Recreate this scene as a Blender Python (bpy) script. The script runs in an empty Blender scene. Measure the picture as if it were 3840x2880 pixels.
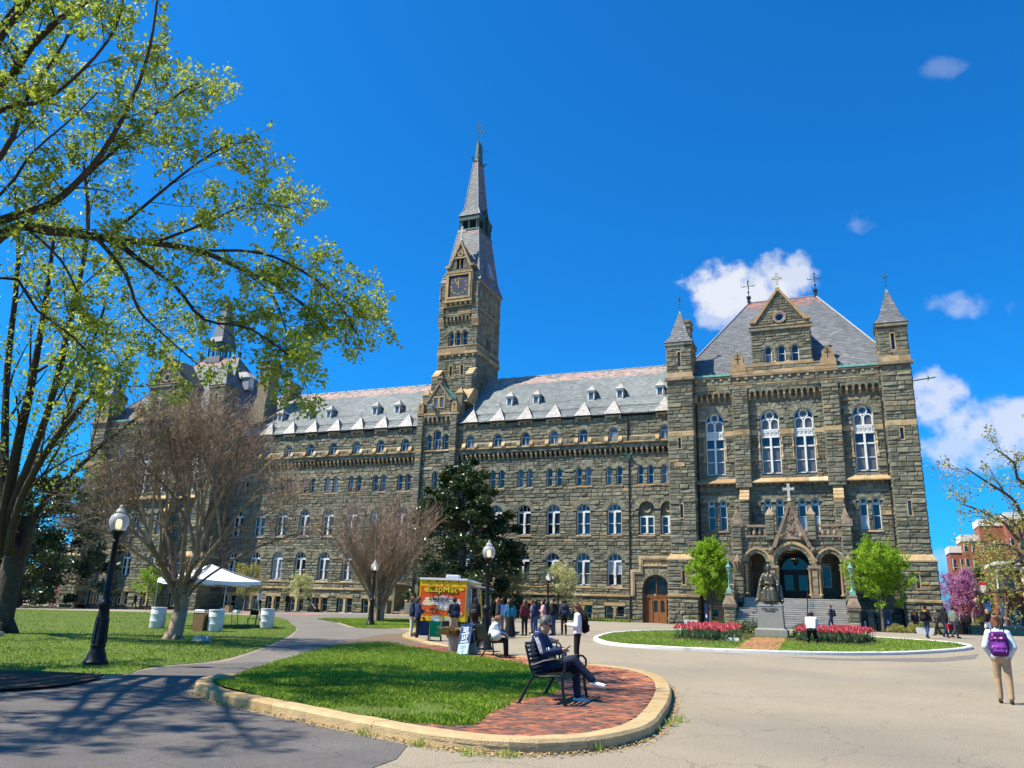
import bpy, bmesh, math, random
import numpy as np
from mathutils import Vector, Matrix
random.seed(7); NP = np.random.RandomState(11)
R_ = math.radians
scene = bpy.context.scene
col = scene.collection
# ---------------------------------------------------------------- camera
CAM = np.array([26.621, -77.265, 1.45])
PITCH, ROLL, YAW, FPX = R_(16.164), R_(1.966), R_(-22.23), 2970.64
fw = np.array([math.sin(YAW)*math.cos(PITCH), math.cos(YAW)*math.cos(PITCH), math.sin(PITCH)])
rt = np.array([math.cos(YAW), -math.sin(YAW), 0.0]); up = np.cross(rt, fw)
RT = math.cos(ROLL)*rt + math.sin(ROLL)*up; UP = -math.sin(ROLL)*rt + math.cos(ROLL)*up
cd = bpy.data.cameras.new('camera'); cam = bpy.data.objects.new('camera', cd); col.objects.link(cam)
cd.sensor_width = 36; cd.lens = FPX/3840*36; cd.clip_end = 3000; cd.clip_start = 0.1
cam.matrix_world = Matrix(((RT[0], UP[0], -fw[0], CAM[0]), (RT[1], UP[1], -fw[1], CAM[1]), (RT[2], UP[2], -fw[2], CAM[2]), (0, 0, 0, 1)))
scene.camera = cam
# ---------------------------------------------------------------- light
SUN_EL = R_(54.5); SD = np.array([0.845, 0.535])          # horizontal direction the light travels
LIGHT = Vector((SD[0]*math.cos(SUN_EL), SD[1]*math.cos(SUN_EL), -math.sin(SUN_EL)))
sl = bpy.data.lights.new('sun', 'SUN'); sl.energy = 5.0; sl.angle = R_(0.53); sl.color = (1.0, 0.92, 0.75)
so = bpy.data.objects.new('sun', sl); col.objects.link(so); so.rotation_euler = LIGHT.to_track_quat('-Z', 'Y').to_euler()
so.location = (0, -60, 80)
world = bpy.data.worlds.new('World'); scene.world = world; world.use_nodes = True
wn = world.node_tree.nodes; wl = world.node_tree.links; wn.clear()
def wnode(t, **k):
    n = wn.new(t)
    for a, b in k.items():
        if a.startswith('i_'): n.inputs[int(a[2:])].default_value = b
        else: setattr(n, a, b)
    return n
def wlink(a, b): wl.new(a, b)
sky = wnode('ShaderNodeTexSky', sky_type='NISHITA', sun_disc=False)
sky.sun_elevation = SUN_EL; sky.sun_rotation = math.atan2(-SD[0], -SD[1]); sky.altitude = 0; sky.air_density = 1.0; sky.dust_density = 0.9; sky.ozone_density = 3.0
hsv = wnode('ShaderNodeMixRGB', blend_type='MULTIPLY'); hsv.inputs[0].default_value = 1; hsv.inputs[2].default_value = (.10, 1.04, 1.92, 1)   # the photograph's deep polarised blue
wlink(sky.outputs[0], hsv.inputs[1])
tc = wnode('ShaderNodeTexCoord')
def dirpx(x, y):
    d = RT*(x-1920)/FPX - UP*(y-1440)/FPX + fw; return Vector(d/np.linalg.norm(d))
# clouds: cumulus puffs high in the air, each a noisy ellipse of directions
CL = [(2780, 1095, 195, 110, .95), (2935, 1045, 115, 85, .8), (2690, 1170, 90, 70, .6), (3475, 1475, 105, 95, .75), (3770, 1600, 180, 90, .75), (3670, 1690, 150, 65, .6),
      (3640, 1145, 120, 50, .49), (3220, 830, 70, 50, .3), (3520, 250, 80, 40, .16), (3570, 2130, 130, 60, .45)]
nz = wnode('ShaderNodeTexNoise'); nz.inputs['Scale'].default_value = 13; nz.inputs['Detail'].default_value = 8; nz.inputs['Roughness'].default_value = .62
wlink(tc.outputs['Generated'], nz.inputs['Vector'])
nzb = wnode('ShaderNodeTexNoise'); nzb.inputs['Scale'].default_value = 46; nzb.inputs['Detail'].default_value = 4; wlink(tc.outputs['Generated'], nzb.inputs['Vector'])
nzc = wnode('ShaderNodeMath', operation='MULTIPLY_ADD', i_1=.45); wlink(nzb.outputs['Fac'], nzc.inputs[0]); nzd = wnode('ShaderNodeMath', operation='MULTIPLY', i_1=.62); wlink(nz.outputs['Fac'], nzd.inputs[0]); wlink(nzd.outputs[0], nzc.inputs[2])
tot = None
for (x, y, rx, ry, den) in CL:
    d = dirpx(x, y); ex = Vector((dirpx(x+20, y) - dirpx(x-20, y))).normalized(); ey = d.cross(ex).normalized()
    def comp(e, r):
        a = wnode('ShaderNodeVectorMath', operation='DOT_PRODUCT'); wlink(tc.outputs['Generated'], a.inputs[0]); a.inputs[1].default_value = e
        b = wnode('ShaderNodeMath', operation='MULTIPLY', i_1=FPX/r/1.1); wlink(a.outputs['Value'], b.inputs[0])
        c = wnode('ShaderNodeMath', operation='POWER', i_1=2.0); q = wnode('ShaderNodeMath', operation='ABSOLUTE'); wlink(b.outputs[0], q.inputs[0]); wlink(q.outputs[0], c.inputs[0]); return c
    cx, cy = comp(ex, rx), comp(ey, ry)
    s = wnode('ShaderNodeMath', operation='ADD'); wlink(cx.outputs[0], s.inputs[0]); wlink(cy.outputs[0], s.inputs[1])
    front = wnode('ShaderNodeVectorMath', operation='DOT_PRODUCT'); wlink(tc.outputs['Generated'], front.inputs[0]); front.inputs[1].default_value = d
    fg = wnode('ShaderNodeMath', operation='GREATER_THAN', i_1=0.3); wlink(front.outputs['Value'], fg.inputs[0])
    g1 = wnode('ShaderNodeMath', operation='SUBTRACT', i_0=1.0); wlink(s.outputs[0], g1.inputs[1])
    g2 = wnode('ShaderNodeMath', operation='MAXIMUM', i_1=-1.0); wlink(g1.outputs[0], g2.inputs[0])
    g2b = wnode('ShaderNodeMath', operation='MULTIPLY', i_1=.75); wlink(g2.outputs[0], g2b.inputs[0])
    g3 = wnode('ShaderNodeMath', operation='ADD'); wlink(g2b.outputs[0], g3.inputs[0])
    n2 = wnode('ShaderNodeMath', operation='MULTIPLY_ADD', i_1=3.6, i_2=-1.85); wlink(nzc.outputs[0], n2.inputs[0]); wlink(n2.outputs[0], g3.inputs[1])
    mr = wnode('ShaderNodeMapRange', interpolation_type='SMOOTHSTEP'); mr.inputs[1].default_value = 0.0 if den > .5 else .28; mr.inputs[2].default_value = .75 if den > .5 else 1.3; mr.inputs[4].default_value = den
    wlink(g3.outputs[0], mr.inputs[0])
    f2 = wnode('ShaderNodeMath', operation='MULTIPLY'); wlink(mr.outputs[0], f2.inputs[0]); wlink(fg.outputs[0], f2.inputs[1])
    if tot is None: tot = f2
    else:
        m = wnode('ShaderNodeMath', operation='MAXIMUM'); wlink(tot.outputs[0], m.inputs[0]); wlink(f2.outputs[0], m.inputs[1]); tot = m
mix = wnode('ShaderNodeMixRGB'); mix.inputs[2].default_value = (7.6, 7.9, 8.6, 1)
wlink(tot.outputs[0], mix.inputs[0]); wlink(hsv.outputs[0], mix.inputs[1])
bg = wnode('ShaderNodeBackground'); bg.inputs['Strength'].default_value = 0.066
out = wnode('ShaderNodeOutputWorld'); wlink(mix.outputs[0], bg.inputs['Color']); wlink(bg.outputs[0], out.inputs[0])
scene.view_settings.view_transform = 'Standard'; scene.view_settings.look = 'None'
scene.view_settings.exposure = 0.76; scene.view_settings.gamma = 1.0; scene.view_settings.use_curve_mapping = False
world.cycles.sampling_method = 'MANUAL'; world.cycles.sample_map_resolution = 256
scene.cycles.use_denoising = True
scene.cycles.max_bounces = 5; scene.cycles.diffuse_bounces = 1; scene.cycles.glossy_bounces = 2; scene.cycles.transmission_bounces = 3; scene.cycles.use_adaptive_sampling = True; scene.cycles.adaptive_threshold = .025
# ---------------------------------------------------------------- materials
MATS = {}
def nmat(name):
    m = bpy.data.materials.new(name); m.use_nodes = True; MATS[name] = m
    nt = m.node_tree; return m, nt.nodes, nt.links, nt.nodes['Principled BSDF']
def tmat(name, stops, rough=.85, nscale=3.0, namt=.35, bump=.0, bscale=30, metallic=0, spec=.22, nscale2=None, stain=None):
    """tone attribute -> colour ramp, broken up by noise in world space"""
    m, N, L, P = nmat(name)
    if isinstance(stops[0], (int, float)): stops = [(0.0, stops), (1.0, stops)]
    at = N.new('ShaderNodeAttribute'); at.attribute_name = 'tone'
    rp = N.new('ShaderNodeValToRGB'); e = rp.color_ramp.elements
    while len(e) < len(stops): e.new(.5)
    for k, (p, c) in enumerate(stops): e[k].position = p; e[k].color = (*c, 1)
    L.new(at.outputs['Fac'], rp.inputs[0])
    geo = N.new('ShaderNodeNewGeometry')
    n1 = N.new('ShaderNodeTexNoise'); n1.inputs['Scale'].default_value = nscale; n1.inputs['Detail'].default_value = 6; n1.inputs['Roughness'].default_value = .65
    L.new(geo.outputs['Position'], n1.inputs['Vector'])
    mr = N.new('ShaderNodeMapRange'); mr.inputs[1].default_value = .25; mr.inputs[2].default_value = .75; mr.inputs[3].default_value = 1-namt; mr.inputs[4].default_value = 1+namt
    L.new(n1.outputs['Fac'], mr.inputs[0])
    mx = N.new('ShaderNodeMixRGB'); mx.blend_type = 'MULTIPLY'; mx.inputs[0].default_value = 1
    L.new(rp.outputs[0], mx.inputs[1]); L.new(mr.outputs[0], mx.inputs[2])
    last = mx.outputs[0]
    if stain:
        sc, lo, hi, c = stain
        n3 = N.new('ShaderNodeTexNoise'); n3.inputs['Scale'].default_value = sc; n3.inputs['Detail'].default_value = 5; L.new(geo.outputs['Position'], n3.inputs['Vector'])
        m3 = N.new('ShaderNodeMapRange'); m3.inputs[1].default_value = lo; m3.inputs[2].default_value = hi; L.new(n3.outputs['Fac'], m3.inputs[0])
        x3 = N.new('ShaderNodeMixRGB'); x3.inputs[2].default_value = (*c, 1); L.new(m3.outputs[0], x3.inputs[0]); L.new(last, x3.inputs[1]); last = x3.outputs[0]
    L.new(last, P.inputs['Base Color'])
    P.inputs['Roughness'].default_value = rough; P.inputs['Metallic'].default_value = metallic; P.inputs['Specular IOR Level'].default_value = spec
    if bump:
        n2 = N.new('ShaderNodeTexNoise'); n2.inputs['Scale'].default_value = bscale; n2.inputs['Detail'].default_value = 6; L.new(geo.outputs['Position'], n2.inputs['Vector'])
        b = N.new('ShaderNodeBump'); b.inputs['Strength'].default_value = bump; b.inputs['Distance'].default_value = .05; L.new(n2.outputs['Fac'], b.inputs['Height']); L.new(b.outputs[0], P.inputs['Normal'])
    return m
def speckle(name, sc, lo, hi):
    m = MATS[name]; N = m.node_tree.nodes; L = m.node_tree.links; P = N['Principled BSDF']; src = P.inputs['Base Color'].links[0].from_socket
    geo = N.new('ShaderNodeNewGeometry'); v = N.new('ShaderNodeTexNoise'); v.inputs['Scale'].default_value = sc; v.inputs['Detail'].default_value = 3; v.inputs['Roughness'].default_value = .8; L.new(geo.outputs['Position'], v.inputs['Vector'])
    mr = N.new('ShaderNodeMapRange'); mr.inputs[1].default_value = .3; mr.inputs[2].default_value = .7; mr.inputs[3].default_value = lo; mr.inputs[4].default_value = hi; L.new(v.outputs['Fac'], mr.inputs[0])
    # hairline cracks
    w = N.new('ShaderNodeTexVoronoi'); w.feature = 'DISTANCE_TO_EDGE'; w.inputs['Scale'].default_value = .55; nz_ = N.new('ShaderNodeTexNoise'); nz_.inputs['Scale'].default_value = 1.3; nz_.inputs['Detail'].default_value = 6; L.new(geo.outputs['Position'], nz_.inputs['Vector'])
    va = N.new('ShaderNodeVectorMath'); va.operation = 'ADD'; L.new(geo.outputs['Position'], va.inputs[0]); L.new(nz_.outputs['Color'], va.inputs[1]); L.new(va.outputs[0], w.inputs['Vector'])
    cr = N.new('ShaderNodeMapRange'); cr.inputs[1].default_value = .0; cr.inputs[2].default_value = .012; cr.inputs[3].default_value = .72; cr.inputs[4].default_value = 1.0; L.new(w.outputs['Distance'], cr.inputs[0])
    x = N.new('ShaderNodeMixRGB'); x.blend_type = 'MULTIPLY'; x.inputs[0].default_value = 1; L.new(src, x.inputs[1]); L.new(mr.outputs[0], x.inputs[2])
    y = N.new('ShaderNodeMixRGB'); y.blend_type = 'MULTIPLY'; y.inputs[0].default_value = 1; L.new(x.outputs[0], y.inputs[1]); L.new(cr.outputs[0], y.inputs[2]); L.new(y.outputs[0], P.inputs['Base Color'])
def leafmat(name, stops, trans=.35, rough=.5, spec=.35):
    m, N, L, P = nmat(name)
    at = N.new('ShaderNodeAttribute'); at.attribute_name = 'tone'
    rp = N.new('ShaderNodeValToRGB'); e = rp.color_ramp.elements
    while len(e) < len(stops): e.new(.5)
    for k, (p, c) in enumerate(stops): e[k].position = p; e[k].color = (*c, 1)
    L.new(at.outputs['Fac'], rp.inputs[0]); L.new(rp.outputs[0], P.inputs['Base Color'])
    P.inputs['Roughness'].default_value = rough; P.inputs['Specular IOR Level'].default_value = spec
    if trans:
        tr = N.new('ShaderNodeBsdfTranslucent'); L.new(rp.outputs[0], tr.inputs['Color'])
        ms = N.new('ShaderNodeMixShader'); ms.inputs[0].default_value = trans
        L.new(P.outputs[0], ms.inputs[1]); L.new(tr.outputs[0], ms.inputs[2]); L.new(ms.outputs[0], N['Material Output'].inputs['Surface'])
    return m
tmat('stone', [(0, (.078, .074, .050)), (.3, (.152, .143, .098)), (.62, (.225, .210, .146)), (.84, (.29, .27, .19)), (.93, (.27, .20, .118)), (1, (.35, .25, .14))], .9, 2.2, .38, .55, 16, stain=(.35, .6, .85, (.07, .07, .06)))
tmat('sandstone', [(0, (.30, .19, .095)), (.5, (.46, .31, .155)), (1, (.52, .40, .24))], .85, 1.6, .3, .25, 25, stain=(.9, .55, .8, (.13, .105, .075)))
tmat('brownstone', [(0, (.20, .14, .095)), (1, (.34, .255, .175))], .85, 1.8, .35, .3, 22, stain=(1.2, .55, .8, (.09, .075, .06)))
tmat('mortar', (.145, .142, .118), .95, 4, .3, .2, 40)
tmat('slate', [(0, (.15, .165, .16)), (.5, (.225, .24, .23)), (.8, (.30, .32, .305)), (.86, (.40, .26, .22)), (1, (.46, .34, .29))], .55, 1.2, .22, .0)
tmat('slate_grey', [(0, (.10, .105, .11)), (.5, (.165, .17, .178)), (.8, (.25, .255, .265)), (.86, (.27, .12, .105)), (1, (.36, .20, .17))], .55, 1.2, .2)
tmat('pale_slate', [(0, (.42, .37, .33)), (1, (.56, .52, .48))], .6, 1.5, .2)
tmat('copper', [(0, (.08, .20, .15)), (1, (.19, .42, .33))], .6, 3, .3)
tmat('dark_copper', [(0, (.03, .07, .065)), (1, (.09, .17, .155))], .6, 3, .4)
tmat('lead', (.30, .31, .33), .5, 3, .2)
tmat('white_paint', [(0, (.62, .59, .52)), (1, (.78, .76, .70))], .55, 2, .08)
tmat('iron', (.012, .012, .013), .42, 6, .3)
tmat('iron_green', (.010, .016, .012), .4, 6, .3)
tmat('dark_metal', (.035, .037, .04), .5, 5, .3)
tmat('grey_metal', (.32, .33, .34), .4, 5, .2, metallic=.6)
tmat('gold', (.62, .40, .13), .35, 5, .15, metallic=.5)
tmat('clock_blue', (.045, .055, .085), .6, 2.5, .3)
tmat('door_wood', [(0, (.16, .062, .022)), (1, (.30, .125, .045))], .45, 6, .3)
tmat('dark_door', (.014, .014, .016), .3, 4, .2)
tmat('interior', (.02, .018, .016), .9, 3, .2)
tmat('black', (.008, .008, .009), .8, 3, .2)
def glass(name, c, rough=.06, spec=.6, noise=.25):
    m, N, L, P = nmat(name)
    geo = N.new('ShaderNodeNewGeometry'); n = N.new('ShaderNodeTexNoise'); n.inputs['Scale'].default_value = .9; n.inputs['Detail'].default_value = 2; L.new(geo.outputs['Position'], n.inputs['Vector'])
    b = N.new('ShaderNodeBump'); b.inputs['Strength'].default_value = .06; b.inputs['Distance'].default_value = .3; L.new(n.outputs['Fac'], b.inputs['Height']); L.new(b.outputs[0], P.inputs['Normal'])
    P.inputs['Base Color'].default_value = (*c, 1); P.inputs['Roughness'].default_value = rough; P.inputs['Specular IOR Level'].default_value = spec
    P.inputs['IOR'].default_value = 1.6
    return m
glass('glass_dark', (.012, .016, .022)); glass('glass_blue', (.018, .030, .048), spec=.5); glass('glass_blind', (.36, .38, .40), .12); glass('glass_grey', (.10, .115, .13), .1); glass('glass_curtain', (.12, .10, .085), .15)
# asphalt
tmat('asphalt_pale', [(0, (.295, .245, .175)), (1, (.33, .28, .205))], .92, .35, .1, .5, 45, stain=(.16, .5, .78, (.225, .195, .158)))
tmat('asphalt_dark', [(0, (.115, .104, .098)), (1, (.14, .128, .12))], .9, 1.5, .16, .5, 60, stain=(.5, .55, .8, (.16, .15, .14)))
tmat('asphalt_path', (.185, .165, .145), .92, .8, .16, .4, 55)
speckle('asphalt_pale', 38, .68, 1.32); speckle('asphalt_dark', 45, .7, 1.35); speckle('asphalt_path', 45, .7, 1.3)
tmat('tan_curb', [(0, (.42, .29, .135)), (1, (.52, .375, .20))], .9, 5, .22, .5, 60, stain=(2.5, .6, .85, (.26, .2, .12)))
tmat('white_curb', (.68, .66, .63), .8, 4, .14, .2, 50, stain=(1.6, .62, .85, (.34, .32, .29)))
tmat('brick_paver', [(0, (.085, .062, .055)), (.33, (.145, .082, .065)), (.55, (.28, .105, .065)), (.8, (.43, .16, .085)), (1, (.52, .21, .12))], .9, 9, .28, .4, 70)
tmat('brick_red', [(0, (.40, .15, .095)), (1, (.47, .19, .125))], .9, 3, .14, .2, 50)
tmat('sand_joint', (.16, .115, .075), .95, 6, .3)
tmat('soil', (.10, .072, .045), .95, 5, .4, .6, 30)
tmat('mulch', [(0, (.03, .02, .014)), (1, (.12, .075, .05))], .95, 8, .4, .8, 40)
tmat('straw', [(0, (.34, .21, .08)), (1, (.52, .36, .15))], .9, 8, .3)
tmat('lawn_soil', [(0, (.075, .11, .018)), (1, (.11, .15, .026))], .95, 1.2, .35, .4, 40, stain=(.7, .62, .8, (.15, .125, .06)))
leafmat('grass_blade', [(0, (.075, .13, .010)), (.4, (.17, .28, .018)), (.75, (.29, .43, .03)), (.95, (.40, .50, .06)), (1, (.46, .40, .14))], .3, .5, .3)
# plants
leafmat('leaf_spring', [(0, (.18, .26, .025)), (.5, (.38, .46, .05)), (1, (.58, .60, .12))], .5, .45)
leafmat('leaf_lime', [(0, (.16, .30, .012)), (.5, (.30, .48, .022)), (1, (.44, .60, .04))], .42, .45)
leafmat('leaf_magnolia', [(0, (.018, .034, .010)), (.55, (.042, .072, .018)), (.85, (.085, .12, .028)), (1, (.16, .11, .04))], .1, .32, .5)
leafmat('leaf_dogwood', [(0, (.26, .32, .07)), (.4, (.58, .60, .24)), (1, (.80, .77, .46))], .45)
leafmat('leaf_redbud', [(0, (.34, .10, .22)), (.5, (.54, .20, .42)), (1, (.68, .36, .58))], .35)
leafmat('leaf_yellowish', [(0, (.20, .19, .035)), (.5, (.38, .36, .08)), (1, (.50, .46, .15))], .4)
leafmat('leaf_shrub', [(0, (.03, .06, .012)), (1, (.14, .20, .035))], .25)
leafmat('leaf_tulip', [(0, (.05, .11, .04)), (1, (.15, .25, .11))], .3)
leafmat('petal', [(0, (.60, .04, .07)), (.6, (.80, .11, .14)), (1, (.88, .30, .28))], .35)
tmat('bark_dark', [(0, (.042, .033, .026)), (1, (.10, .08, .06))], .95, 5, .4, .9, 18)
tmat('bark_grey', [(0, (.075, .062, .05)), (1, (.15, .125, .1))], .95, 4, .4, .8, 18)
tmat('bark_tan', [(0, (.24, .155, .095)), (.5, (.37, .25, .165)), (1, (.45, .33, .225))], .8, 4, .35, .3, 10)
tmat('twig_brown', [(0, (.24, .165, .11)), (1, (.42, .30, .21))], .9, 4, .3)
# objects
tmat('bronze', (.13, .115, .075), .33, 5, .3, .15, 20, metallic=.55)
tmat('granite', [(0, (.24, .25, .215)), (1, (.28, .29, .25))], .5, 14, .16, stain=(.8, .5, .85, (.22, .25, .21)))
tmat('step_stone', [(0, (.42, .39, .34)), (1, (.54, .50, .44))], .85, 2.5, .22, .2, 30)
tmat('concrete', (.50, .47, .40), .9, 5, .18, .2, 40)
tmat('planter_cast', (.40, .35, .27), .85, 7, .16, .2, 40)
tmat('truck_yellow', (.78, .52, .015), .35, 2, .04); tmat('truck_orange', (.72, .10, .02), .35, 2, .05); tmat('truck_white', (.78, .77, .75), .4, 2, .05)
tmat('truck_steel', (.42, .40, .36), .35, 4, .2, metallic=.4)
tmat('print_orange', (.78, .22, .05), .5, 2, .04); tmat('print_cream', (.82, .66, .42), .5, 2, .04); tmat('print_black', (.012, .012, .012), .5, 2, .04); tmat('print_white', (.80, .80, .80), .5, 2, .03); tmat('print_yellow', (.82, .62, .02), .5, 2, .03); tmat('print_red', (.55, .03, .03), .5)
tmat('rubber', (.014, .014, .014), .8, 8, .2)
tmat('lamp_red', (.42, .01, .01), .25); tmat('lamp_amber', (.62, .20, .01), .25)
tmat('sign_blue', (.025, .062, .17), .45, 2, .05); tmat('sign_pale', (.40, .50, .62), .45, 2, .05)
tmat('cart_green', (.0, .26, .10), .5, 6, .2); tmat('cart_blue', (.03, .06, .16), .7, 6, .2)
tmat('tent_white', (.76, .77, .80), .7, 1.5, .06)
tmat('plastic_white', (.66, .68, .68), .4, 3, .06); tmat('cardboard', (.33, .19, .09), .85, 3, .15); tmat('table_top', (.52, .49, .45), .6)
tmat('brick_far', [(0, (.25, .085, .055)), (1, (.34, .125, .08))], .9, .8, .18); tmat('concrete_white', (.62, .59, .54), .8, 1.2, .12)
tmat('blue_banner', (.03, .06, .22), .7, 2, .1); tmat('teal_banner', (.01, .10, .09), .7); tmat('post_blue', (.015, .03, .10), .5)
m, N, L, P = nmat('lamp_globe'); P.inputs['Base Color'].default_value = (.62, .63, .64, 1); P.inputs['Roughness'].default_value = .3; P.inputs['Transmission Weight'].default_value = .5; P.inputs['IOR'].default_value = 1.2
m, N, L, P = nmat('lamp_lit'); P.inputs['Base Color'].default_value = (1, .85, .6, 1); P.inputs['Emission Color'].default_value = (1, .74, .42, 1); P.inputs['Emission Strength'].default_value = 1.6
# cloth / skin colours on demand
def C_(name, c, rough=.85, namt=.18, spec=.3):
    if name not in MATS: tmat(name, c, rough, 9, namt, .15, 30, spec=spec)
    return name
# ---------------------------------------------------------------- helpers
def tag(o, label=None, cat=None, group=None, kind=None):
    if label: o['label'] = label
    if cat: o['category'] = cat
    if group: o['group'] = group
    if kind: o['kind'] = kind
    return o
def link(name, data, parent=None):
    o = bpy.data.objects.new(name, data); col.objects.link(o)
    if parent is not None: o.parent = parent
    return o
def empty(name, loc=(0, 0, 0), rz=0):
    o = link(name, None); o.location = loc; o.rotation_euler = (0, 0, rz); o.empty_display_size = .2; return o
def copy_tree(o, parent=None):
    c = o.copy(); col.objects.link(c); c.parent = parent
    for ch in list(o.children): copy_tree(ch, c)
    return c
def arr_mesh(name, V, F, mats, tone=None, mi=None, smooth=False):
    """fast mesh from numpy arrays: V (n,3), F (m,k)"""
    V = np.ascontiguousarray(V, dtype=np.float32); F = np.ascontiguousarray(F, dtype=np.int32); m, k = F.shape
    me = bpy.data.meshes.new(name); me.vertices.add(len(V)); me.vertices.foreach_set('co', V.ravel())
    me.loops.add(m*k); me.loops.foreach_set('vertex_index', F.ravel())
    me.polygons.add(m); me.polygons.foreach_set('loop_start', np.arange(0, m*k, k, dtype=np.int32))
    if mi is not None: me.polygons.foreach_set('material_index', np.ascontiguousarray(mi, dtype=np.int32))
    me.polygons.foreach_set('use_smooth', np.full(m, bool(smooth)))
    for q in mats: me.materials.append(MATS[q])
    if tone is not None:
        a = me.attributes.new('tone', 'FLOAT', 'FACE'); a.data.foreach_set('value', np.ascontiguousarray(tone, dtype=np.float32))
    me.update(calc_edges=True); return me
class MB:
    def __init__(s, *mats): s.v = []; s.f = []; s.m = []; s.t = []; s.mats = list(mats); s.M = None; s.mi = 0; s.tone = .5
    def mat(s, q):
        if q not in s.mats: s.mats.append(q)
        s.mi = s.mats.index(q); return s
    def add(s, vs, fs, tone=None):
        b = len(s.v)
        if s.M is not None: vs = [tuple(s.M @ Vector(p)) for p in vs]
        s.v.extend(vs)
        t = s.tone if tone is None else tone
        for f in fs: s.f.append(tuple(i+b for i in f)); s.m.append(s.mi); s.t.append(t)
    def box(s, x0, x1, y0, y1, z0, z1, tone=None):
        s.add([(x0, y0, z0), (x1, y0, z0), (x1, y1, z0), (x0, y1, z0), (x0, y0, z1), (x1, y0, z1), (x1, y1, z1), (x0, y1, z1)],
              [(3, 2, 1, 0), (4, 5, 6, 7), (0, 1, 5, 4), (1, 2, 6, 5), (2, 3, 7, 6), (3, 0, 4, 7)], tone)
    def frustum(s, x0, x1, y0, y1, z0, X0, X1, Y0, Y1, z1, tone=None):
        s.add([(x0, y0, z0), (x1, y0, z0), (x1, y1, z0), (x0, y1, z0), (X0, Y0, z1), (X1, Y0, z1), (X1, Y1, z1), (X0, Y1, z1)],
              [(3, 2, 1, 0), (4, 5, 6, 7), (0, 1, 5, 4), (1, 2, 6, 5), (2, 3, 7, 6), (3, 0, 4, 7)], tone)
    def pyramid(s, x0, x1, y0, y1, z0, ax, ay, az, tone=None):
        s.add([(x0, y0, z0), (x1, y0, z0), (x1, y1, z0), (x0, y1, z0), (ax, ay, az)], [(3, 2, 1, 0), (0, 1, 4), (1, 2, 4), (2, 3, 4), (3, 0, 4)], tone)
    def poly(s, pts, tone=None): s.add(pts, [tuple(range(len(pts)))], tone)
    def tube(s, pts, rad, n=8, caps=True, tone=None, sq=1.0):
        P = [Vector(p) for p in pts]; rad = [rad]*len(P) if isinstance(rad, (int, float)) else rad
        vs = []; fs = []; ref = None
        for i, p in enumerate(P):
            d = (P[min(i+1, len(P)-1)] - P[max(i-1, 0)])
            d = d.normalized() if d.length > 1e-9 else Vector((0, 0, 1))
            if ref is None: ref = Vector((1, 0, 0)) if abs(d.x) < .9 else Vector((0, 1, 0))
            a = (ref - d*ref.dot(d)).normalized(); ref = a; b = d.cross(a)
            for k in range(n):
                t = 2*math.pi*k/n; vs.append(tuple(p + (a*math.cos(t) + b*math.sin(t)*sq)*rad[i]))
        for i in range(len(P)-1):
            for k in range(n):
                fs.append((i*n+k, i*n+(k+1) % n, (i+1)*n+(k+1) % n, (i+1)*n+k))
        if caps: fs.append(tuple(range(n-1, -1, -1))); fs.append(tuple((len(P)-1)*n+k for k in range(n)))
        s.add(vs, fs, tone)
    def lathe(s, prof, c=(0, 0, 0), n=16, tone=None):
        vs = []; fs = []
        for r, z in prof:
            for k in range(n): t = 2*math.pi*k/n; vs.append((c[0]+r*math.cos(t), c[1]+r*math.sin(t), c[2]+z))
        for i in range(len(prof)-1):
            for k in range(n): fs.append((i*n+k, i*n+(k+1) % n, (i+1)*n+(k+1) % n, (i+1)*n+k))
        fs.append(tuple(range(n-1, -1, -1))); fs.append(tuple((len(prof)-1)*n+k for k in range(n)))
        s.add(vs, fs, tone)
    def ball(s, c, r, n=12, m=8, tone=None):
        rx, ry, rz = (r, r, r) if isinstance(r, (int, float)) else r
        vs = [(c[0], c[1], c[2]-rz)]
        for j in range(1, m):
            a = -math.pi/2+math.pi*j/m
            for k in range(n): t = 2*math.pi*k/n; vs.append((c[0]+rx*math.cos(a)*math.cos(t), c[1]+ry*math.cos(a)*math.sin(t), c[2]+rz*math.sin(a)))
        vs.append((c[0], c[1], c[2]+rz)); fs = []
        for k in range(n): fs.append((0, 1+(k+1) % n, 1+k)); fs.append((len(vs)-1, 1+(m-2)*n+k, 1+(m-2)*n+(k+1) % n))
        for j in range(m-2):
            for k in range(n): a = 1+j*n+k; b = 1+j*n+(k+1) % n; fs.append((a, b, b+n, a+n))
        s.add(vs, fs, tone)
    def slab(s, poly, F, w0, w1, tone=None):
        """polygon in wall coords (u,v) extruded from w0 to w1 through frame F"""
        n = len(poly); vs = [F(u, v, w0) for u, v in poly] + [F(u, v, w1) for u, v in poly]
        fs = [tuple(range(n-1, -1, -1)), tuple(range(n, 2*n))] + [(k, (k+1) % n, n+(k+1) % n, n+k) for k in range(n)]
        s.add(vs, fs, tone)
    def rect(s, F, u0, u1, v0, v1, w0, w1, tone=None): s.slab([(u0, v0), (u1, v0), (u1, v1), (u0, v1)], F, w0, w1, tone)
    def ring(s, F, outer, inner, w0, w1, tone=None, closed=True):
        """band between two outlines with the same number of points"""
        n = len(outer); vs = [F(u, v, w0) for u, v in outer]+[F(u, v, w0) for u, v in inner]+[F(u, v, w1) for u, v in outer]+[F(u, v, w1) for u, v in inner]
        fs = []
        for k in range(n if closed else n-1):
            a, b = k, (k+1) % n
            fs += [(2*n+a, 2*n+b, 3*n+b, 3*n+a), (a, b, 2*n+b, 2*n+a), (n+b, n+a, 3*n+a, 3*n+b), (b, a, n+a, n+b)]
        if not closed: fs += [(0, n, 3*n, 2*n), (n-1, 2*n-1, 4*n-1, 3*n-1)]
        s.add(vs, fs, tone)
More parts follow.
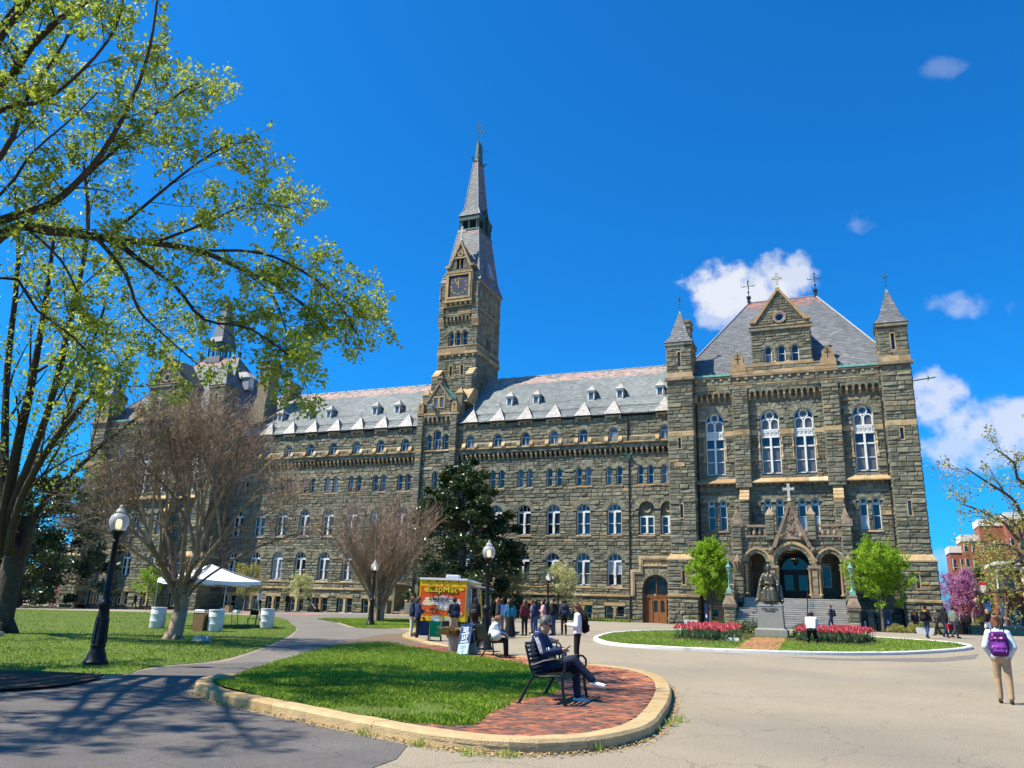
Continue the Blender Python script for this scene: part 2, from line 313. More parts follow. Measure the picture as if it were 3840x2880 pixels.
    def mesh(s, name, smooth=False):
        me = bpy.data.meshes.new(name); me.from_pydata(s.v, [], s.f)
        for q in s.mats: me.materials.append(MATS[q])
        if s.f:
            me.polygons.foreach_set('material_index', s.m)
            a = me.attributes.new('tone', 'FLOAT', 'FACE'); a.data.foreach_set('value', s.t)
            if smooth: me.polygons.foreach_set('use_smooth', [True]*len(s.f))
        me.update(); return me
    def build(s, name, parent=None, smooth=False, label=None, cat=None, group=None, kind=None):
        if smooth:
            me = s.mesh(name, True); bm = bmesh.new(); bm.from_mesh(me); bmesh.ops.recalc_face_normals(bm, faces=bm.faces); bm.to_mesh(me); bm.free()
            me.set_sharp_from_angle(angle=R_(42))
        else: me = s.mesh(name)
        o = link(name, me, parent); return tag(o, label, cat, group, kind)
def frame(ox, oy, ux, uy):
    """wall frame: u along (ux,uy), outward normal to the right of u seen from above"""
    nx, ny = uy, -ux
    return lambda u, v, w: (ox+ux*u+nx*w, oy+uy*u+ny*w, v)
def arc(uc, vc, r, a0, a1, n): return [(uc+r*math.cos(R_(a0+(a1-a0)*k/n)), vc+r*math.sin(R_(a0+(a1-a0)*k/n))) for k in range(n+1)]
def arch_outline(uc, hw, vb, vs, n=10, r=None):
    """closed outline, bottom left -> bottom right -> arch"""
    r = hw if r is None else r
    return [(uc-hw, vb), (uc+hw, vb)] + arc(uc, vs, r, 0, 180, n)
def G(x, y):
    t = min(max((y+62)/50, 0), 1); s = 3*t*t-2*t**3
    return s*(1.05-.016*max(0, -15-max(x, -60)))
def Gv(X, Y):
    t = np.clip((Y+62)/50, 0, 1); s = 3*t*t-2*t**3
    return s*(1.05-.016*np.maximum(0, -15-np.maximum(X, -60)))
def text_mesh(txt, size, extrude=.004, align='CENTER', bold=0.0):
    cu = bpy.data.curves.new('t', 'FONT'); cu.body = txt; cu.size = size; cu.extrude = extrude; cu.align_x = align; cu.offset = bold; cu.resolution_u = 3
    o = bpy.data.objects.new('t', cu); col.objects.link(o); dg = bpy.context.evaluated_depsgraph_get()
    me = bpy.data.meshes.new_from_object(o.evaluated_get(dg)); bpy.data.objects.remove(o); bpy.data.curves.remove(cu); return me
def put_text(txt, size, matname, parent, M, name='lettering', bold=0.0, extrude=.004, align='CENTER', sx=1.0):
    me = text_mesh(txt, size, extrude, align, bold); me.materials.clear(); me.materials.append(MATS[matname])
    me.transform(Matrix.Diagonal((sx, 1, 1, 1))); me.transform(M); return link(name, me, parent)
def inpoly(X, Y, poly):
    X = np.asarray(X); Y = np.asarray(Y); r = np.zeros(X.shape, bool); n = len(poly)
    for i in range(n):
        x0, y0 = poly[i]; x1, y1 = poly[(i+1) % n]
        c = ((y0 > Y) != (y1 > Y)) & (X < (x1-x0)*(Y-y0)/((y1-y0) if y1 != y0 else 1e-9)+x0); r ^= c
    return r
def smooth_poly(pts, n=4, closed=True):
    """Catmull-Rom through the points"""
    P = [np.array(p, float) for p in pts]; out = []; m = len(P)
    for i in range(m if closed else m-1):
        p0, p1, p2, p3 = (P[(i-1) % m], P[i], P[(i+1) % m], P[(i+2) % m]) if closed else (P[max(i-1, 0)], P[i], P[i+1], P[min(i+2, m-1)])
        for k in range(n):
            t = k/n; out.append(tuple(.5*((2*p1)+(-p0+p2)*t+(2*p0-5*p1+4*p2-p3)*t*t+(-p0+3*p1-3*p2+p3)*t**3)))
    if not closed: out.append(tuple(P[-1]))
    return out
def sheet(name, poly, dz, matname, tone=.5):
    """flat ground sheet cut into strips so that it follows the ground"""
    bm = bmesh.new(); vs = [bm.verts.new((x, y, 0)) for x, y in poly]; bm.faces.new(vs)
    bmesh.ops.triangulate(bm, faces=bm.faces[:])
    ys = [p[1] for p in poly]; xs = [p[0] for p in poly]
    for lo, hi, no in ((min(ys), max(ys), (0, 1, 0)), (min(xs), max(xs), (1, 0, 0))):
        st = 1.25 if no[1] else (1.5 if callable(dz) else 8); k = math.ceil(lo/st)
        while k*st < hi:
            if no[1] and not (-66 < k*st < -8): k += 1; continue
            bmesh.ops.bisect_plane(bm, geom=bm.verts[:]+bm.edges[:]+bm.faces[:], plane_co=(0, k*st, 0) if no[1] else (k*st, 0, 0), plane_no=no); k += 1
    for v in bm.verts: v.co.z = G(v.co.x, v.co.y)+(dz(v.co.x, v.co.y) if callable(dz) else dz)
    bmesh.ops.recalc_face_normals(bm, faces=bm.faces)
    me = bpy.data.meshes.new(name); bm.to_mesh(me); bm.free(); me.materials.append(MATS[matname])
    a = me.attributes.new('tone', 'FLOAT', 'FACE'); a.data.foreach_set('value', [tone]*len(me.polygons))
    o = link(name, me); return tag(o, kind='structure')
def kerb(name, line, width, h, matname, joint=2.6, inner=-1, closed=False, base=0.0):
    """kerb stones swept along a line; inner=+1 puts the width on the left of travel"""
    P = [np.array(p[:2], float) for p in line]
    if closed: P.append(P[0])
    seg = [0]
    for a, b in zip(P, P[1:]): seg.append(seg[-1]+np.linalg.norm(b-a))
    Ltot = seg[-1]
    def at(s):
        s = min(max(s, 0), Ltot); i = min(np.searchsorted(seg, s, side='right')-1, len(P)-2)
        t = (s-seg[i])/max(seg[i+1]-seg[i], 1e-9); return P[i]*(1-t)+P[i+1]*t
    def nrm(s):
        d = at(s+.15)-at(s-.15); d /= max(np.linalg.norm(d), 1e-9); return np.array([-d[1], d[0]])*inner
    root = link(name, MB(matname).mesh(name)); tag(root, kind='structure')
    k = 0; s0 = 0
    while s0 < Ltot-.2:
        s1 = min(s0+joint*random.uniform(.85, 1.15), Ltot)
        if Ltot-s1 < .5: s1 = Ltot
        mb = MB(matname); n = max(2, int((s1-s0)/.3)); prof = [(0, -.15), (0, h-.035), (.035, h), (width-.02, h), (width, h-.02), (width, -.15)]
        vs = []; fs = []; jz = random.uniform(-.006, .006)
        for i in range(n+1):
            s = s0+.006+(s1-s0-.012)*i/n; p = at(s); q = nrm(s); z = G(*p)+base
            for w, hh in prof:
                c = p+q*w; wob = random.uniform(-.005, .005) if hh > 0 else 0
                vs.append((c[0], c[1], z+hh+jz+wob))
        m = len(prof)
        for i in range(n):
            for j in range(m-1): fs.append((i*m+j, i*m+j+1, (i+1)*m+j+1, (i+1)*m+j))
        fs.append(tuple(range(m))); fs.append(tuple(n*m+j for j in range(m-1, -1, -1)))
        mb.add(vs, fs, random.random()); mb.build('kerb_stone', root); s0 = s1
    return root
# ---------------------------------------------------------------- ground
def build_ground():
    xs = np.concatenate([[-900, -400, -200, -120], np.arange(-80, 81, 4), [120, 200, 400, 900]])
    ys = np.concatenate([[-900, -300, -150, -100, -80], np.arange(-66, -8, 1.25), np.arange(-8, 41, 8), [80, 150, 400, 900]])
    X, Y = np.meshgrid(xs, ys); Z = Gv(X, Y)
    V = np.stack([X, Y, Z], -1).reshape(-1, 3); w = len(xs)
    i = (np.arange(len(ys)-1)[:, None]*w+np.arange(w-1)[None]).ravel(); F = np.stack([i, i+1, i+w+1, i+w], 1)
    tag(link('ground', arr_mesh('ground', V, F, ['asphalt_pale'], np.full(len(F), .5))), kind='structure')
build_ground()
# island with brick walk: outline, kerb foot
ISL_NEAR = [(15.35, -64.1), (15.75, -65.2), (16.6, -66.1), (17.5, -66.75), (18.9, -67.35), (20.4, -68.0), (21.9, -68.55), (22.8, -68.72), (23.5, -68.5), (24.05, -67.7), (24.25, -66.4), (24.1, -64.8), (23.85, -63.0), (23.4, -60.5), (22.75, -58.0), (21.9, -56.3), (20.9, -55.35), (19.6, -54.7), (17.9, -53.75), (15.2, -51.9), (12.9, -49.7), (10.8, -47.4), (9.2, -45.4), (8.3, -43.4), (7.9, -42.0)]
ISL_LEFT = [(6.9, -42.6), (7.2, -45.0), (8.1, -48.2), (9.95, -52.8), (12.6, -58.8), (14.35, -62.3)]
near = smooth_poly(ISL_NEAR, 4, closed=False); left = smooth_poly([ISL_NEAR[-1]]+ISL_LEFT+[ISL_NEAR[0]], 4, closed=False)[1:-1]
island = near+left
kerb('tan_kerb', near, .30, .15, 'tan_curb', joint=2.7, inner=1)
GRASS_IN = [(15.45, -64.0), (16.0, -65.1), (16.9, -65.85), (18.9, -66.9), (20.5, -67.6), (21.9, -68.0), (22.35, -67.7), (22.05, -66.4), (21.95, -65.6), (21.75, -64.6), (21.9, -63.4), (21.45, -61.6), (20.6, -59.8), (19.6, -57.6), (18.1, -55.6), (16.2, -54.2), (14.4, -53.1), (12.4, -51.3), (10.9, -50.2), (9.6, -50.6), (9.95, -52.8), (12.6, -58.8), (14.35, -62.3)]
grass_in = smooth_poly(GRASS_IN, 3)
def inset_island(p): return p
LF = np.array(smooth_poly(left, 3, False))
def isl_dz(h):       # the island runs out level with the footpath on its left side
    def f(x, y):
        d = np.sqrt(np.min((LF[:, 0]-x)**2+(LF[:, 1]-y)**2)); t = min(1, d/2.2); return .012+(h-.012)*t*t*(3-2*t)
    return f
sheet('island_soil', island, isl_dz(.075), 'sand_joint')
sheet('island_lawn', grass_in, isl_dz(.125), 'lawn_soil')
# circle with white kerb and tulips
CIRC = [(15.75, -39.0), (16.4, -41.5), (17.7, -43.6), (19.3, -44.4), (21.2, -44.45), (23.8, -44.2), (26.2, -43.3), (28.8, -40.9), (31.0, -37.3), (32.1, -34.4), (32.0, -32.0), (31.0, -30.0), (28.6, -28.4), (25.0, -27.6), (21.5, -27.6), (18.6, -28.6), (16.6, -31.3), (15.5, -35.0)]
circ = smooth_poly(CIRC, 4)
kerb('white_kerb', circ, .22, .13, 'white_curb', joint=3.2, inner=1, closed=True)
cc = np.mean(np.array(circ), 0); circ_in = [tuple(cc+(np.array(p)-cc)*(1-.2/np.linalg.norm(np.array(p)-cc))) for p in circ]
sheet('circle_lawn', circ_in, .10, 'lawn_soil')
# left lawn, far wedge lawn, strips along the building
LAWN = [(13.0, -64.4), (12.3, -63.2), (11.7, -61.9), (11.2, -59.4), (8.5, -54.4), (4.7, -47.9), (.95, -42.2), (-2.4, -38.2), (-5.3, -34.7), (-9.0, -31.4), (-14, -30.2), (-24, -30.5), (-40, -31.5), (-75, -33), (-75, -62), (-30, -69), (4, -68.0), (9.2, -66.4), (11.6, -65.3)]
lawn = smooth_poly(LAWN, 3)
sheet('left_lawn', lawn, .012, 'lawn_soil')
WEDGE = [(-5.6, -31.2), (-4.6, -28.6), (-2.0, -26.2), (1.5, -26.6), (4.6, -29.6), (5.1, -34.2), (4.4, -38.0), (3.2, -39.3), (2.0, -38.6), (-1.4, -34.8), (-3.6, -32.8)]
wedge = smooth_poly(WEDGE, 3)
sheet('wedge_lawn', wedge, .012, 'lawn_soil')
sheet('foundation_bed', [(-9.6, -.1), (-9.6, -3.4), (8.4, -3.4), (8.4, -.1)], .03, 'lawn_soil')
sheet('foundation_bed', [(-41.5, -.1), (-41.5, -3.2), (-17.2, -3.2), (-17.2, -.1)], .03, 'lawn_soil')
sheet('foundation_bed', [(-66, -3.4), (-66, -9), (-41, -9), (-41, -3.4)], .03, 'lawn_soil')
sheet('pavilion_bed', [(28.6, -3.4), (28.6, -10.5), (36.5, -10.5), (36.5, -3.4)], .03, 'mulch')
sheet('pavilion_bed', [(12.4, -3.4), (12.4, -8.0), (18.2, -8.0), (18.2, -3.4)], .03, 'mulch')
# asphalt of two ages
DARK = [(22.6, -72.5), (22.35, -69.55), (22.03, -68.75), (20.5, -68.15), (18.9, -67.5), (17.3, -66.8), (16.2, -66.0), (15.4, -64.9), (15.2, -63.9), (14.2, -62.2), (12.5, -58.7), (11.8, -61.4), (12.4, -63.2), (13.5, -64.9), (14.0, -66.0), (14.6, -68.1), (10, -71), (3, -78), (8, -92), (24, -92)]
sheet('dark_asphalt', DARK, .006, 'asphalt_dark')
PATH = [(14.3, -62.4), (12.55, -58.8), (9.9, -52.8), (8.05, -48.2), (7.1, -45), (6.9, -42.4), (7.4, -40.5), (4.5, -38.5), (3.2, -39.6), (1.8, -38.9), (-1.6, -35), (-5.9, -31.1), (-4.6, -28.4), (-2, -25.9), (3, -26.2), (8, -24), (9, -17), (-20, -17), (-60, -18), (-60, -22), (-24, -23.4), (-13.0, -27.5), (-8.7, -31.5), (-5.0, -34.9), (1.2, -42.4), (5.0, -48), (8.8, -54.5), (11.5, -59.4), (11.8, -61.6)]
sheet('footpath', PATH, .004, 'asphalt_path')
sheet('tree_bed', smooth_poly([(13.9, -65.9), (14.4, -67.2), (13.8, -68.6), (11, -70.0), (7, -70), (5.4, -68), (7, -66.4), (11.0, -65.5), (13.0, -64.9)], 3), .05, 'mulch')
sheet('brick_apron', [(22.65, -44.1), (24.3, -43.95), (24.05, -33.4), (22.5, -33.4)], .112, 'brick_red')
sheet('tulip_soil', smooth_poly([(19.0, -35.6), (19.4, -38.8), (21.8, -39), (22.4, -35.5), (22.2, -31.2), (19.1, -31.6)], 3), .115, 'mulch')
sheet('tulip_soil', smooth_poly([(24.3, -36.1), (27.2, -36.7), (28.4, -34.3), (27.8, -30.9), (24.5, -30.8)], 3), .115, 'mulch')
sheet('crossing_brick', [(-9.2, -24.6), (-27, -24.3), (-27, -25.6), (-9.6, -26.0)], .012, 'brick_red')
sheet('crossing_brick', [(-5, -24.2), (4.5, -24.2), (4.5, -25.2), (-4.6, -25.2)], .012, 'brick_red')
sheet('asphalt_patch', [(24.6, -45.3), (27.0, -44.5), (30.2, -41.5), (31.8, -38.2), (31.2, -41.5), (29.6, -44.2), (26.0, -46.0)], .006, 'asphalt_path')
sheet('concrete_pad', [(28.6, -12.5), (44, -12), (44, -8), (36.6, -10.6)], .01, 'concrete')
# brick walk: herringbone pavers
def brick_walk():
    ang = R_(-24); ca, sa = math.cos(ang), math.sin(ang); w = .105
    rec = []
    g = np.array(grass_in); isl = np.array(island)
    n = 340
    ii, jj = np.meshgrid(np.arange(-n, n), np.arange(-n, n)); ii = ii.ravel(); jj = jj.ravel()
    k = (ii-jj) % 4
    for kk, (dx, dy), (lx, ly) in ((0, (1.0, .5), (2*w-.008, w-.008)), (3, (.5, 1.0), (w-.008, 2*w-.008))):
        m = k == kk; u = (ii[m]+dx)*w; v = (jj[m]+dy)*w
        X = 19.0+u*ca-v*sa; Y = -58+u*sa+v*ca
        ok = inpoly(X, Y, island) & ~inpoly(X, Y, [(p[0], p[1]) for p in grass_in])
        ok &= ((X-CAM[0])**2+(Y-CAM[1])**2 < 30**2) & ~((X < 21.7) & (Y < -62)) & ~((X < 18.5) & (Y < -56.5)) & ~((X < 12.5) & (Y < -51.5))
        # keep clear of the kerb
        nn = np.array(near); 
        idx = np.where(ok)[0]
        for q in idx:
            d = np.min(np.hypot(nn[:, 0]-X[q], nn[:, 1]-Y[q]))
            if d < .33: continue
            rec.append((X[q], Y[q], lx, ly))
    root = link('brick_walk', MB('sand_joint').mesh('brick_walk')); tag(root, kind='structure')
    rec.sort(key=lambda r: (r[0]-CAM[0])**2+(r[1]-CAM[1])**2)
    # whole edge courses of reddish bricks lie among the browner field bricks
    def paver(mb, X, Y, lx, ly, loc=False):
        z = G(X, Y)+.137+random.uniform(-.003, .003); tx, ty = random.uniform(-.0025, .0025), random.uniform(-.0025, .0025)
        t = random.choice((.2, .3, .35, .4, .48, .55, .6, .66, .75))
        if math.hypot(X-19.5, Y+56.5) < 5 and random.random() < .6: t = random.uniform(.5, 1)
        hx, hy = lx/2, ly/2; vs = []
        for zz, ins in ((-.05, 0), (-.004, 0), (0, .006)):
            for a, b in ((-1, -1), (1, -1), (1, 1), (-1, 1)):
                px, py = a*(hx-ins), b*(hy-ins); vs.append((X+px*ca-py*sa, Y+px*sa+py*ca, z+zz+tx*a+ty*b))
        fs = [(0, 1, 5, 4), (1, 2, 6, 5), (2, 3, 7, 6), (3, 0, 4, 7), (4, 5, 9, 8), (5, 6, 10, 9), (6, 7, 11, 10), (7, 4, 8, 11), (8, 9, 10, 11)]
        mb.add(vs, fs, t)
    for r in rec[:300]:
        mb = MB('brick_paver'); paver(mb, *r); mb.build('brick', root)
    mb = MB('brick_paver')
    for r in rec[300:]: paver(mb, *r)
    mb.build('brick', root, kind='stuff')
brick_walk()
# grass blades
def grass(name, poly, n, hmin, hmax, dz, wid, near=None, label='', bare=None, parent=None):
    P = np.array(poly); lo, hi = P.min(0), P.max(0)
    X = NP.uniform(lo[0], hi[0], n*3); Y = NP.uniform(lo[1], hi[1], n*3)
    ok = inpoly(X, Y, poly)
    if near is not None:     # denser towards the camera
        d = np.hypot(X-CAM[0], Y-CAM[1]); ok &= NP.uniform(0, 1, len(X)) < np.clip((near/d)**1.6, 0, 1)
    if bare is not None:
        for bx, by, br in bare: ok &= ~((np.hypot(X-bx, Y-by) < br) & (NP.uniform(0, 1, len(X)) < .93))
    X, Y = X[ok][:n], Y[ok][:n]; m = len(X)
    cl = np.sin(X*2.3+np.sin(Y*1.7)*2)*np.cos(Y*2.1+X*.6); cl2 = np.sin(X*.7+1.3)*np.sin(Y*.9)
    h = NP.uniform(hmin, hmax, m)*(1+.35*cl); a = NP.uniform(0, 2*np.pi, m); ln = NP.uniform(.2, .9, m)*h
    w = wid*NP.uniform(.7, 1.4, m); z = Gv(X, Y)+(np.array([dz(p, q)-.006 for p, q in zip(X, Y)]) if callable(dz) else dz); ca, sa = np.cos(a), np.sin(a); b = NP.uniform(0, 2*np.pi, m)
    A = np.stack([X-ca*w, Y-sa*w, z], 1); B = np.stack([X+ca*w, Y+sa*w, z], 1)
    Cc = np.stack([X+np.cos(b)*ln*.4+ca*w*.6, Y+np.sin(b)*ln*.4+sa*w*.6, z+h*.65], 1); D = np.stack([X+np.cos(b)*ln, Y+np.sin(b)*ln, z+h*.95], 1)
    V = np.stack([A, B, Cc, D], 1).reshape(-1, 3); F = np.arange(m*4).reshape(-1, 4)
    t = np.clip(.52+.2*cl2+.12*cl+NP.normal(0, .17, m), 0, 1); t[NP.uniform(0, 1, m) < .03] = 1
    o = link(name, arr_mesh(name, V, F, ['grass_blade'], t), parent); tag(o, label, 'grass', kind='stuff'); return o
grass('grass', grass_in, 125000, .03, .075, isl_dz(.125), .0075, near=13, label='short bright grass inside the tan kerbed island', bare=[(20.6, -67.2, .5), (21.3, -66.9, .5), (21.0, -66.2, .35), (16.4, -64.0, .5)])
grass('grass', lawn, 170000, .03, .07, .008, .012, near=24, label='wide green lawn under the trees left of the footpath')
grass('grass', circ_in, 26000, .03, .07, .095, .015, label='trimmed grass of the white kerbed flower circle')
grass('grass', wedge, 22000, .03, .07, .008, .014, label='small grass wedge round the vase shaped bare tree')
grass('grass', [(-9.6, -.4), (-9.6, -3.4), (8.4, -3.4), (8.4, -.4)], 6000, .1, .25, .02, .03, label='ragged grass strip along the foot of the stone building')
# weeds and dry leaf litter along the kerb
def litter():
    N = []; T = []; V = []; F = []
    nn = np.array(near)
    for k in range(2200):
        i = random.randrange(8, 56); p = nn[i]*(1-(t := random.random()))+nn[i+1]*t; d = nn[i+1]-nn[i]; d = d/np.linalg.norm(d); q = np.array([d[1], -d[0]])
        c = p+q*abs(random.gauss(.03, .09))+np.array([random.uniform(-.02, .02)]*2); z = G(*c)+.008+random.uniform(0, .02); a = random.uniform(0, 6.28); s = random.uniform(.006, .02)
        b = len(V); e = np.array([math.cos(a), math.sin(a)])*s; f = np.array([-e[1], e[0]])*.6
        for u in (-e-f, e-f, e+f, -e+f): V.append((c[0]+u[0], c[1]+u[1], z+random.uniform(-.004, .012)))
        F.append((b, b+1, b+2, b+3)); T.append(random.random())
    tag(link('leaf_litter', arr_mesh('leaf_litter', V, F, ['straw'], T)), 'dry tan leaf litter gathered along the foot of the tan kerb', 'leaf litter', kind='stuff')
    V = []; F = []; T = []
    for (wx, wy) in [(22.2, -68.75), (22.9, -68.95), (23.25, -68.8), (21.3, -68.42), (24.25, -65.2), (24.2, -66.0), (24.3, -64.6), (23.95, -67.9)]:
        for k in range(40):
            x, y = wx+random.gauss(0, .07), wy+random.gauss(0, .05); z = G(x, y); a = random.uniform(0, 6.28); h = random.uniform(.03, .11); l = random.uniform(.1, .9)*h; b = len(V); w = .005
            V += [(x-w*math.sin(a), y+w*math.cos(a), z), (x+w*math.sin(a), y-w*math.cos(a), z), (x+l*.5*math.cos(a)+w*math.sin(a), y+l*.5*math.sin(a), z+h*.7), (x+l*math.cos(a), y+l*math.sin(a), z+h)]
            F.append((b, b+1, b+2, b+3)); T.append(random.uniform(.3, .95))
    tag(link('weeds', arr_mesh('weeds', V, F, ['grass_blade'], T)), 'small weed tufts sprouting at the foot of the tan kerb', 'weeds', kind='stuff')
litter()
# ---------------------------------------------------------------- the stone building
B = empty('university_building', (-13.5, 0, 1.0))
tag(B, 'long grey-green stone university hall with clock tower, slate roofs and gabled end pavilions', 'building')
B.location = (0, 0, 0)
STONES = []
class Vol:
    def __init__(s, name): s.m = MB('mortar', 'stone', 'sandstone'); s.name = name; s.st = []
    def finish(s):
        s.o = s.m.build(s.name, B)
        for r in s.st: STONES.append((r, s))
def px(p):
    d = np.asarray(p)-CAM; w = d@fw
    return (1920+FPX*(d@RT)/w, 1440-FPX*(d@UP)/w, w)
def stone_block(F, u0, u1, v0, v1, tone, amp=.085, w0=0.0):
    """one rock-faced ashlar block"""
    nx = max(2, min(4, round((u1-u0)/.4))); vs = []; fs = []; g = .014
    us = [u0+g]+[u0+g+.05+(u1-u0-2*g-.1)*(i+.0)/(nx-1)*1.0 for i in range(nx)]+[u1-g]
    vv = [v0+g, v0+g+min(.06, (v1-v0)*.2), v1-g-min(.05, (v1-v0)*.2), v1-g]
    a = min(amp, (v1-v0)*.24)*random.uniform(.55, 1.25); sl = random.uniform(-.5, .5)
    for j, v in enumerate(vv):
        for i, u in enumerate(us):
            e = i in (0, len(us)-1) or j in (0, 3)
            w = w0 if e else w0+a*(random.uniform(.45, 1.15)+(sl*(.5 if j == 2 else -.5)))
            jit = 0 if e else .025
            vs.append(F(u+random.uniform(-jit, jit), v+random.uniform(-jit, jit)*.6, w))
    n = len(us)
    for j in range(3):
        for i in range(n-1): fs.append((j*n+i, j*n+i+1, (j+1)*n+i+1, (j+1)*n+i))
    return vs, fs, tone
def stone_tone():
    r = random.random()
    if r < .06: return random.uniform(.88, 1.0)
    return min(max(random.gauss(.45, .13), 0), .84)
def wall(vol, F, u0, u1, v0, v1, ops=(), bands=(), span=None, hmin=.26, hmax=.5, amp=.085, lmin=.45, lmax=1.35, w0=0.0):
    """coursed rubble with openings; ops = (uc, hw, vb, vs, kind, ring)"""
    span = span or (lambda v: (u0, u1))
    cuts = [v0]; marks = sorted({b for q in bands for b in q[:2]} | {v1}); v = v0
    while v < v1-1e-6:
        h = random.uniform(hmin, hmax); nx = [m for m in marks if m > v+1e-6][0]
        if nx-v < h*1.5: h = nx-v if nx-v < hmax*1.2 else (nx-v)/2
        v = min(v+h, nx); cuts.append(v)
    def half(o, v):
        uc, hw, vb, vs, kind, ring = o
        if v < vb: return None
        if kind == 'rect': return hw if v < vs else None
        if v <= vs: return hw
        r = hw+ring*.55; q = r*r-(v-vs)**2
        return math.sqrt(q) if q > 0 else None
    def free(va, vb_, back=False):
        a0, a1 = span(va); b0, b1 = span(vb_); L0, L1 = max(a0, b0), min(a1, b1)
        if back: L0, L1 = min(a0, b0), max(a1, b1)
        iv = [(L0, L1)]
        for o in ops:
            if o[2] >= vb_-1e-6 or va > o[3]+o[1]+o[5]: continue
            hs = [h for h in (half(o, va+.01), half(o, (va+vb_)/2), half(o, vb_-.01)) if h]
            if not hs: continue
            h = (max(hs) if o[4] == 'rect' or (va+vb_)/2 < o[3] else hs[len(hs)//2])
            n = []
            for a, b in iv:
                if o[0]+h <= a or o[0]-h >= b: n.append((a, b)); continue
                if o[0]-h > a: n.append((a, o[0]-h))
                if o[0]+h < b: n.append((o[0]+h, b))
            iv = n
        return [(a, b) for a, b in iv if b-a > .03]
    for va, vb_ in zip(cuts, cuts[1:]):
        if vb_-va < .02: continue
        # mortar backing follows the openings in thin strips
        ns = max(1, int((vb_-va)/.12))
        for k in range(ns):
            p, q = va+(vb_-va)*k/ns, va+(vb_-va)*(k+1)/ns
            vol.m.mat('mortar')
            for a, b in free(p, q, True): vol.m.add([F(a, p, w0-.012), F(b, p, w0-.012), F(b, q, w0-.012), F(a, q, w0-.012)], [(0, 1, 2, 3)])
        bd = [q for q in bands if q[0] <= va+1e-6 and q[1] >= vb_-1e-6]
        for a, b in free(va, vb_):
            u = a
            while u < b-1e-4:
                l = random.uniform(lmin, lmax)
                if bd: l = random.uniform(1.2, 2.6)
                if b-(u+l) < lmin*.8: l = b-u if b-u < lmax*1.3 else (b-u)/2
                if bd:
                    vol.m.mat('sandstone'); vol.m.rect(F, u+.008, u+l-.008, va+.006, vb_-.006, w0-.03, w0+.045, random.uniform(.3, 1))
                elif vb_-va > hmax*.86 and random.random() < .4:
                    c = va+(vb_-va)*random.uniform(.4, .6)
                    vol.st.append((F, u, u+l, va, c, stone_tone(), amp, w0)); 
                    vol.st.append((F, u, u+l*.55, c, vb_, stone_tone(), amp, w0)); vol.st.append((F, u+l*.55, u+l, c, vb_, stone_tone(), amp, w0))
                else: vol.st.append((F, u, u+l, va, vb_, stone_tone(), amp, w0))
                u += l
NV = [0]
def trim(vol, F, uc, hw, vb, vs, ring=.5, depth=.34, kind='arch', n=None, proud=.06, mat='stone', ind=True):
    """reveal and ring of wedge stones round an opening"""
    out = arch_outline(uc, hw, vb, vs, 14) if kind == 'arch' else [(uc-hw, vb), (uc+hw, vb), (uc+hw, vs), (uc-hw, vs)]
    vol.m.mat('stone'); m = len(out)
    for k in range(m):
        (a, b), (c, d) = out[k], out[(k+1) % m]
        vol.m.add([F(a, b, .03), F(c, d, .03), F(c, d, -depth), F(a, b, -depth)], [(0, 1, 2, 3)], .5)
    if kind == 'arch' and ring:
        n = n or max(7, int(math.pi*(hw+ring*.6)/.36)); mb = MB(mat)
        for k in range(n):
            a0, a1 = 180*k/n+.7, 180*(k+1)/n-.7
            p = arc(uc, vs, hw, a0, a1, 2)+arc(uc, vs, hw+ring*random.uniform(.93, 1.04), a1, a0, 2)
            t = min(max(random.gauss(.66, .12), 0), .84) if mat == 'stone' else random.random()
            if ind and NV[0] < 300:
                NV[0] += 1; q = MB(mat); q.slab(p, F, -.1, proud+random.uniform(-.015, .02), t); q.build('arch_stone', vol.holder)
            else: mb.slab(p, F, -.1, proud+random.uniform(-.015, .02), t)
        if mb.f: mb.build('arch_ring', vol.holder, kind='stuff')
def profile(mb, F, u0, u1, prof, tone=None):
    """profile [(w,v)...] extruded along u"""
    n = len(prof); vs = [F(u0, v, w) for w, v in prof]+[F(u1, v, w) for w, v in prof]
    mb.add(vs, [tuple(range(n)), tuple(range(2*n-1, n-1, -1))]+[(k, n+k, n+(k+1) % n, (k+1) % n) for k in range(n)], tone)
def course(F, u0, u1, v0, v1, w1, mat='sandstone', name='string_course', w0=-.05, bevel=.05, step=1.8):
    mb = MB(mat); u = u0
    while u < u1-.01:
        l = min(random.uniform(.8, 1.2)*step, u1-u); l = u1-u if u1-u-l < .5 else l
        profile(mb, F, u+.006, u+l-.006, [(w0, v0), (w1-bevel, v0), (w1, v0+bevel), (w1, v1-bevel*.6), (w1-bevel, v1), (w0, v1)], random.random()); u += l
    return mb.build(name, B)
def sill(F, u0, u1, v0, v1, w1, name='sill', mat='sandstone'):
    mb = MB(mat); n = max(1, round((u1-u0)/1.6)); 
    for k in range(n):
        a = u0+(u1-u0)*k/n; b = u0+(u1-u0)*(k+1)/n
        profile(mb, F, a+.005, b-.005, [(-.3, v0), (w1, v0), (w1, v0+.1), (-.1, v1), (-.3, v1)], random.random())
    return mb.build(name, B)
GL = ['glass_dark']*3+['glass_blue']*4+['glass_blind']*1+['glass_grey']*3
def pane(F, poly, w, parent, g): mb = MB(g); mb.poly([F(u, v, w) for u, v in poly]); return mb.build('pane', parent)
def rectp(a, b, c, d): return [(a, c), (b, c), (b, d), (a, d)]
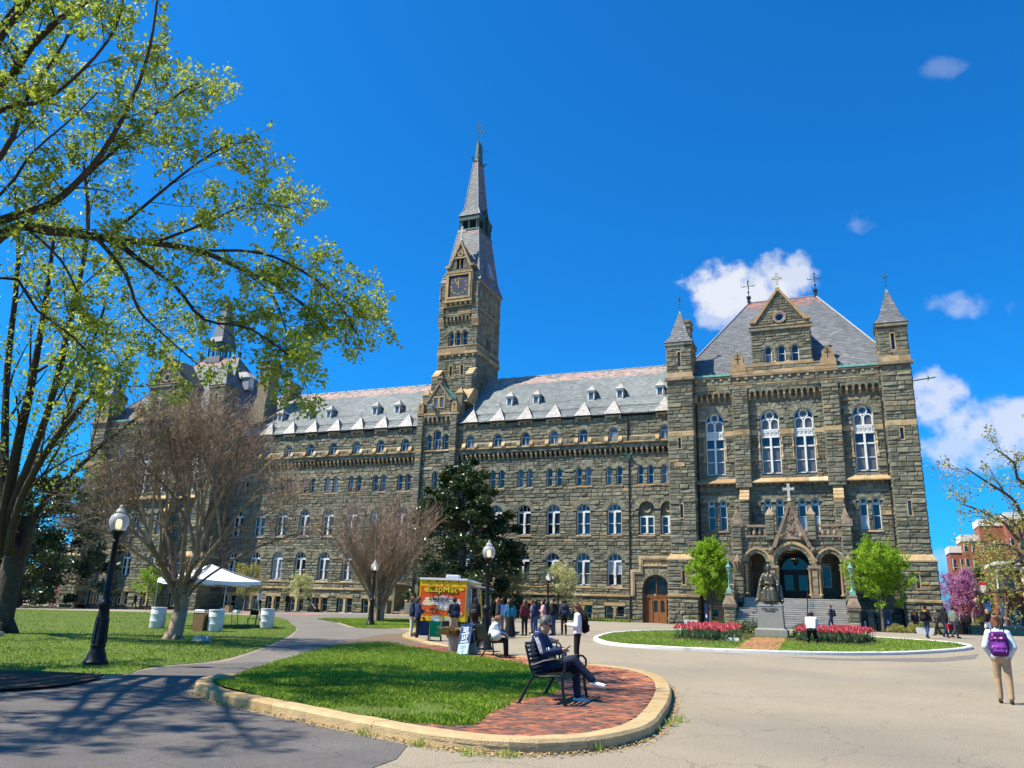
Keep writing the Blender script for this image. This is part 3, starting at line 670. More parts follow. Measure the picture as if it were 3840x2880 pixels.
def win_hall(F, uc, hw, vb, vs, split=True, depth=.33):
    """round-headed two-light sash window with three-light fan"""
    w0, w1 = -depth+.02, -depth+.13; mb = MB('white_paint'); t = .09
    o = arch_outline(uc, hw, vb, vs, 12); i = arch_outline(uc, hw-t, vb+.08, vs, 12)
    mb.ring(F, o, i, w0, w1, .8)
    tv = vs-.16; mb.rect(F, uc-hw+t, uc+hw-t, tv, tv+.2, w0, w1+.03, .9)
    for s in (-1, 1):
        u = uc+s*hw*.3; mb.rect(F, u-.032, u+.032, tv+.2, vs+math.sqrt((hw-t)**2-(hw*.3)**2), w0, w1-.01, .7)
    mb.rect(F, uc-.11, uc+.11, vb+.08, tv, w0, w1+.06, .85)
    mb.rect(F, uc-.075, uc+.075, vb+.9, tv-.4, w1+.06, w1+.09, .9)
    mid = vb+(tv-vb)*.5
    for s in (-1, 1):
        a, b = (uc+.11, uc+hw-t) if s > 0 else (uc-hw+t, uc-.11)
        mb.rect(F, a, b, mid-.03, mid+.03, w0, w1-.02, .7)
    wo = mb.build('window', B)
    r = random.random(); gu = random.choice(GL); gl = random.choice(['glass_dark', 'glass_dark', 'glass_grey', gu]); gt = random.choice(['glass_blue', 'glass_grey', 'glass_dark'])
    pw = w0+.03
    if split:
        pane(F, [(uc-hw+t, tv+.2), (uc+hw-t, tv+.2)]+arc(uc, vs, hw-t, 0, 180, 12), pw, wo, gt)
        for s in (-1, 1):
            a, b = (uc+.11, uc+hw-t) if s > 0 else (uc-hw+t, uc-.11)
            pane(F, rectp(a, b, vb+.08, mid), pw, wo, gl); pane(F, rectp(a, b, mid, tv), pw, wo, gu)
    else: pane(F, arch_outline(uc, hw-.02, vb, vs, 12), pw, wo, gl)
    return wo
def win_single(F, uc, hw, vb, vs, depth=.3, rail=.48, vbar=False, roundel=False, split=False, g=None, g2=None):
    w0, w1 = -depth+.02, -depth+.11; mb = MB('white_paint'); t = min(.075, hw*.24)
    mb.ring(F, arch_outline(uc, hw, vb, vs, 10), arch_outline(uc, hw-t, vb+.06, vs, 10), w0, w1, .8)
    top = vs+hw; rv = vb+(top-vb)*rail; mb.rect(F, uc-hw+t, uc+hw-t, rv-.028, rv+.028, w0, w1-.02, .8)
    if vbar: mb.rect(F, uc-.025, uc+.025, vb+.06, rv, w0, w1-.02, .8)
    if roundel:
        cv = vs+.0; mb.ring(F, arc(uc, cv, hw-t+.01, 0, 345, 15), arc(uc, cv, hw-t-.06, 0, 345, 15), w0, w1, .8); mb.rect(F, uc-hw+t, uc+hw-t, cv-hw+t-.08, cv-hw+t+.0, w0, w1, .8)
    wo = mb.build('window', B); pw = w0+.03; g = g or random.choice(GL); g2 = g2 or random.choice([g, 'glass_dark', 'glass_blue'])
    if split:
        pane(F, [(uc-hw+t, rv), (uc+hw-t, rv)]+arc(uc, vs, hw-t, 0, 180, 10), pw, wo, g2); pane(F, rectp(uc-hw+t, uc+hw-t, vb+.06, rv), pw, wo, g)
    else: pane(F, arch_outline(uc, hw-.02, vb, vs, 10), pw, wo, g)
    return wo
def win_slit(F, uc, hw, vb, vt, vol):
    mb = MB('sandstone'); mb.ring(F, rectp(uc-hw-.1, uc+hw+.1, vb-.1, vt+.12), rectp(uc-hw, uc+hw, vb, vt), -.3, .05, .45); wo = mb.build('slit_window', B)
    pane(F, rectp(uc-hw, uc+hw, vb, vt), -.24, wo, random.choice(['glass_dark', 'glass_grey', 'glass_dark']))
def win_base(F, uc, vb, vt, hw=.95, mat='sandstone'):
    """cellar window: two square-headed lights in a sandstone surround"""
    mb = MB(mat); mb.rect(F, uc-hw-.08, uc+hw+.08, vt-.3, vt, -.3, .09, random.random()); mb.rect(F, uc-.14, uc+.14, vb, vt-.3, -.3, .05, random.random())
    mb.rect(F, uc-.26, uc+.26, vt-.48, vt-.3, -.3, .055, random.random()); wo = mb.build('cellar_window', B)
    for s in (-1, 1):
        a, b = (uc+.14, uc+hw-.05) if s > 0 else (uc-hw+.05, uc-.14); f = MB('white_paint')
        f.ring(F, rectp(a, b, vb, vt-.3), rectp(a+.06, b-.06, vb+.06, vt-.36), -.32, -.22, .4); f.rect(F, a+.06, b-.06, (vb+vt)/2-.15, (vb+vt)/2-.1, -.32, -.24, .4); fo = f.build('frame', wo)
        p = MB(random.choice(['glass_dark', 'glass_grey', 'glass_dark'])); p.poly([F(u, v, -.3) for u, v in rectp(a, b, vb, vt-.3)]); p.build('pane', wo)
def colonnette(F, u, vb, vt, w, r=.075, mat='sandstone', name='colonnette'):
    mb = MB(mat); x, y, _ = F(u, 0, w); h = vt-vb
    mb.lathe([(r*1.7, 0), (r*1.7, .1), (r, .16), (r*.95, h-.26), (r*1.15, h-.22), (r*.95, h-.2), (r*1.7, h-.06), (r*1.75, h)], (x, y, vb), 10, random.random()); return mb.build(name, B, smooth=True)
def arcade(F, u0, u1, vlo, vhi, w, n=None, ind=True, pitch=.54):
    """scalloped corbel table"""
    n = n or max(1, round((u1-u0)/pitch)); p = (u1-u0)/n; r = p*.33; va = vhi-(vhi-vlo)*.42; mb = MB('stone')
    for k in range(n):
        c = u0+p*(k+.5); poly = [(c-p/2+.004, va-.1), (c-r, va-.1), (c-r, va)]+arc(c, va, r, 180, 0, 6)+[(c+r, va-.1), (c+p/2-.004, va-.1), (c+p/2-.004, vhi), (c-p/2+.004, vhi)]
        mb.slab(poly, F, -.06, w+random.uniform(-.03, .03), stone_tone() if random.random() < .8 else .75)
    mb.build('arcade_band', B)
    co = MB('sandstone')
    for k in range(n+1):
        c = u0+p*k; q = MB('sandstone') if ind else co
        profile(q, F, c-p*.17, c+p*.17, [(-.05, va-.1), (w*.95, va-.1), (w*.95, va-.25), (w*.35, vlo-.02), (-.05, vlo-.02)], random.random())
        if ind: q.build('corbel', B)
    if not ind: co.build('corbel', B, kind='stuff')
def slates(O, U, Vv, span, vmax, tonefn, mat, name='slates', exp=.21, wd=.34, parent=None, lip=.022):
    O, U, Vv = Vector(O), Vector(U).normalized(), Vector(Vv).normalized(); Nn = U.cross(Vv).normalized()
    if Nn.z < 0: Nn = -Nn
    V = []; F = []; T = []; v = 0; row = 0
    while v < vmax-.01:
        ve = min(v+exp*1.06, vmax); a0, a1 = span(v); b0, b1 = span(ve)
        w = max(a1-a0, .05); n = max(1, int(w/wd)); off = (row % 2)*.5*wd
        edges = [a0]+[a0+off+wd*k for k in range(n+1) if a0+.05 < a0+off+wd*k < a1-.05]+[a1]
        for ua, ub in zip(edges, edges[1:]):
            f0, f1 = (ua-a0)/w, (ub-a0)/w; c0, c1 = b0+(b1-b0)*f0, b0+(b1-b0)*f1; l = lip*random.uniform(.7, 1.4); b = len(V)
            for p in (O+U*(ua+.004)+Vv*v+Nn*l, O+U*(ub-.004)+Vv*v+Nn*l, O+U*(c1-.004)+Vv*ve+Nn*.002, O+U*(c0+.004)+Vv*ve+Nn*.002, O+U*(ua+.004)+Vv*v, O+U*(ub-.004)+Vv*v): V.append(tuple(p))
            F += [(b, b+1, b+2, b+3), (b+4, b+5, b+1, b)]; t = tonefn((ua+ub)/2, v); T += [t, t]
        v += exp; row += 1
    o = link(name, arr_mesh(name, V, F, [mat], T), parent); tag(o, kind='stuff'); return o
def cross3(mb, F, uc, vb, vt, w, t=.1, arm=.42, ring=True, d=.09):
    h = vt-vb; ay = vb+h*.66
    mb.rect(F, uc-t, uc+t, vb, vt, w-d, w+d); mb.rect(F, uc-arm, uc-t, ay-t, ay+t, w-d, w+d); mb.rect(F, uc+t, uc+arm, ay-t, ay+t, w-d, w+d)
    for s in (-1, 1): mb.rect(F, uc+s*arm-.03, uc+s*arm+.03, ay-t*1.5, ay+t*1.5, w-d*1.05, w+d*1.05)
    mb.rect(F, uc-t*1.5, uc+t*1.5, vt-.05, vt+.02, w-d*1.05, w+d*1.05)
    if ring: mb.ring(F, arc(uc, ay, t*2.0, 0, 342, 19), arc(uc, ay, t*1.3, 0, 342, 19), w-d*.7, w+d*1.1)
    mb.frustum(*sorted((F(uc-t*1.7, 0, w)[0], F(uc+t*1.7, 0, w)[0])), F(uc, 0, w)[1]-.16, F(uc, 0, w)[1]+.16, vb-.16, *sorted((F(uc-t, 0, w)[0], F(uc+t, 0, w)[0])), F(uc, 0, w)[1]-.1, F(uc, 0, w)[1]+.1, vb+.06)
def finial(mb, x, y, z, h):
    mb.tube([(x, y, z), (x, y, z+h)], [.05, .018], 6); mb.lathe([(.03, 0), (.1, .03), (.03, .07)], (x, y, z+h*.22), 8); mb.lathe([(.03, 0), (.085, .03), (.03, .06)], (x, y, z+h*.4), 8)
    for k in range(4):
        a = k*math.pi/2; c, s = math.cos(a), math.sin(a)
        mb.tube([(x, y, z+h*.6), (x+.16*c, y+.16*s, z+h*.63), (x+.24*c, y+.24*s, z+h*.72), (x+.18*c, y+.18*s, z+h*.76)], [.035, .045, .035, .02], 5)
    mb.ball((x, y, z+h*.68), .06, 6, 4)
def roofmat(ridgeZ, base=.42):
    def f(pink):
        def t(u, v):
            if v > pink+.35 and random.random() < .4+.4*min(1, (v-pink)/.9): return random.uniform(.86, 1)
            return min(max(random.gauss(base, .10)+.10*math.sin(u*.35+v*.2), 0), .8)
        return t
    return f
def rail_pinnacle(mb, x0, x1, y0, y1, z0, zc, zt):
    mb.mat('stone'); mb.box(x0, x1, y0, y1, z0, zc, .5); mb.mat('sandstone'); mb.box(x0-.06, x1+.06, y0-.06, y1+.06, zc, zc+.14, .3)
    cx, cy = (x0+x1)/2, (y0+y1)/2; mb.pyramid(x0-.02, x1+.02, y0-.02, y1+.02, zc+.14, cx, cy, zt, .3)
# ---------------------------------------------------------------- wing
WING_BAYS_R = [-9.48+3.2*i for i in range(7)]; WING_BAYS_L = [-17.58-3.2*j for j in range(8)]
def volume(name):
    v = Vol(name); v.holder = link(name+'_arches', MB('stone').mesh(name), None); v.holder.name = 'window_arches'; v.holder.parent = B; return v
def wing(x0, x1, bays, side):
    vol = volume('wing_wall'); F = frame(0, 0, 1, 0); ops = []; right = side == 'R'
    for x in bays:
        if right and x > 9: continue
        ops += [(x, .73, 4.4, 6.78, 'arch', .5), (x, .73, 9.3, 11.65, 'arch', .52), (x-.52, .3, 14.27, 15.85, 'arch', .42), (x+.52, .3, 14.27, 15.85, 'arch', .42), (x, .95, .6, 2.52, 'rect', 0)]
    if right:
        for x in (9.75, 11.9): ops += [(x, .76, 9.3, 11.75, 'arch', .5)]
        for x in (9.2, 10.22, 11.55, 12.5): ops.append((x, .3, 14.27, 15.85, 'arch', .42))
        ops.append((10.55, 1.28, .6, 4.2, 'arch', .6))
    wall(vol, F, x0, x1, .5, 17.4, ops)
    FT = frame(0, -.32, 1, 0); opT = [(x, .48, 18.68, 19.62, 'arch', .36) for x in bays]+([(11.75, .48, 18.68, 19.62, 'arch', .36)] if right else [])
    wall(vol, FT, x0, x1, 17.95, 21.2, opT, hmin=.24, hmax=.42)
    vol.m.mat('mortar'); vol.m.box(x0, x1, .45, 14.5, .3, 21.1); vol.m.box(x0, x1, -.3, .46, 17.9, 17.96)
    for x in bays:
        near_ = right
        if not (right and x > 9):
            trim(vol, F, x, .73, 4.4, 6.78, .5, ind=near_ and x > -4); win_hall(F, x, .73, 4.4, 6.78, near_)
            trim(vol, F, x, .73, 9.3, 11.65, .52, ind=near_ and x > -7); win_hall(F, x, .73, 9.3, 11.65, near_)
            for s in (-1, 1): trim(vol, F, x+s*.52, .3, 14.27, 15.85, .42, ind=False); win_single(F, x+s*.52, .3, 14.27, 15.85)
            colonnette(F, x, 14.27, 15.75, -.12, .08)
            sill(F, x-.82, x+.82, 4.18, 4.38, .07); sill(F, x-.82, x+.82, 9.1, 9.28, .09); sill(F, x-.92, x+.92, 14.06, 14.25, .08)
            win_base(F, x, .95, 2.82)
        trim(vol, FT, x, .48, 18.68, 19.62, .36, ind=False, depth=.3, proud=.07)
        lou = right and abs(x-6.52) < .1
        wo = win_single(FT, x, .48, 18.68, 19.62, .27, .6, vbar=not lou)
        if lou:
            for k in range(7): q = MB('white_paint'); profile(q, FT, x-.4, x+.4, [(-.2, 18.78+k*.1), (-.12, 18.74+k*.1), (-.12, 18.76+k*.1), (-.2, 18.8+k*.1)], .4); q.build('louvre', wo)
    if right:
        for x in (9.75, 11.9):
            trim(vol, F, x, .76, 9.3, 11.75, .5, ind=True); fr = MB('white_paint'); fr.ring(F, rectp(x-.72, x+.72, 9.3, 11.1), rectp(x-.62, x+.62, 9.4, 10.95), -.31, -.2, .8); fr.rect(F, x-.1, x+.1, 9.4, 10.95, -.31, -.14, .85); fr.rect(F, x-.62, x+.62, 10.12, 10.18, -.31, -.22, .8); wo = fr.build('window', B)
            for s in (-1, 1): a_, b_ = sorted((x+s*.1, x+s*.62)); pane(F, rectp(a_, b_, 9.4, 10.15), -.28, wo, 'glass_dark'); pane(F, rectp(a_, b_, 10.15, 10.95), -.28, wo, 'glass_blue')
            sill(F, x-.85, x+.85, 9.1, 9.28, .09)
            q = MB('stone'); q.slab([(x-.74, 11.15), (x+.74, 11.15)]+arc(x, 11.75, .74, 0, 180, 10), F, -.34, -.3, .35); q.mat('sandstone'); q.ring(F, arc(x, 11.8, .38, 190, 350, 8), arc(x, 11.86, .25, 190, 350, 8), -.3, -.2, .7, closed=False); q.build('tracery', B)
        for x in (9.2, 10.22, 11.55, 12.5): trim(vol, F, x, .3, 14.27, 15.85, .42, ind=False); win_single(F, x, .3, 14.27, 15.85)
        for x in (9.71, 12.0): colonnette(F, x, 14.27, 15.75, -.12, .08)
        sill(F, 8.8, 12.5, 14.06, 14.25, .08); trim(vol, FT, 11.75, .48, 18.68, 19.62, .36, ind=False, depth=.3); win_single(FT, 11.75, .48, 18.68, 19.62, .27, .6, vbar=True)
        # side door
        trim(vol, F, 10.55, 1.28, 1.0, 4.2, .6, depth=.44, n=13)
        FD = frame(0, -.5, 1, 0)
        d = MB('door_wood'); d.rect(FD, 9.27, 11.83, 3.35, 3.55, -.85, -.7, .2); d.rect(FD, 10.0, 10.14, 1.05, 3.35, -.85, -.66, .8); d.rect(FD, 11.4, 11.5, 1.05, 3.35, -.85, -.66, .8); d.rect(FD, 9.27, 10.0, 1.05, 3.35, -.85, -.78, .15); d.rect(FD, 11.5, 11.83, 1.05, 3.35, -.85, -.78, .15)
        d.ring(FD, arch_outline(10.55, 1.27, 3.55, 4.2, 12), arch_outline(10.55, 1.15, 3.65, 4.2, 12), -.85, -.7, .2); d.rect(FD, 10.5, 10.6, 3.6, 5.35, -.85, -.72, .2)
        do = d.build('side_door', B); pane(FD, arch_outline(10.55, 1.2, 3.5, 4.2, 12), -.8, do, 'glass_dark')
        for a, b in ((10.14, 10.76), (10.78, 11.4)):
            q = MB('door_wood'); q.ring(FD, rectp(a, b, 1.05, 3.35), rectp(a+.13, b-.13, 2.05, 3.1), -.84, -.72, .75); q.rect(FD, a+.13, b-.13, 1.2, 1.95, -.84, -.74, .95); q.rect(FD, a+.06, b-.06, 1.1, 2.05, -.84, -.76, .7); lo = q.build('door_leaf', do); pane(FD, rectp(a+.13, b-.13, 2.05, 3.1), -.8, lo, 'glass_dark')
        q = MB('iron'); q.tube([FD(10.5, 4.3, -.3), FD(10.5, 3.7, -.3)], .012, 5); q.mat('lamp_globe'); q.ball(FD(10.5, 3.55, -.3), (.1, .1, .16), 8, 6); q.build('hanging_lantern', B, smooth=True)
        # stepped sandstone label over the door
        mb = MB('sandstone')
        pts = [(8.12, 3.45), (8.12, 5.92), (8.95, 5.92), (8.95, 7.22), (12.6, 7.22)]; inn = [(8.5, 3.45), (8.5, 5.55), (9.32, 5.55), (9.32, 6.85), (12.6, 6.85)]
        mb.ring(F, pts, inn, -.05, .16, .8, closed=False); mb.ring(F, [(8.2, 3.45), (8.2, 5.84), (9.03, 5.84), (9.03, 7.14), (12.6, 7.14)], [(8.36, 3.45), (8.36, 5.68), (9.19, 5.68), (9.19, 6.98), (12.6, 6.98)], .16, .2, .9, closed=False)
        mb.rect(F, 9.34, 12.6, 6.26, 6.42, -.05, .12, .9); mb.rect(F, 9.34, 12.6, 6.42, 6.85, -.05, .05, .7); q = mb.build('door_label', B)
        for k in range(8):
            r = MB('sandstone'); c = 9.6+k*.38
            for a in range(4): r.ball(F(c+.08*math.cos(a*1.57+.78), 6.63+.08*math.sin(a*1.57+.78), .06), (.06, .04, .06), 6, 4, .2)
            r.build('rosette', q)
    course(F, x0, 8.1 if right else x1, 3.33, 3.55, .16); course(F, x0, 8.1 if right else x1, 4.06, 4.18, .09)
    course(FT, x0, x1, 18.38, 18.56, .2, name='string_course')
    arcade(F, x0+.05, x1-.05, 17.3, 18.4, .34, ind=right)
    # low parapet with sloped sandstone blocks between the attic windows
    allb = sorted(list(bays)+([11.75] if right else [])); mb = MB('sandstone')
    for x in allb:
        for s in (-1, 1):
            c = x+s*.72; b = MB('sandstone'); profile(b, FT, c-.2, c+.2, [(-.02, 18.56), (.3, 18.56), (.3, 18.72), (.06, 19.14), (-.02, 19.14)], random.random()); b.build('sloped_block', B)
    for a, b in zip(allb, allb[1:]):
        if b-a > 1.9: 
            profile(mb, FT, a+.92, b-.92, [(-.02, 18.98), (.1, 18.98), (.1, 19.06), (.03, 19.12), (-.02, 19.12)], random.random())
            vol.st += [(FT, a+.92+(b-a-1.84)*k/2, a+.92+(b-a-1.84)*(k+1)/2, 18.56, 18.98, stone_tone(), .07, .08) for k in range(2)]
    mb.build('parapet_cap', B)
    # eaves: gutter, brackets, roof
    e = MB('dark_metal'); e.rect(FT, x0, x1, 21.3, 21.42, -.1, .34); k = x0
    while k < x1: e.tube([FT(k, 21.42, .3), FT(k, 21.56, .3)], .025, 4); k += .85
    e.build('gutter', B)
    for x in allb:
        q = MB('sandstone'); q.rect(FT, x-.85, x+.85, 21.1, 21.29, -.05, .22, random.random())
        for s in (-.7, 0, .7): q.rect(FT, x+s-.1, x+s+.1, 20.88, 21.1, -.05, .2, random.random())
        q.build('eave_bracket', B)
        py = MB('lead'); base = (x-.92, x+.92, -.72, 1.4, 21.42); ap = (x, .15, 23.1)
        py.mat('lead'); py.pyramid(*base, ap[0], ap[1], ap[2]-.03); po = py.build('roof_pyramid', B)
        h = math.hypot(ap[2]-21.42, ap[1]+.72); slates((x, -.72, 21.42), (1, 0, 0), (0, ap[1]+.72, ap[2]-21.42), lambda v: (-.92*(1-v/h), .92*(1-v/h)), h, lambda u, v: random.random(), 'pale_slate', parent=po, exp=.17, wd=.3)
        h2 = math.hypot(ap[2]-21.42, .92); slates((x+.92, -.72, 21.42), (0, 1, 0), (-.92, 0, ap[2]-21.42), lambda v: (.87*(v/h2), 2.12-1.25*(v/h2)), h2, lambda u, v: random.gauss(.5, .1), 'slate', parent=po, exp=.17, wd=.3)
        f = MB('lead'); f.tube([(x, .15, 22.95), (x, .15, 23.5)], [.07, .025], 6); f.lathe([(.02, 0), (.1, .05), (.02, .1)], (x, .15, 23.48), 6); f.ball((x, .15, 23.66), .06, 6, 4); f.build('finial', po)
    sl = MB('slate'); sl.add([(x0, -.6, 21.4), (x1, -.6, 21.4), (x1, 7, 28.5), (x0, 7, 28.5), (x1, 14.6, 21.4), (x0, 14.6, 21.4)], [(0, 1, 2, 3), (3, 2, 4, 5)]); ro = sl.build('wing_roof', B)
    Ls = math.hypot(7.6, 7.1); slates((x0, -.6, 21.42), (1, 0, 0), (0, 7.6, 7.1), lambda v: (0, x1-x0), Ls, roofmat(28.5)(8.2), 'slate', parent=ro, exp=.26, wd=.42)
    rd = MB('lead'); rd.tube([(x0, 7, 28.53), (x1, 7, 28.53)], .09, 6); k = x0+.5
    while k < x1: rd.box(k-.12, k+.12, 6.9, 7.1, 28.55, 28.68); k += 1.5
    rd.build('ridge_roll', ro)
    dx = [-5.91, -2.75, 3.54, 6.68, 10.94] if right else [-37.04, -32.88, -29.76, -23.24, -20.2]
    for x in dx:
        d = MB('white_paint'); y0 = 1.75; z0 = 23.62
        d.ring(frame(0, y0, 1, 0), rectp(x-.36, x+.36, z0, z0+1.05), rectp(x-.24, x+.24, z0+.16, z0+.92), -.06, .04, .8); d.rect(frame(0, y0, 1, 0), x-.46, x+.46, z0+.98, z0+1.1, -.1, .12, .7); dm = d.build('dormer', ro)
        for sx in (-.36, .36): d = MB('lead'); d.add([(x+sx, y0, z0), (x+sx, y0, z0+1.0), (x+sx, y0+1.1, z0+1.0)], [(0, 1, 2)]); d.build('dormer_cheek', ro)
        d = MB('lead'); d.pyramid(x-.52, x+.52, y0-.18, y0+1.6, z0+1.1, x, y0+.5, z0+1.85); d.build('dormer_roof', ro)
        h = math.hypot(.68, .75); slates((x, y0-.18, z0+1.1), (1, 0, 0), (0, .68, .75), lambda v: (-.52*(1-v/h), .52*(1-v/h)), h, lambda u, v: random.random(), 'pale_slate', parent=dm, exp=.16, wd=.26)
        pane(frame(0, y0, 1, 0), rectp(x-.25, x+.25, z0+.15, z0+.93), -.03, dm, 'glass_grey')
    sr = MB('dark_metal'); sr.tube([(x0+.3, .05, 22.4), (x1-.3, .05, 22.4)], .02, 4); sr.tube([(x0+.3, .05, 22.3), (x1-.3, .05, 22.3)], .015, 4); sr.tube([(x0+.3, 1.7, 23.75), (x1-.3, 1.7, 23.75)], .012, 4); sr.build('snow_rail', ro)
    vol.finish(); return vol
wing(-11.05, 13.2, WING_BAYS_R[:6], 'R'); wing(-42.2, -16.0, WING_BAYS_L, 'L')
# downpipe with copper hopper
def downpipe(x, y, z0, z1, hop=True):
    mb = MB('dark_metal'); mb.tube([(x, y-.1, z0), (x, y-.1, z1)], .075, 8)
    k = z0+1
    while k < z1: mb.lathe([(.1, 0), (.1, .09)], (x, y-.1, k), 8); k += 2.4
    o = mb.build('downpipe', B)
    if hop:
        q = MB('copper'); q.frustum(x-.1, x+.1, y-.24, y, z1-.35, x-.22, x+.22, y-.42, y, z1+.1, .6)
        for s in (-1, 1): q.tube([(x, y-.3, z1), (x+s*.25, y-.45, z1+.12), (x+s*.5, y-.55, z1+.3)], [.06, .05, .02], 5)
        q.build('hopper', o)
downpipe(8.05, 0, 1.0, 17.05); downpipe(8.02, -.35, 18.5, 21.3, False); downpipe(-10.7, 0, 1, 21.2, False)
# ---------------------------------------------------------------- pavilions
def turret(xc, y0, y1, hw, vol, zb=23.65):
    FX = frame(0, y0, 1, 0); a, b = xc-hw, xc+hw
    course(FX, a-.22, b+.22, 23.62, 23.95, .3, 'brownstone', 'cornice'); course(FX, a-.06, b+.06, 23.95, 24.45, .1); course(FX, a, b, 22.98, 23.08, .07)
    vol.m.mat('mortar'); vol.m.box(a+.03, b-.03, y0+.33, y1-.03, 23.3, 26.9)
    for F, u0, u1 in ((FX, a, b), (frame(b, 0, 0, 1), y0, y1), (frame(a, 0, 0, -1), -y1, -y0)):
        c = (u0+u1)/2; wall(vol, F, u0, u1, 24.4, 26.9, [(c, .14, 25.05, 26.55, 'rect', 0)], hmin=.3, hmax=.5); win_slit(F, c, .14, 25.05, 26.55, vol); course(F, u0, u1, 24.78, 24.96, .05)
        course(F, u0-.12, u1+.12, 27.22, 27.55, .16, 'stone', 'turret_cornice'); course(F, u0-.03, u1+.03, 26.85, 27.25, .06, 'stone', 'turret_frieze')
    mb = MB('slate_grey'); e = .2; cy = (y0+y1)/2; d = (y1-y0)/2
    lv = [(hw+e, d+e, 27.56), (hw*.78, d*.78, 28.25), (hw*.1, d*.1, 31.0)]
    for (w0, d0, z0), (w1, d1, z1) in zip(lv, lv[1:]): mb.frustum(xc-w0, xc+w0, cy-d0, cy+d0, z0, xc-w1, xc+w1, cy-d1, cy+d1, z1, .45)
    ro = mb.build('turret_roof', B)
    for (w0, d0, z0), (w1, d1, z1) in zip(lv, lv[1:]):
        for (ox, oy, ux, uy, h0, h1, off, nn) in ((xc, cy-d0, 1, 0, w0, w1, d0-d1, (0, 1)), (xc+w0, cy, 0, 1, d0, d1, w0-w1, (-1, 0)), (xc-w0, cy, 0, 1, d0, d1, w0-w1, (1, 0))):
            L = math.hypot(off, z1-z0); slates((ox, oy, z0), (ux, uy, 0), (nn[0]*off, nn[1]*off, z1-z0), lambda v, h0=h0, h1=h1, L=L: (-h0-(h1-h0)*v/L, h0+(h1-h0)*v/L), L, lambda u, v: min(max(random.gauss(.42, .13), 0), .8), 'slate_grey', parent=ro, exp=.23, wd=.36)
    f = MB('copper'); f.frustum(xc-.2, xc+.2, cy-.2, cy+.2, 30.55, xc-.06, xc+.06, cy-.06, cy+.06, 31.25, .8); f.mat('dark_copper'); finial(f, xc, cy, 31.2, 2.0); f.build('finial', ro)
def big_window(F, uc, split):
    """tall traceried hall window: rose, two arched lights, panel, six lights"""
    hw, vb, vs = .86, 14.52, 19.68; w0, w1 = -.32, -.2; mb = MB('white_paint')
    mb.ring(F, arch_outline(uc, hw, vb, vs, 14), arch_outline(uc, hw-.09, vb+.1, vs, 14), w0, w1, .8)
    mb.rect(F, uc-.09, uc+.09, vb+.1, 17.95, w0, w1+.12, .9)
    for z, t, p in ((18.62, .07, .05), (17.98, .09, .08), (17.0, .07, .03), (15.75, .035, -.02)): mb.rect(F, uc-hw+.09, uc+hw-.09, z-t, z+t, w0, w1+p, .85)
    mb.rect(F, uc-hw+.09, uc+hw-.09, 18.05, 18.56, w0, w1, .8)
    for k in range(4):
        c = uc-.54+k*.36; mb.rect(F, c-.15, c-.09, 18.1, 18.5, w1, w1+.07, .9); mb.rect(F, c+.09, c+.15, 18.1, 18.5, w1, w1+.07, .9); mb.rect(F, c-.09, c+.09, 18.4, 18.5, w1, w1+.07, .9)
    for s in (-1, 1):
        c = uc+s*.4; mb.ring(F, [(c-.4, 18.68)]+arc(c, 19.3, .41, 180, 0, 8)+[(c+.4, 18.68)], [(c-.3, 18.68)]+arc(c, 19.3, .3, 180, 0, 8)+[(c+.3, 18.68)], w0, w1+.02, .85, closed=False)
    mb.ring(F, arc(uc, 20.0, .42, 0, 345, 23), arc(uc, 20.0, .31, 0, 345, 23), w0, w1+.03, .85)
    for k in range(8):
        a = k*math.pi/4; mb.tube([F(uc+.12*math.cos(a), 20+.12*math.sin(a), w0+.05), F(uc+.31*math.cos(a), 20+.31*math.sin(a), w0+.05)], .018, 4)
    wo = mb.build('hall_window', B); pw = w0+.03
    if split:
        for s in (-1, 1):
            a, b = (uc+.09, uc+hw-.08) if s > 0 else (uc-hw+.08, uc-.09); c = uc+s*.4
            pane(F, rectp(a, b, vb+.1, 15.75), pw, wo, 'glass_curtain'); pane(F, rectp(a, b, 15.75, 17.0), pw, wo, 'glass_curtain'); pane(F, rectp(a, b, 17.0, 17.95), pw, wo, 'glass_dark')
            pane(F, [(c-.3, 18.66), (c+.3, 18.66)]+arc(c, 19.3, .3, 0, 180, 8), pw, wo, 'glass_curtain')
        pane(F, arc(uc, 20.0, .33, 0, 345, 15), pw, wo, 'glass_dark'); pane(F, [(uc-hw+.08, 19.5), (uc+hw-.08, 19.5)]+arc(uc, vs, hw-.05, 0, 180, 10), pw-.01, wo, 'glass_dark')
    else: pane(F, arch_outline(uc, hw-.02, vb, vs, 12), pw, wo, 'glass_dark')
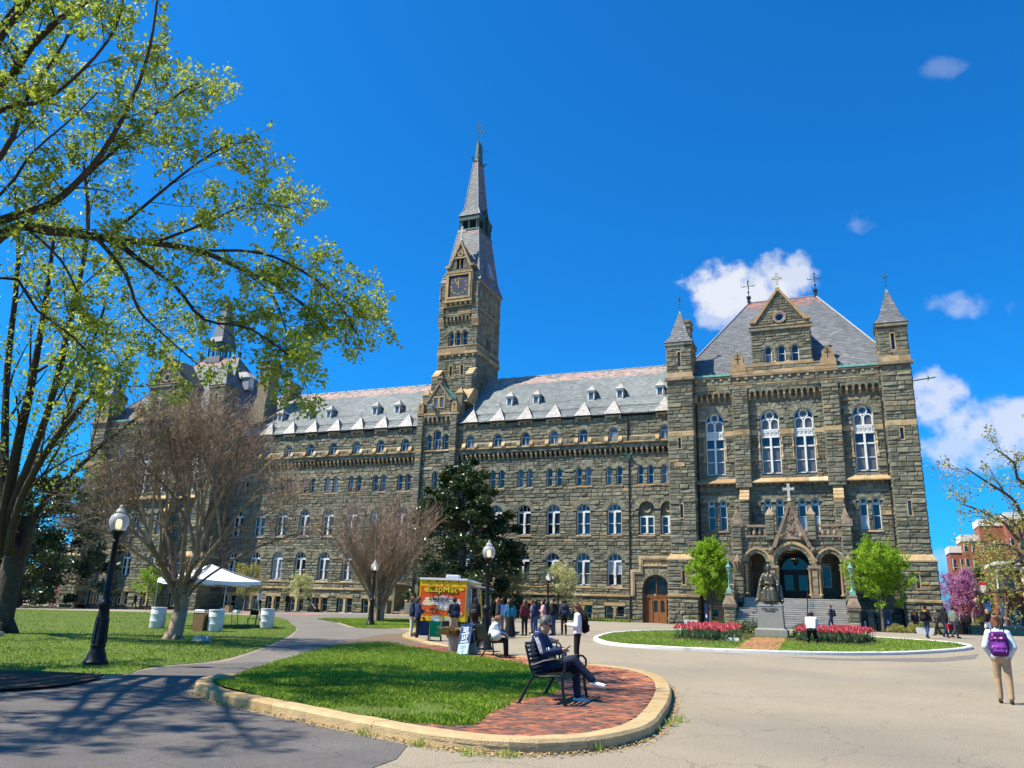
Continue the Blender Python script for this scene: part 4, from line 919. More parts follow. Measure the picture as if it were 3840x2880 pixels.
def pavilion(xc, full):
    vol = volume('pavilion_wall'); Y = -2.0; F = frame(0, Y, 1, 0)
    bw = [xc-6.48, xc-1.46, xc+1.5, xc+6.48]; pr = [xc-7.03, xc-5.97, xc-2.03, xc-1.0, xc+.9, xc+1.98, xc+5.9, xc+6.9]
    ops = [(x, .86, 14.5, 19.68, 'arch', .68) for x in bw]+[(x, .33, 9.42, 11.9, 'arch', .42) for x in pr]
    gw = [xc-6.0, xc+6.0]; ops += [(x, .72, 4.6, 6.1, 'arch', .5) for x in gw]
    bwn = [xc-6.6, xc+6.4]+([] if full else [xc-2, xc+2]); ops += [(x, .95, .6, 2.52, 'rect', 0) for x in bwn]
    if full: ops += [(xc, 1.2, 3.0, 5.9, 'arch', .4)]
    else: ops += [(x, .73, 4.4, 6.6, 'arch', .5) for x in (xc-2.2, xc+2.2)]
    wall(vol, F, xc-8.25, xc+8.25, .7, 22.5, ops, bands=[(18.15, 18.66)], amp=.1)
    vol.m.mat('mortar'); vol.m.box(xc-10.2, xc+10.2, -1.55, 15, .3, 24.0); vol.m.box(xc-8.2, xc+8.2, -1.98, -1.5, 22.4, 24.0)
    for x in bw:
        trim(vol, F, x, .86, 14.5, 19.68, .68, ind=full); big_window(F, x, full)
        for s in (-1, 1):
            for z0, z1 in ((16.0, 16.95), (16.95, 17.95)): colonnette(F, x+s*1.0, z0, z1, .02, .075)
            q = MB('sandstone'); q.rect(F, x+s*1.0-.12, x+s*1.0+.12, 15.75, 16.0, -.05, .12, .3); q.build('corbel', B)
    for x in pr: trim(vol, F, x, .33, 9.42, 11.9, .42, ind=full); win_single(F, x, .33, 9.42, 11.9, .3, .42, roundel=True, split=full, g2='glass_dark', g=random.choice(['glass_blind', 'glass_blue', 'glass_blue']))
    for a, b in zip(pr[::2], pr[1::2]): colonnette(F, (a+b)/2, 9.42, 11.5, -.1, .085, 'brownstone'); sill(F, a-.45, b+.45, 9.2, 9.4, .1)
    for x in gw: trim(vol, F, x, .72, 4.6, 6.1, .5, ind=full); win_single(F, x, .72, 4.6, 6.1, .3, .62, g='glass_grey')
    for x in bwn: win_base(F, x, .95, 2.82)
    if not full:
        for x in (xc-2.2, xc+2.2): trim(vol, F, x, .73, 4.4, 6.6, .5, ind=False); win_hall(F, x, .73, 4.4, 6.6, False)
    for a, b in ((xc-8.2, xc-4.72), (xc-3.22, xc+3.22), (xc+4.72, xc+8.2)):
        sill(F, a, b, 13.63, 14.26, .5, 'window_apron'); arcade(F, a+.1, b-.1, 21.55, 22.6, .4, ind=full)
        k = a+.35
        while k < b-.2: q = MB('brownstone'); q.rect(F, k-.09, k+.09, 13.42, 13.63, -.05, .3); q.build('bracket', B); k += .62
    # shallow piers between the bays, stepped sandstone offsets on the lower ones
    for s in (-1, 1):
        c = xc+s*3.97; FP = frame(0, Y-.5, 1, 0)
        wall(vol, FP, c-.72, c+.72, 13.2, 22.5, bands=[(18.15, 18.66)], amp=.09); wall(vol, frame(c+.72, 0, 0, 1), Y-.5, Y, 13.2, 22.5, amp=.05); wall(vol, frame(c-.72, 0, 0, -1), -Y, -Y+.5, 13.2, 22.5, amp=.05)
        vol.m.mat('mortar'); vol.m.box(c-.69, c+.69, Y-.48, Y, 13.2, 22.55)
        FQ = frame(0, Y-1.2, 1, 0); wall(vol, FQ, c-.4, c+.4, 1.0, 12.0, amp=.07, lmax=.8); wall(vol, frame(c+.4, 0, 0, 1), Y-1.2, Y, 1, 12, amp=.06); wall(vol, frame(c-.4, 0, 0, -1), -Y, -Y+1.2, 1, 12, amp=.06); vol.m.mat('mortar'); vol.m.box(c-.37, c+.37, Y-1.17, Y, 1, 12)
        for k in range(4):
            q = MB('sandstone'); profile(q, F, c-.42, c+.42, [(-.02, 11.98+k*.36), (1.24-k*.3, 11.98+k*.36), (1.24-k*.3, 12.06+k*.36), (.96-k*.3, 12.33+k*.36), (-.02, 12.33+k*.36)], random.uniform(.3, .9)); q.build('offset_block', B)
    # corner towers
    for s in (-1, 1):
        a, b = sorted((xc+s*8.25, xc+s*10.65)); c = (a+b)/2; yt = -3.2; FT = frame(0, yt, 1, 0); o = .28
        a0, b0 = (a-o, b) if s < 0 else (a, b+o)
        sl = [(c-.15, .13, 17.0, 18.0, 'rect', 0), (c-.12, .13, 10.45, 11.7, 'rect', 0)] if s < 0 else [(c-.05, .13, 16.95, 17.95, 'rect', 0), (c-.05, .13, 10.45, 11.65, 'rect', 0)]
        wall(vol, FT, a, b, 7.2, 23.6, sl, bands=[(18.15, 18.66)], amp=.1)
        for q in sl: win_slit(FT, q[0], q[1], q[2], q[3], vol)
        FB = frame(0, yt-.3, 1, 0); lo = (c-.05, .13, 4.5, 5.7, 'rect', 0); wall(vol, FB, a0, b0, .7, 6.7, [lo], amp=.11); win_slit(FB, *lo[:4], vol)
        for (X, nrm) in ((b, 1), (a, -1)):
            FS = frame(X, 0, 0, nrm); u0, u1 = (yt, (Y if (nrm*s < 0) else 3.0)) if nrm > 0 else (-(Y if (nrm*s < 0) else 3.0), -yt)
            wall(vol, FS, u0, u1, 7.0, 23.6, bands=[(18.15, 18.66)], amp=.07)
        for (X, nrm) in ((b0, 1), (a0, -1)):
            FS = frame(X, 0, 0, nrm); ye = Y if nrm*s < 0 else 3.0; u0, u1 = (yt-.3, ye) if nrm > 0 else (-ye, -yt+.3); wall(vol, FS, u0, u1, .7, 6.7, amp=.07)
        vol.m.mat('mortar'); vol.m.box(a+.03, b-.03, yt+.33, Y+.1, .4, 23.6); vol.m.box(a0+.03, b0-.03, yt+.0, Y+.1, .4, 6.7)
        w = MB('sandstone'); w.frustum(a0-.05, b0+.05, yt-.36, yt+2.5, 6.62, a0-.05, b0+.05, yt-.36, yt+2.5, 6.74, .6); w.frustum(a0-.05, b0+.05, yt-.36, yt+2.5, 6.74, a-.0, b, yt-.02, yt+2.5, 7.25, .6); w.build('weathering', B)
        course(FB, a0-.05, b0+.05, 3.36, 3.62, .14); course(FB, a0-.03, b0+.03, 4.08, 4.2, .08, 'brownstone')
        turret(c, yt, yt+2.4, 1.2 if False else (b-a)/2, vol)
    course(F, xc-8.2, xc+8.2, 22.95, 23.08, .42); 
    wall(vol, frame(0, Y-.36, 1, 0), xc-8.2, xc+8.2, 22.55, 22.95, amp=.1); wall(vol, frame(0, Y-.36, 1, 0), xc-8.2, xc+8.2, 23.08, 23.75, amp=.1, hmin=.5, hmax=.68, lmin=1)
    course(F, xc-8.2, xc+8.2, 23.72, 23.92, .55, 'brownstone', 'cornice')
    k = xc-8.0
    while k < xc+8: q = MB('sandstone'); q.rect(F, k-.12, k+.12, 23.5, 23.72, -.05, .5, random.random()); q.build('modillion', B); k += .78
    course(F, xc-4.72, xc+4.72, 23.92, 24.3, .5); 
    wall(vol, frame(0, Y-.42, 1, 0), xc-4.7, xc+4.7, 24.3, 24.7, amp=.07, lmin=.9); course(F, xc-4.72, xc+4.72, 24.66, 24.78, .5, name='parapet_cap'); vol.m.mat('mortar'); vol.m.box(xc-4.7, xc+4.7, Y-.41, Y+.5, 23.9, 24.7)
    for s in (-1, 1):
        c = xc+s*4.0; q = MB('sandstone'); q.slab([(c-.7, 24.3), (c+.7, 24.3), (c+.68, 24.85), (c+.5, 25.2), (c+.5, 25.7), (c+.22, 26.0), (c+.1, 26.22), (c-.1, 26.22), (c-.22, 26.0), (c-.5, 25.7), (c-.5, 25.2), (c-.68, 24.85)], F, -.2, .52, .3); cs = q.build('carved_cross_stone', B)
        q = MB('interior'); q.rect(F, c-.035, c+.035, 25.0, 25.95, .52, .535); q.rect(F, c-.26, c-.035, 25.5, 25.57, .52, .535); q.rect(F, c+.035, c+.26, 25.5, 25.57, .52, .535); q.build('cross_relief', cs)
        g = MB('copper'); a, b = (xc-8.2, xc-4.75) if s < 0 else (xc+4.75, xc+8.2); g.rect(F, a, b, 23.94, 24.14, -.1, .6, .9); k = a+.3
        while k < b: g.mat('dark_copper'); g.lathe([(.09, 0), (.05, .1), (.02, .2)], F(k, 24.14, .5), 5); k += .68
        g.build('copper_gutter', B)
    # central gable
    g0, g1 = xc-2.66, xc+2.66; FG = frame(0, Y-.3, 1, 0); ops = [(xc+d, .34, 25.0, 26.36, 'arch', .36) for d in (-1.2, 0, 1.2)]
    wall(vol, FG, g0, g1, 24.75, 28.2, ops, amp=.08); wall(vol, frame(g1, 0, 0, 1), Y-.3, 3, 24.75, 28.2, amp=.06); wall(vol, frame(g0, 0, 0, -1), -3, -Y+.3, 24.75, 28.2, amp=.06); vol.m.mat('mortar'); vol.m.box(g0+.03, g1-.03, Y+.06, 2.5, 24.5, 28.9)
    for o in ops: trim(vol, FG, *o[:4], .36, depth=.3, ind=full); win_single(FG, *o[:4], .27, .5, split=full)
    for d in (-.6, .6): colonnette(FG, xc+d, 25.0, 26.3, -.05, .1)
    course(FG, g0-.1, g1+.1, 24.78, 25.0, .12)
    course(FG, g0-.2, g1+.2, 28.2, 28.55, .2, 'stone', 'cornice'); course(FG, g0-.22, g1+.22, 28.55, 28.68, .26)
    rise = (32.45-29.1)/2.5; wall(vol, FG, g0, g1, 28.68, 32.2, [(xc, .5, 28.9, 29.5, 'arch', .2)], span=lambda v: (max(g0, xc-2.5+(v-29.1)/rise), min(g1, xc+2.5-(v-29.1)/rise)), amp=.07, hmin=.22, hmax=.38)
    vol.m.mat('mortar'); vol.m.slab([(g0+.05, 28.6), (g1-.05, 28.6), (xc, 32.3)], FG, -4, -.3)
    q = MB('brownstone'); q.ring(FG, arc(xc, 29.5, .62, 0, 345, 23), arc(xc, 29.5, .42, 0, 345, 23), -.1, .12, .8); q.mat('white_paint'); q.ring(FG, arc(xc, 29.5, .43, 0, 345, 23), arc(xc, 29.5, .34, 0, 345, 23), -.2, -.05, .6); wo = q.build('round_window', B); pane(FG, arc(xc, 29.5, .38, 0, 345, 23), -.12, wo, 'glass_dark')
    for s in (-1, 1):
        q = MB('sandstone'); q.slab([(xc+s*2.78, 29.05), (xc+s*2.78, 29.35), (xc+s*2.35, 29.35), (xc, 32.55), (xc, 32.2), (xc+s*2.2, 29.05)], FG, -.2, .18, .35); q.build('gable_coping', B)
    q = MB('concrete'); cross3(q, FG, xc, 32.62, 34.0, 0, .11, .44); q.build('stone_cross', B)
    # hipped roof
    rh, rz, ry = 3.4, 34.7, 6.5; hb = 10.0; y0 = Y-.15; yb = 15; z0 = 24.05
    m = MB('slate_grey'); c4 = [(xc-hb, y0, z0), (xc+hb, y0, z0), (xc+hb, yb, z0), (xc-hb, yb, z0), (xc-rh, ry, rz), (xc+rh, ry, rz)]
    m.add(c4, [(0, 1, 5, 4), (1, 2, 5), (2, 3, 4, 5), (3, 0, 4)], .45); ro = m.build('pavilion_roof', B)
    L = math.hypot(ry-y0, rz-z0); tf = roofmat(rz)(L*.86); mt = 'slate_grey' if full else 'slate'
    slates((xc, y0, z0), (1, 0, 0), (0, ry-y0, rz-z0), lambda v: (-hb+(hb-rh)*v/L, hb-(hb-rh)*v/L), L, tf, 'slate_grey', parent=ro, exp=.27, wd=.42)
    L2 = math.hypot(hb-rh, rz-z0)
    for s in (-1, 1): slates((xc+s*hb, y0, z0), (0, 1, 0), (-s*(hb-rh), 0, rz-z0), lambda v: ((ry-y0)*v/L2, (yb-y0)-(yb-ry)*v/L2), L2, tf, 'slate_grey', parent=ro, exp=.27, wd=.42)
    q = MB('lead'); 
    for s in (-1, 1): q.tube([(xc+s*hb, y0, z0+.05), (xc+s*rh, ry, rz+.05)], .09, 5)
    q.tube([(xc-rh, ry, rz+.05), (xc+rh, ry, rz+.05)], .1, 5); q.build('hip_roll', ro)
    for s in (-1, 1):
        f = MB('dark_metal'); x = xc+s*rh; f.box(x-.16, x+.16, ry-.16, ry+.16, rz, rz+.7); f.box(x-.22, x+.22, ry-.22, ry+.22, rz+.6, rz+.78); f.tube([(x, ry, rz+.7), (x, ry, rz+3.1)], [.05, .02], 5)
        for k in range(4):
            a = k*math.pi/2; f.tube([(x, ry, rz+2.0), (x+.7*math.cos(a), ry+.7*math.sin(a), rz+2.0), (x+.75*math.cos(a), ry+.75*math.sin(a), rz+2.2)], .03, 4); f.ball((x+.45*math.cos(a), ry+.45*math.sin(a), rz+2.0), .08, 5, 4)
        f.ball((x, ry, rz+2.6), .1, 6, 4); f.ball((x, ry, rz+1.3), .12, 6, 4); f.build('roof_finial', ro)
    if not full:   # ridge fleche
        q = MB('slate_grey'); x, y = xc-.9, 7.6; hw, hd = 1.15, 1.5
        for z0_, w0_, z1_, w1_ in ((34.2, 1.08, 35.2, 1.0), (37.3, 1.15, 38.2, .86), (38.2, .86, 44.2, .22)): q.frustum(x-hw*w0_, x+hw*w0_, y-hd*w0_, y+hd*w0_, z0_, x-hw*w1_, x+hw*w1_, y-hd*w1_, y+hd*w1_, z1_, .3)
        q.mat('dark_copper')
        for a in (-1, -.33, .33, 1):
            for b in (-1, 1): q.tube([(x+a*hw*.92, y+b*hd*.92, 35.2), (x+a*hw*.92, y+b*hd*.92, 37.3)], .11, 6); q.tube([(x+b*hw*.92, y+a*hd*.92, 35.2), (x+b*hw*.92, y+a*hd*.92, 37.3)], .11, 6)
        q.box(x-hw, x+hw, y-hd, y+hd, 36.8, 37.32); finial(q, x, y, 44.2, 2.2); q.build('ridge_fleche', ro)
        d = MB('lead'); xx = xc+6.6; d.box(xx-.2, xx+.9, 4.4, 5.4, 29.2, 30.9); d.mat('pale_slate'); d.frustum(xx-.6, xx+1.1, 4.2, 5.6, 30.9, xx-1, xx+.4, 4.3, 5.5, 31.7, .8); d.mat('white_paint'); d.box(xx+.88, xx+.96, 4.5, 5.3, 29.6, 30.8); d.build('roof_dormer', ro)
    if full:
        downpipe(xc+8.12, Y, 1.0, 22.2); downpipe(xc-8.1, Y, 1.0, 22.2)
        q = MB('dark_copper'); q.tube([(xc+10.65, -3.4, 22.0), (xc+12.2, -3.6, 22.1)], .06, 6)
        for k in range(4): a = k*1.57+.7; q.tube([(xc+11.9, -3.58, 22.08), (xc+11.8, -3.58+.28*math.cos(a), 22.08+.28*math.sin(a))], [.05, .015], 4)
        q.tube([(xc+12.2, -3.6, 22.1), (xc+12.5, -3.6, 22.15)], [.07, .02], 5); q.build('water_spout', B)
    vol.finish()
pavilion(23.3, True); pavilion(-52.5, False)
ch = MB('brownstone'); ch.box(-41.0, -39.35, 1.6, 3.6, 22.5, 31.0, .5); ch.box(-41.15, -39.2, 1.45, 3.75, 30.9, 31.25, .3); ch.mat('stone'); ch.frustum(-41.5, -38.9, .6, 4.2, 21.5, -41.0, -39.35, 1.5, 3.7, 27.0, .4)
ch.mat('dark_metal')
for a in (0, 1, 2): ch.box(-41.1+a*.78, -40.85+a*.78, 1.5, 3.7, 31.25, 31.75)
ch.box(-41.15, -39.2, 1.45, 3.75, 31.75, 31.9); ch.build('chimney', B)
ch = MB('stone'); ch.box(-40.2, -39.2, 5.8, 8.2, 26, 29.9, .4); ch.mat('sandstone'); ch.frustum(-40.3, -39.1, 5.7, 8.3, 29.9, -40.0, -39.4, 5.9, 8.1, 30.4, .4); ch.build('chimney', B)
ch = MB('brownstone'); ch.box(12.6, 13.5, 6.2, 7.8, 26, 33.2, .1); ch.box(12.5, 13.6, 6.1, 7.9, 32.6, 32.9, .3); ch.box(12.5, 13.6, 6.1, 7.9, 33.1, 33.4, .3); ch.build('chimney', B)
# ---------------------------------------------------------------- clock tower
def tower():
    vol = volume('tower_wall'); xc = -13.5; x0, x1 = -16.03, -10.97; y0, y1 = 3.3, 9.9; F = frame(0, y0, 1, 0); S = frame(x1, 0, 0, 1); Lf = frame(x0, 0, 0, -1)
    aw = [(xc+d, .35, 32.0, 33.58, 'arch', .33) for d in (-.88, 0, .88)]; sl = [(xc+d, .17, 28.3, 29.5, 'rect', 0) for d in (-.72, .74)]
    wall(vol, F, x0, x1, 20, 41.4, aw+sl, bands=[(31.85, 31.98)], amp=.08)
    sa = [(6.1, .26, 31.6, 33.4, 'arch', .2), (7.0, .26, 31.6, 33.4, 'arch', .2)]; ss = [(5.6+d*.72, .1, 34.6, 35.9, 'rect', 0) for d in range(4)]+[(5.6, .1, 37.2, 38.7, 'rect', 0), (7.6, .1, 37.2, 38.8, 'rect', 0), (8.4, .1, 36.6, 38.9, 'rect', 0)]
    wall(vol, S, y0, y1, 20, 40.1, sa+ss, amp=.06); wall(vol, Lf, -y1, -y0, 20, 40.1, amp=.06); vol.m.mat('mortar'); vol.m.box(x0+.4, x1-.4, y0+.4, y1, 19, 40)
    for o in aw: trim(vol, F, *o[:4], .33, depth=.38, ind=True); win_single(F, *o[:4], .34, .5, g='glass_dark')
    for d in (-.44, .44): colonnette(F, xc+d, 32.0, 33.5, -.02, .09)
    for o in sl: win_slit(F, o[0], o[1], o[2], o[3], vol)
    for o in sa: trim(vol, S, *o[:4], .2, ind=False); win_single(S, *o[:4], .3, .5, g='glass_dark')
    for o in ss: win_slit(S, o[0], o[1], o[2], o[3], vol)
    for FF, a, b in ((F, x0, x1), (S, y0, y1)):
        course(FF, a-.1, b+.1, 30.85, 31.2, .22); course(FF, a-.04, b+.04, 31.2, 31.85, .1, 'stone', 'tower_frieze'); course(FF, a-.06, b+.06, 31.85, 32.0, .16)
        k = a+.2
        while k < b: q = MB('sandstone'); q.rect(FF, k-.13, k+.13, 30.62, 30.85, -.05, .17, random.random()); q.build('modillion', B); k += .9
        course(FF, a, b, 36.6, 36.72, .1); course(FF, a-.05, b+.05, 39.95, 40.3, .16, 'brownstone', 'cornice')
    arcade(F, x0+1.0, x1-1.0, 35.05, 35.85, .32); course(F, x0+.7, x1-.8, 35.85, 36.0, .36); course(F, x0+.75, x1-.8, 36.02, 36.55, .3, 'stone', 'tower_frieze', step=2)
    # corner tourelles on sandstone corbels
    for a, b in ((x0-.12, x0+.62), (x1-.75, x1+.12)):
        q = MB('sandstone'); profile(q, F, a, b, [(-.02, 34.35), (.12, 34.35), (.16, 34.6), (.34, 35.2), (.34, 35.34), (-.02, 35.34)], .4); q.build('tourelle_corbel', B); wall(vol, frame(0, y0-.3, 1, 0), a, b, 35.34, 39.9, amp=.06, lmax=.8); vol.m.mat('mortar'); vol.m.box(a, b, y0-.29, y0+.1, 35.34, 39.95)
        colonnette(F, (a+b)/2+(.25 if a > xc else -.25), 38.0, 39.6, .36, .07, 'brownstone')
    # clock
    q = MB('sandstone'); q.ring(F, rectp(xc-1.78, xc+1.78, 37.6, 41.2), rectp(xc-1.34, xc+1.34, 38.1, 40.9), -.05, .62, .3); q.ring(F, rectp(xc-1.6, xc+1.6, 37.85, 41.05), rectp(xc-1.34, xc+1.34, 38.1, 40.9), .62, .7, .5)
    q.rect(F, xc-1.85, xc+1.85, 37.42, 37.62, -.05, .72, .6)
    for k in range(6): q.rect(F, xc-1.75+k*.66, xc-1.5+k*.66, 37.12, 37.42, -.05, .62, random.random())
    q.rect(F, xc-1.9, xc+1.9, 36.98, 37.12, -.05, .3, .9); q.rect(F, xc-1.78, xc+1.78, 41.2, 41.42, -.05, .7, .2); q.build('clock_surround', B)
    c = MB('clock_blue'); c.rect(F, xc-1.36, xc+1.36, 38.08, 40.92, .3, .56); co = c.build('clock_face', B); cv = 39.5
    for k, s in enumerate(['XII', 'I', 'II', 'III', 'IV', 'V', 'VI', 'VII', 'VIII', 'IX', 'X', 'XI']):
        a = R_(90-30*k); r = 1.05; M = Matrix.Translation(F(xc+r*math.cos(a), cv+r*math.sin(a), .57)) @ Matrix.Rotation(R_(90), 4, 'X') @ Matrix.Rotation(a-R_(90), 4, 'Z') @ Matrix.Translation((0, -.13, 0)); put_text(s, .36, 'gold', co, M, 'numeral', .006)
    for ln, deg, wd in ((.85, 90-357+0, .07), (1.15, 90-324, .05)):
        a = R_(deg); h = MB('gold'); d = Vector((math.cos(a), 0, math.sin(a))); n = Vector((-math.sin(a), 0, math.cos(a))); p = Vector(F(xc, cv, .62)); h.add([tuple(p-d*.3-n*wd*.5), tuple(p-d*.3+n*wd*.5), tuple(p+d*ln*.6+n*wd), tuple(p+d*ln), tuple(p+d*ln*.6-n*wd)], [(0, 1, 2, 3, 4)]); h.build('clock_hand', co)
    # gable over the clock
    FG = frame(0, y0-.5, 1, 0); ris = (45.4-42.0)/1.55; wall(vol, FG, xc-1.75, xc+1.75, 41.42, 45.2, [(xc-.27, .15, 41.9, 43.1, 'rect', 0), (xc+.27, .15, 41.9, 43.1, 'rect', 0)], span=lambda v: (max(xc-1.75, xc-1.55+(v-42)/ris), min(xc+1.75, xc+1.55-(v-42)/ris)), amp=.06, hmin=.22, hmax=.36, lmin=.3, lmax=.8)
    vol.m.mat('mortar'); vol.m.slab([(xc-1.7, 41.4), (xc+1.7, 41.4), (xc+1.5, 42), (xc, 45.3), (xc-1.5, 42)], FG, -2.2, -.2)
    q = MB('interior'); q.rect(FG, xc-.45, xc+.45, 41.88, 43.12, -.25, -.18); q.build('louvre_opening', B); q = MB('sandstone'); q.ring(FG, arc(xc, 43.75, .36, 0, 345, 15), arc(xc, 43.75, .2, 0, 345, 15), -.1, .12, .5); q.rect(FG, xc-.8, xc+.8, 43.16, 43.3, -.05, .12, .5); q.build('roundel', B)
    for s in (-1, 1):
        q = MB('sandstone'); q.slab([(xc+s*1.92, 42.0), (xc+s*1.92, 42.3), (xc+s*1.45, 42.3), (xc, 45.6), (xc, 45.15), (xc+s*1.35, 42.0)], FG, -.6, .16, .4); q.build('gable_coping', B)
    q = MB('concrete'); cross3(q, FG, xc, 45.7, 47.4, 0, .13, .5); q.build('stone_cross', B)
    # steep roof, open lantern, spire
    ym = (y0+y1)/2; lv = [(2.72, 3.5, 40.3), (2.2, 2.95, 41.9), (1.42, 2.02, 47.9)]; m = MB('slate_grey')
    for (w0, d0, z0), (w1, d1, z1) in zip(lv, lv[1:]): m.frustum(xc-w0, xc+w0, ym-d0, ym+d0, z0, xc-w1, xc+w1, ym-d1, ym+d1, z1, .35)
    lv2 = [(1.5, 2.1, 50.0), (1.0, 1.55, 51.1), (.28, .9, 58.5)]
    for (w0, d0, z0), (w1, d1, z1) in zip(lv2, lv2[1:]): m.frustum(xc-w0, xc+w0, ym-d0, ym+d0, z0, xc-w1, xc+w1, ym-d1, ym+d1, z1, .35)
    ro = m.build('tower_roof', B)
    for L_, pk in ((lv, 99), (lv2, 99)):
        for (w0, d0, z0), (w1, d1, z1) in zip(L_, L_[1:]):
            for (ox, oy, ux, uy, h0, h1, off, nn) in ((xc, ym-d0, 1, 0, w0, w1, d0-d1, (0, 1)), (xc+w0, ym, 0, 1, d0, d1, w0-w1, (-1, 0)), (xc-w0, ym, 0, 1, d0, d1, w0-w1, (1, 0))):
                L = math.hypot(off, z1-z0); slates((ox, oy, z0), (ux, uy, 0), (nn[0]*off, nn[1]*off, z1-z0), lambda v, h0=h0, h1=h1, L=L: (-h0-(h1-h0)*v/L, h0+(h1-h0)*v/L), L, (lambda u, v, L=L: random.uniform(.86, 1) if v > L-.9 and L > 3 and random.random() < .5 else min(max(random.gauss(.45, .11), 0), .8)), 'slate_grey', parent=ro, exp=.27, wd=.4)
    q = MB('dark_copper', 'copper'); q.mi = 0
    q.box(xc-1.5, xc+1.5, ym-2.1, ym+2.1, 47.85, 48.1, .9); q.box(xc-1.42, xc+1.42, ym-2.02, ym+2.02, 49.35, 50.0, .2)
    for a in (-1, -.82, 0, .82, 1):
        for b in (-1, 1): q.tube([(xc+a*1.3, ym+b*1.9, 48.1), (xc+a*1.3, ym+b*1.9, 49.4)], [.09, .07], 6); q.tube([(xc+b*1.3, ym+a*1.9, 48.1), (xc+b*1.3, ym+a*1.9, 49.4)], [.09, .07], 6)
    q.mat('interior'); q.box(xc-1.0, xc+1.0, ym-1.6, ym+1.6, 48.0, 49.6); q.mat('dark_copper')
    # gabled louvre on the flank
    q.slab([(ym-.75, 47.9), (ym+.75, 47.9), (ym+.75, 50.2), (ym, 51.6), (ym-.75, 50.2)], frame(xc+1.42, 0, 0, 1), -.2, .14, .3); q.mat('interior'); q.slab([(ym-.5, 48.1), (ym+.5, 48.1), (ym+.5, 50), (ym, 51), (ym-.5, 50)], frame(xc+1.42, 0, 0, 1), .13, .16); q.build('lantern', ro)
    q = MB('dark_copper'); q.frustum(xc-.4, xc+.4, ym-1.0, ym+1.0, 58.45, xc-.36, xc+.36, ym-.95, ym+.95, 58.75, .4); q.frustum(xc-.22, xc+.22, ym-.8, ym+.8, 58.75, xc-.14, xc+.14, ym-.6, ym+.6, 61.6, .5)
    for s in (-1, 1):
        finial(q, xc, ym+s*.6, 61.4, 3.6)
        for t in (-1, 1): q.tube([(xc+t*.3, ym+s*.9, 58.7), (xc+t*.55, ym+s*1.15, 59.1), (xc+t*.7, ym+s*1.2, 59.0)], [.1, .09, .03], 5)
    q.build('spire_crest', ro)
    q = MB('dark_metal'); q.tube([(xc, ym, 60.6), (xc+.9, ym+1.2, 60.9)], .02, 4); q.build('spire_crest', ro)
    q = MB('lead')
    for sx, sy in ((-1, -1), (1, -1), (1, 1)):
        for L_ in (lv, lv2): q.tube([(xc+sx*w, ym+sy*d, z+.02) for w, d, z in L_], .06, 5)
    q.build('hip_roll', ro)
    q = MB('lead'); q.frustum(xc+2.1, xc+2.8, 5.6, 7.0, 41.6, xc+1.9, xc+2.3, 5.9, 6.7, 43.6); q.build('roof_dormer', ro)
    # buttresses beside the tower foot
    for a, b in ((x0-.1, x0+.75), (x1-.75, x1+.1)):
        wall(vol, frame(0, 2.2, 1, 0), a, b, 21, 28.0, amp=.06, lmax=.8); wall(vol, frame(b, 0, 0, 1), 2.2, 3.3, 21, 28.0, amp=.05); vol.m.mat('mortar'); vol.m.box(a+.02, b-.02, 2.22, 3.4, 21, 28)
        for k in range(3):
            q = MB('sandstone'); profile(q, F, a-.03, b+.03, [(-.02, 28+k*.36), (1.14-k*.36, 28+k*.36), (.8-k*.36, 28.34+k*.36), (-.02, 28.34+k*.36)], random.uniform(.3, 1)); q.build('offset_block', B)
        q = MB('sandstone'); profile(q, F, a-.35, b+.35, [(-.02, 24.2), (3.0, 24.2), (1.1, 26.2), (-.02, 26.2)], .5); q.build('weathering', B)
    # entrance block in front of the tower
    b0, b1 = -15.98, -11.05; yb = -.5; FB = frame(0, yb, 1, 0)
    tw = [(xc-.98, .3, 18.65, 20.05, 'arch', .3), (xc+.05, .44, 18.65, 20.4, 'arch', .34), (xc+1.08, .3, 18.65, 20.05, 'arch', .3)]; ow = [(xc-1.0, .6, 9.3, 11.65, 'arch', .5), (xc+1, .6, 9.3, 11.65, 'arch', .5), (xc, .3, 14.3, 15.9, 'arch', .4)]
    wall(vol, FB, b0, b1, .7, 22.3, tw+ow+[(xc, 1.1, 3.2, 5.6, 'arch', .5)], amp=.09); wall(vol, frame(b1, 0, 0, 1), yb, 3.3, .7, 22.6, amp=.06); wall(vol, frame(b0, 0, 0, -1), -3.3, -yb, .7, 22.6, amp=.06); vol.m.mat('mortar'); vol.m.box(b0+.05, b1-.05, yb+.45, 5, .4, 22.6)
    for o in tw: trim(vol, FB, *o[:4], o[5], ind=False, depth=.36); win_single(FB, *o[:4], .33, .5, vbar=o[1] > .4, g='glass_blue')
    for o in ow: trim(vol, FB, *o[:4], o[5], ind=False); win_single(FB, *o[:4], .3, .5)
    trim(vol, FB, xc, 1.1, 3.2, 5.6, .5, ind=False, depth=.6); q = MB('dark_door'); q.slab(arch_outline(xc, 1.1, 3.2, 5.6, 10), FB, -.44, -.36); q.build('tower_door', B)
    for d in (-.5, .57): colonnette(FB, xc+d, 18.65, 20.0, -.05, .09)
    sill(FB, xc-1.5, xc+1.6, 18.38, 18.62, .16); course(FB, b0-.1, b1+.1, 22.45, 22.72, .36); arcade(FB, b0+.8, b1-.8, 21.6, 22.45, .32)
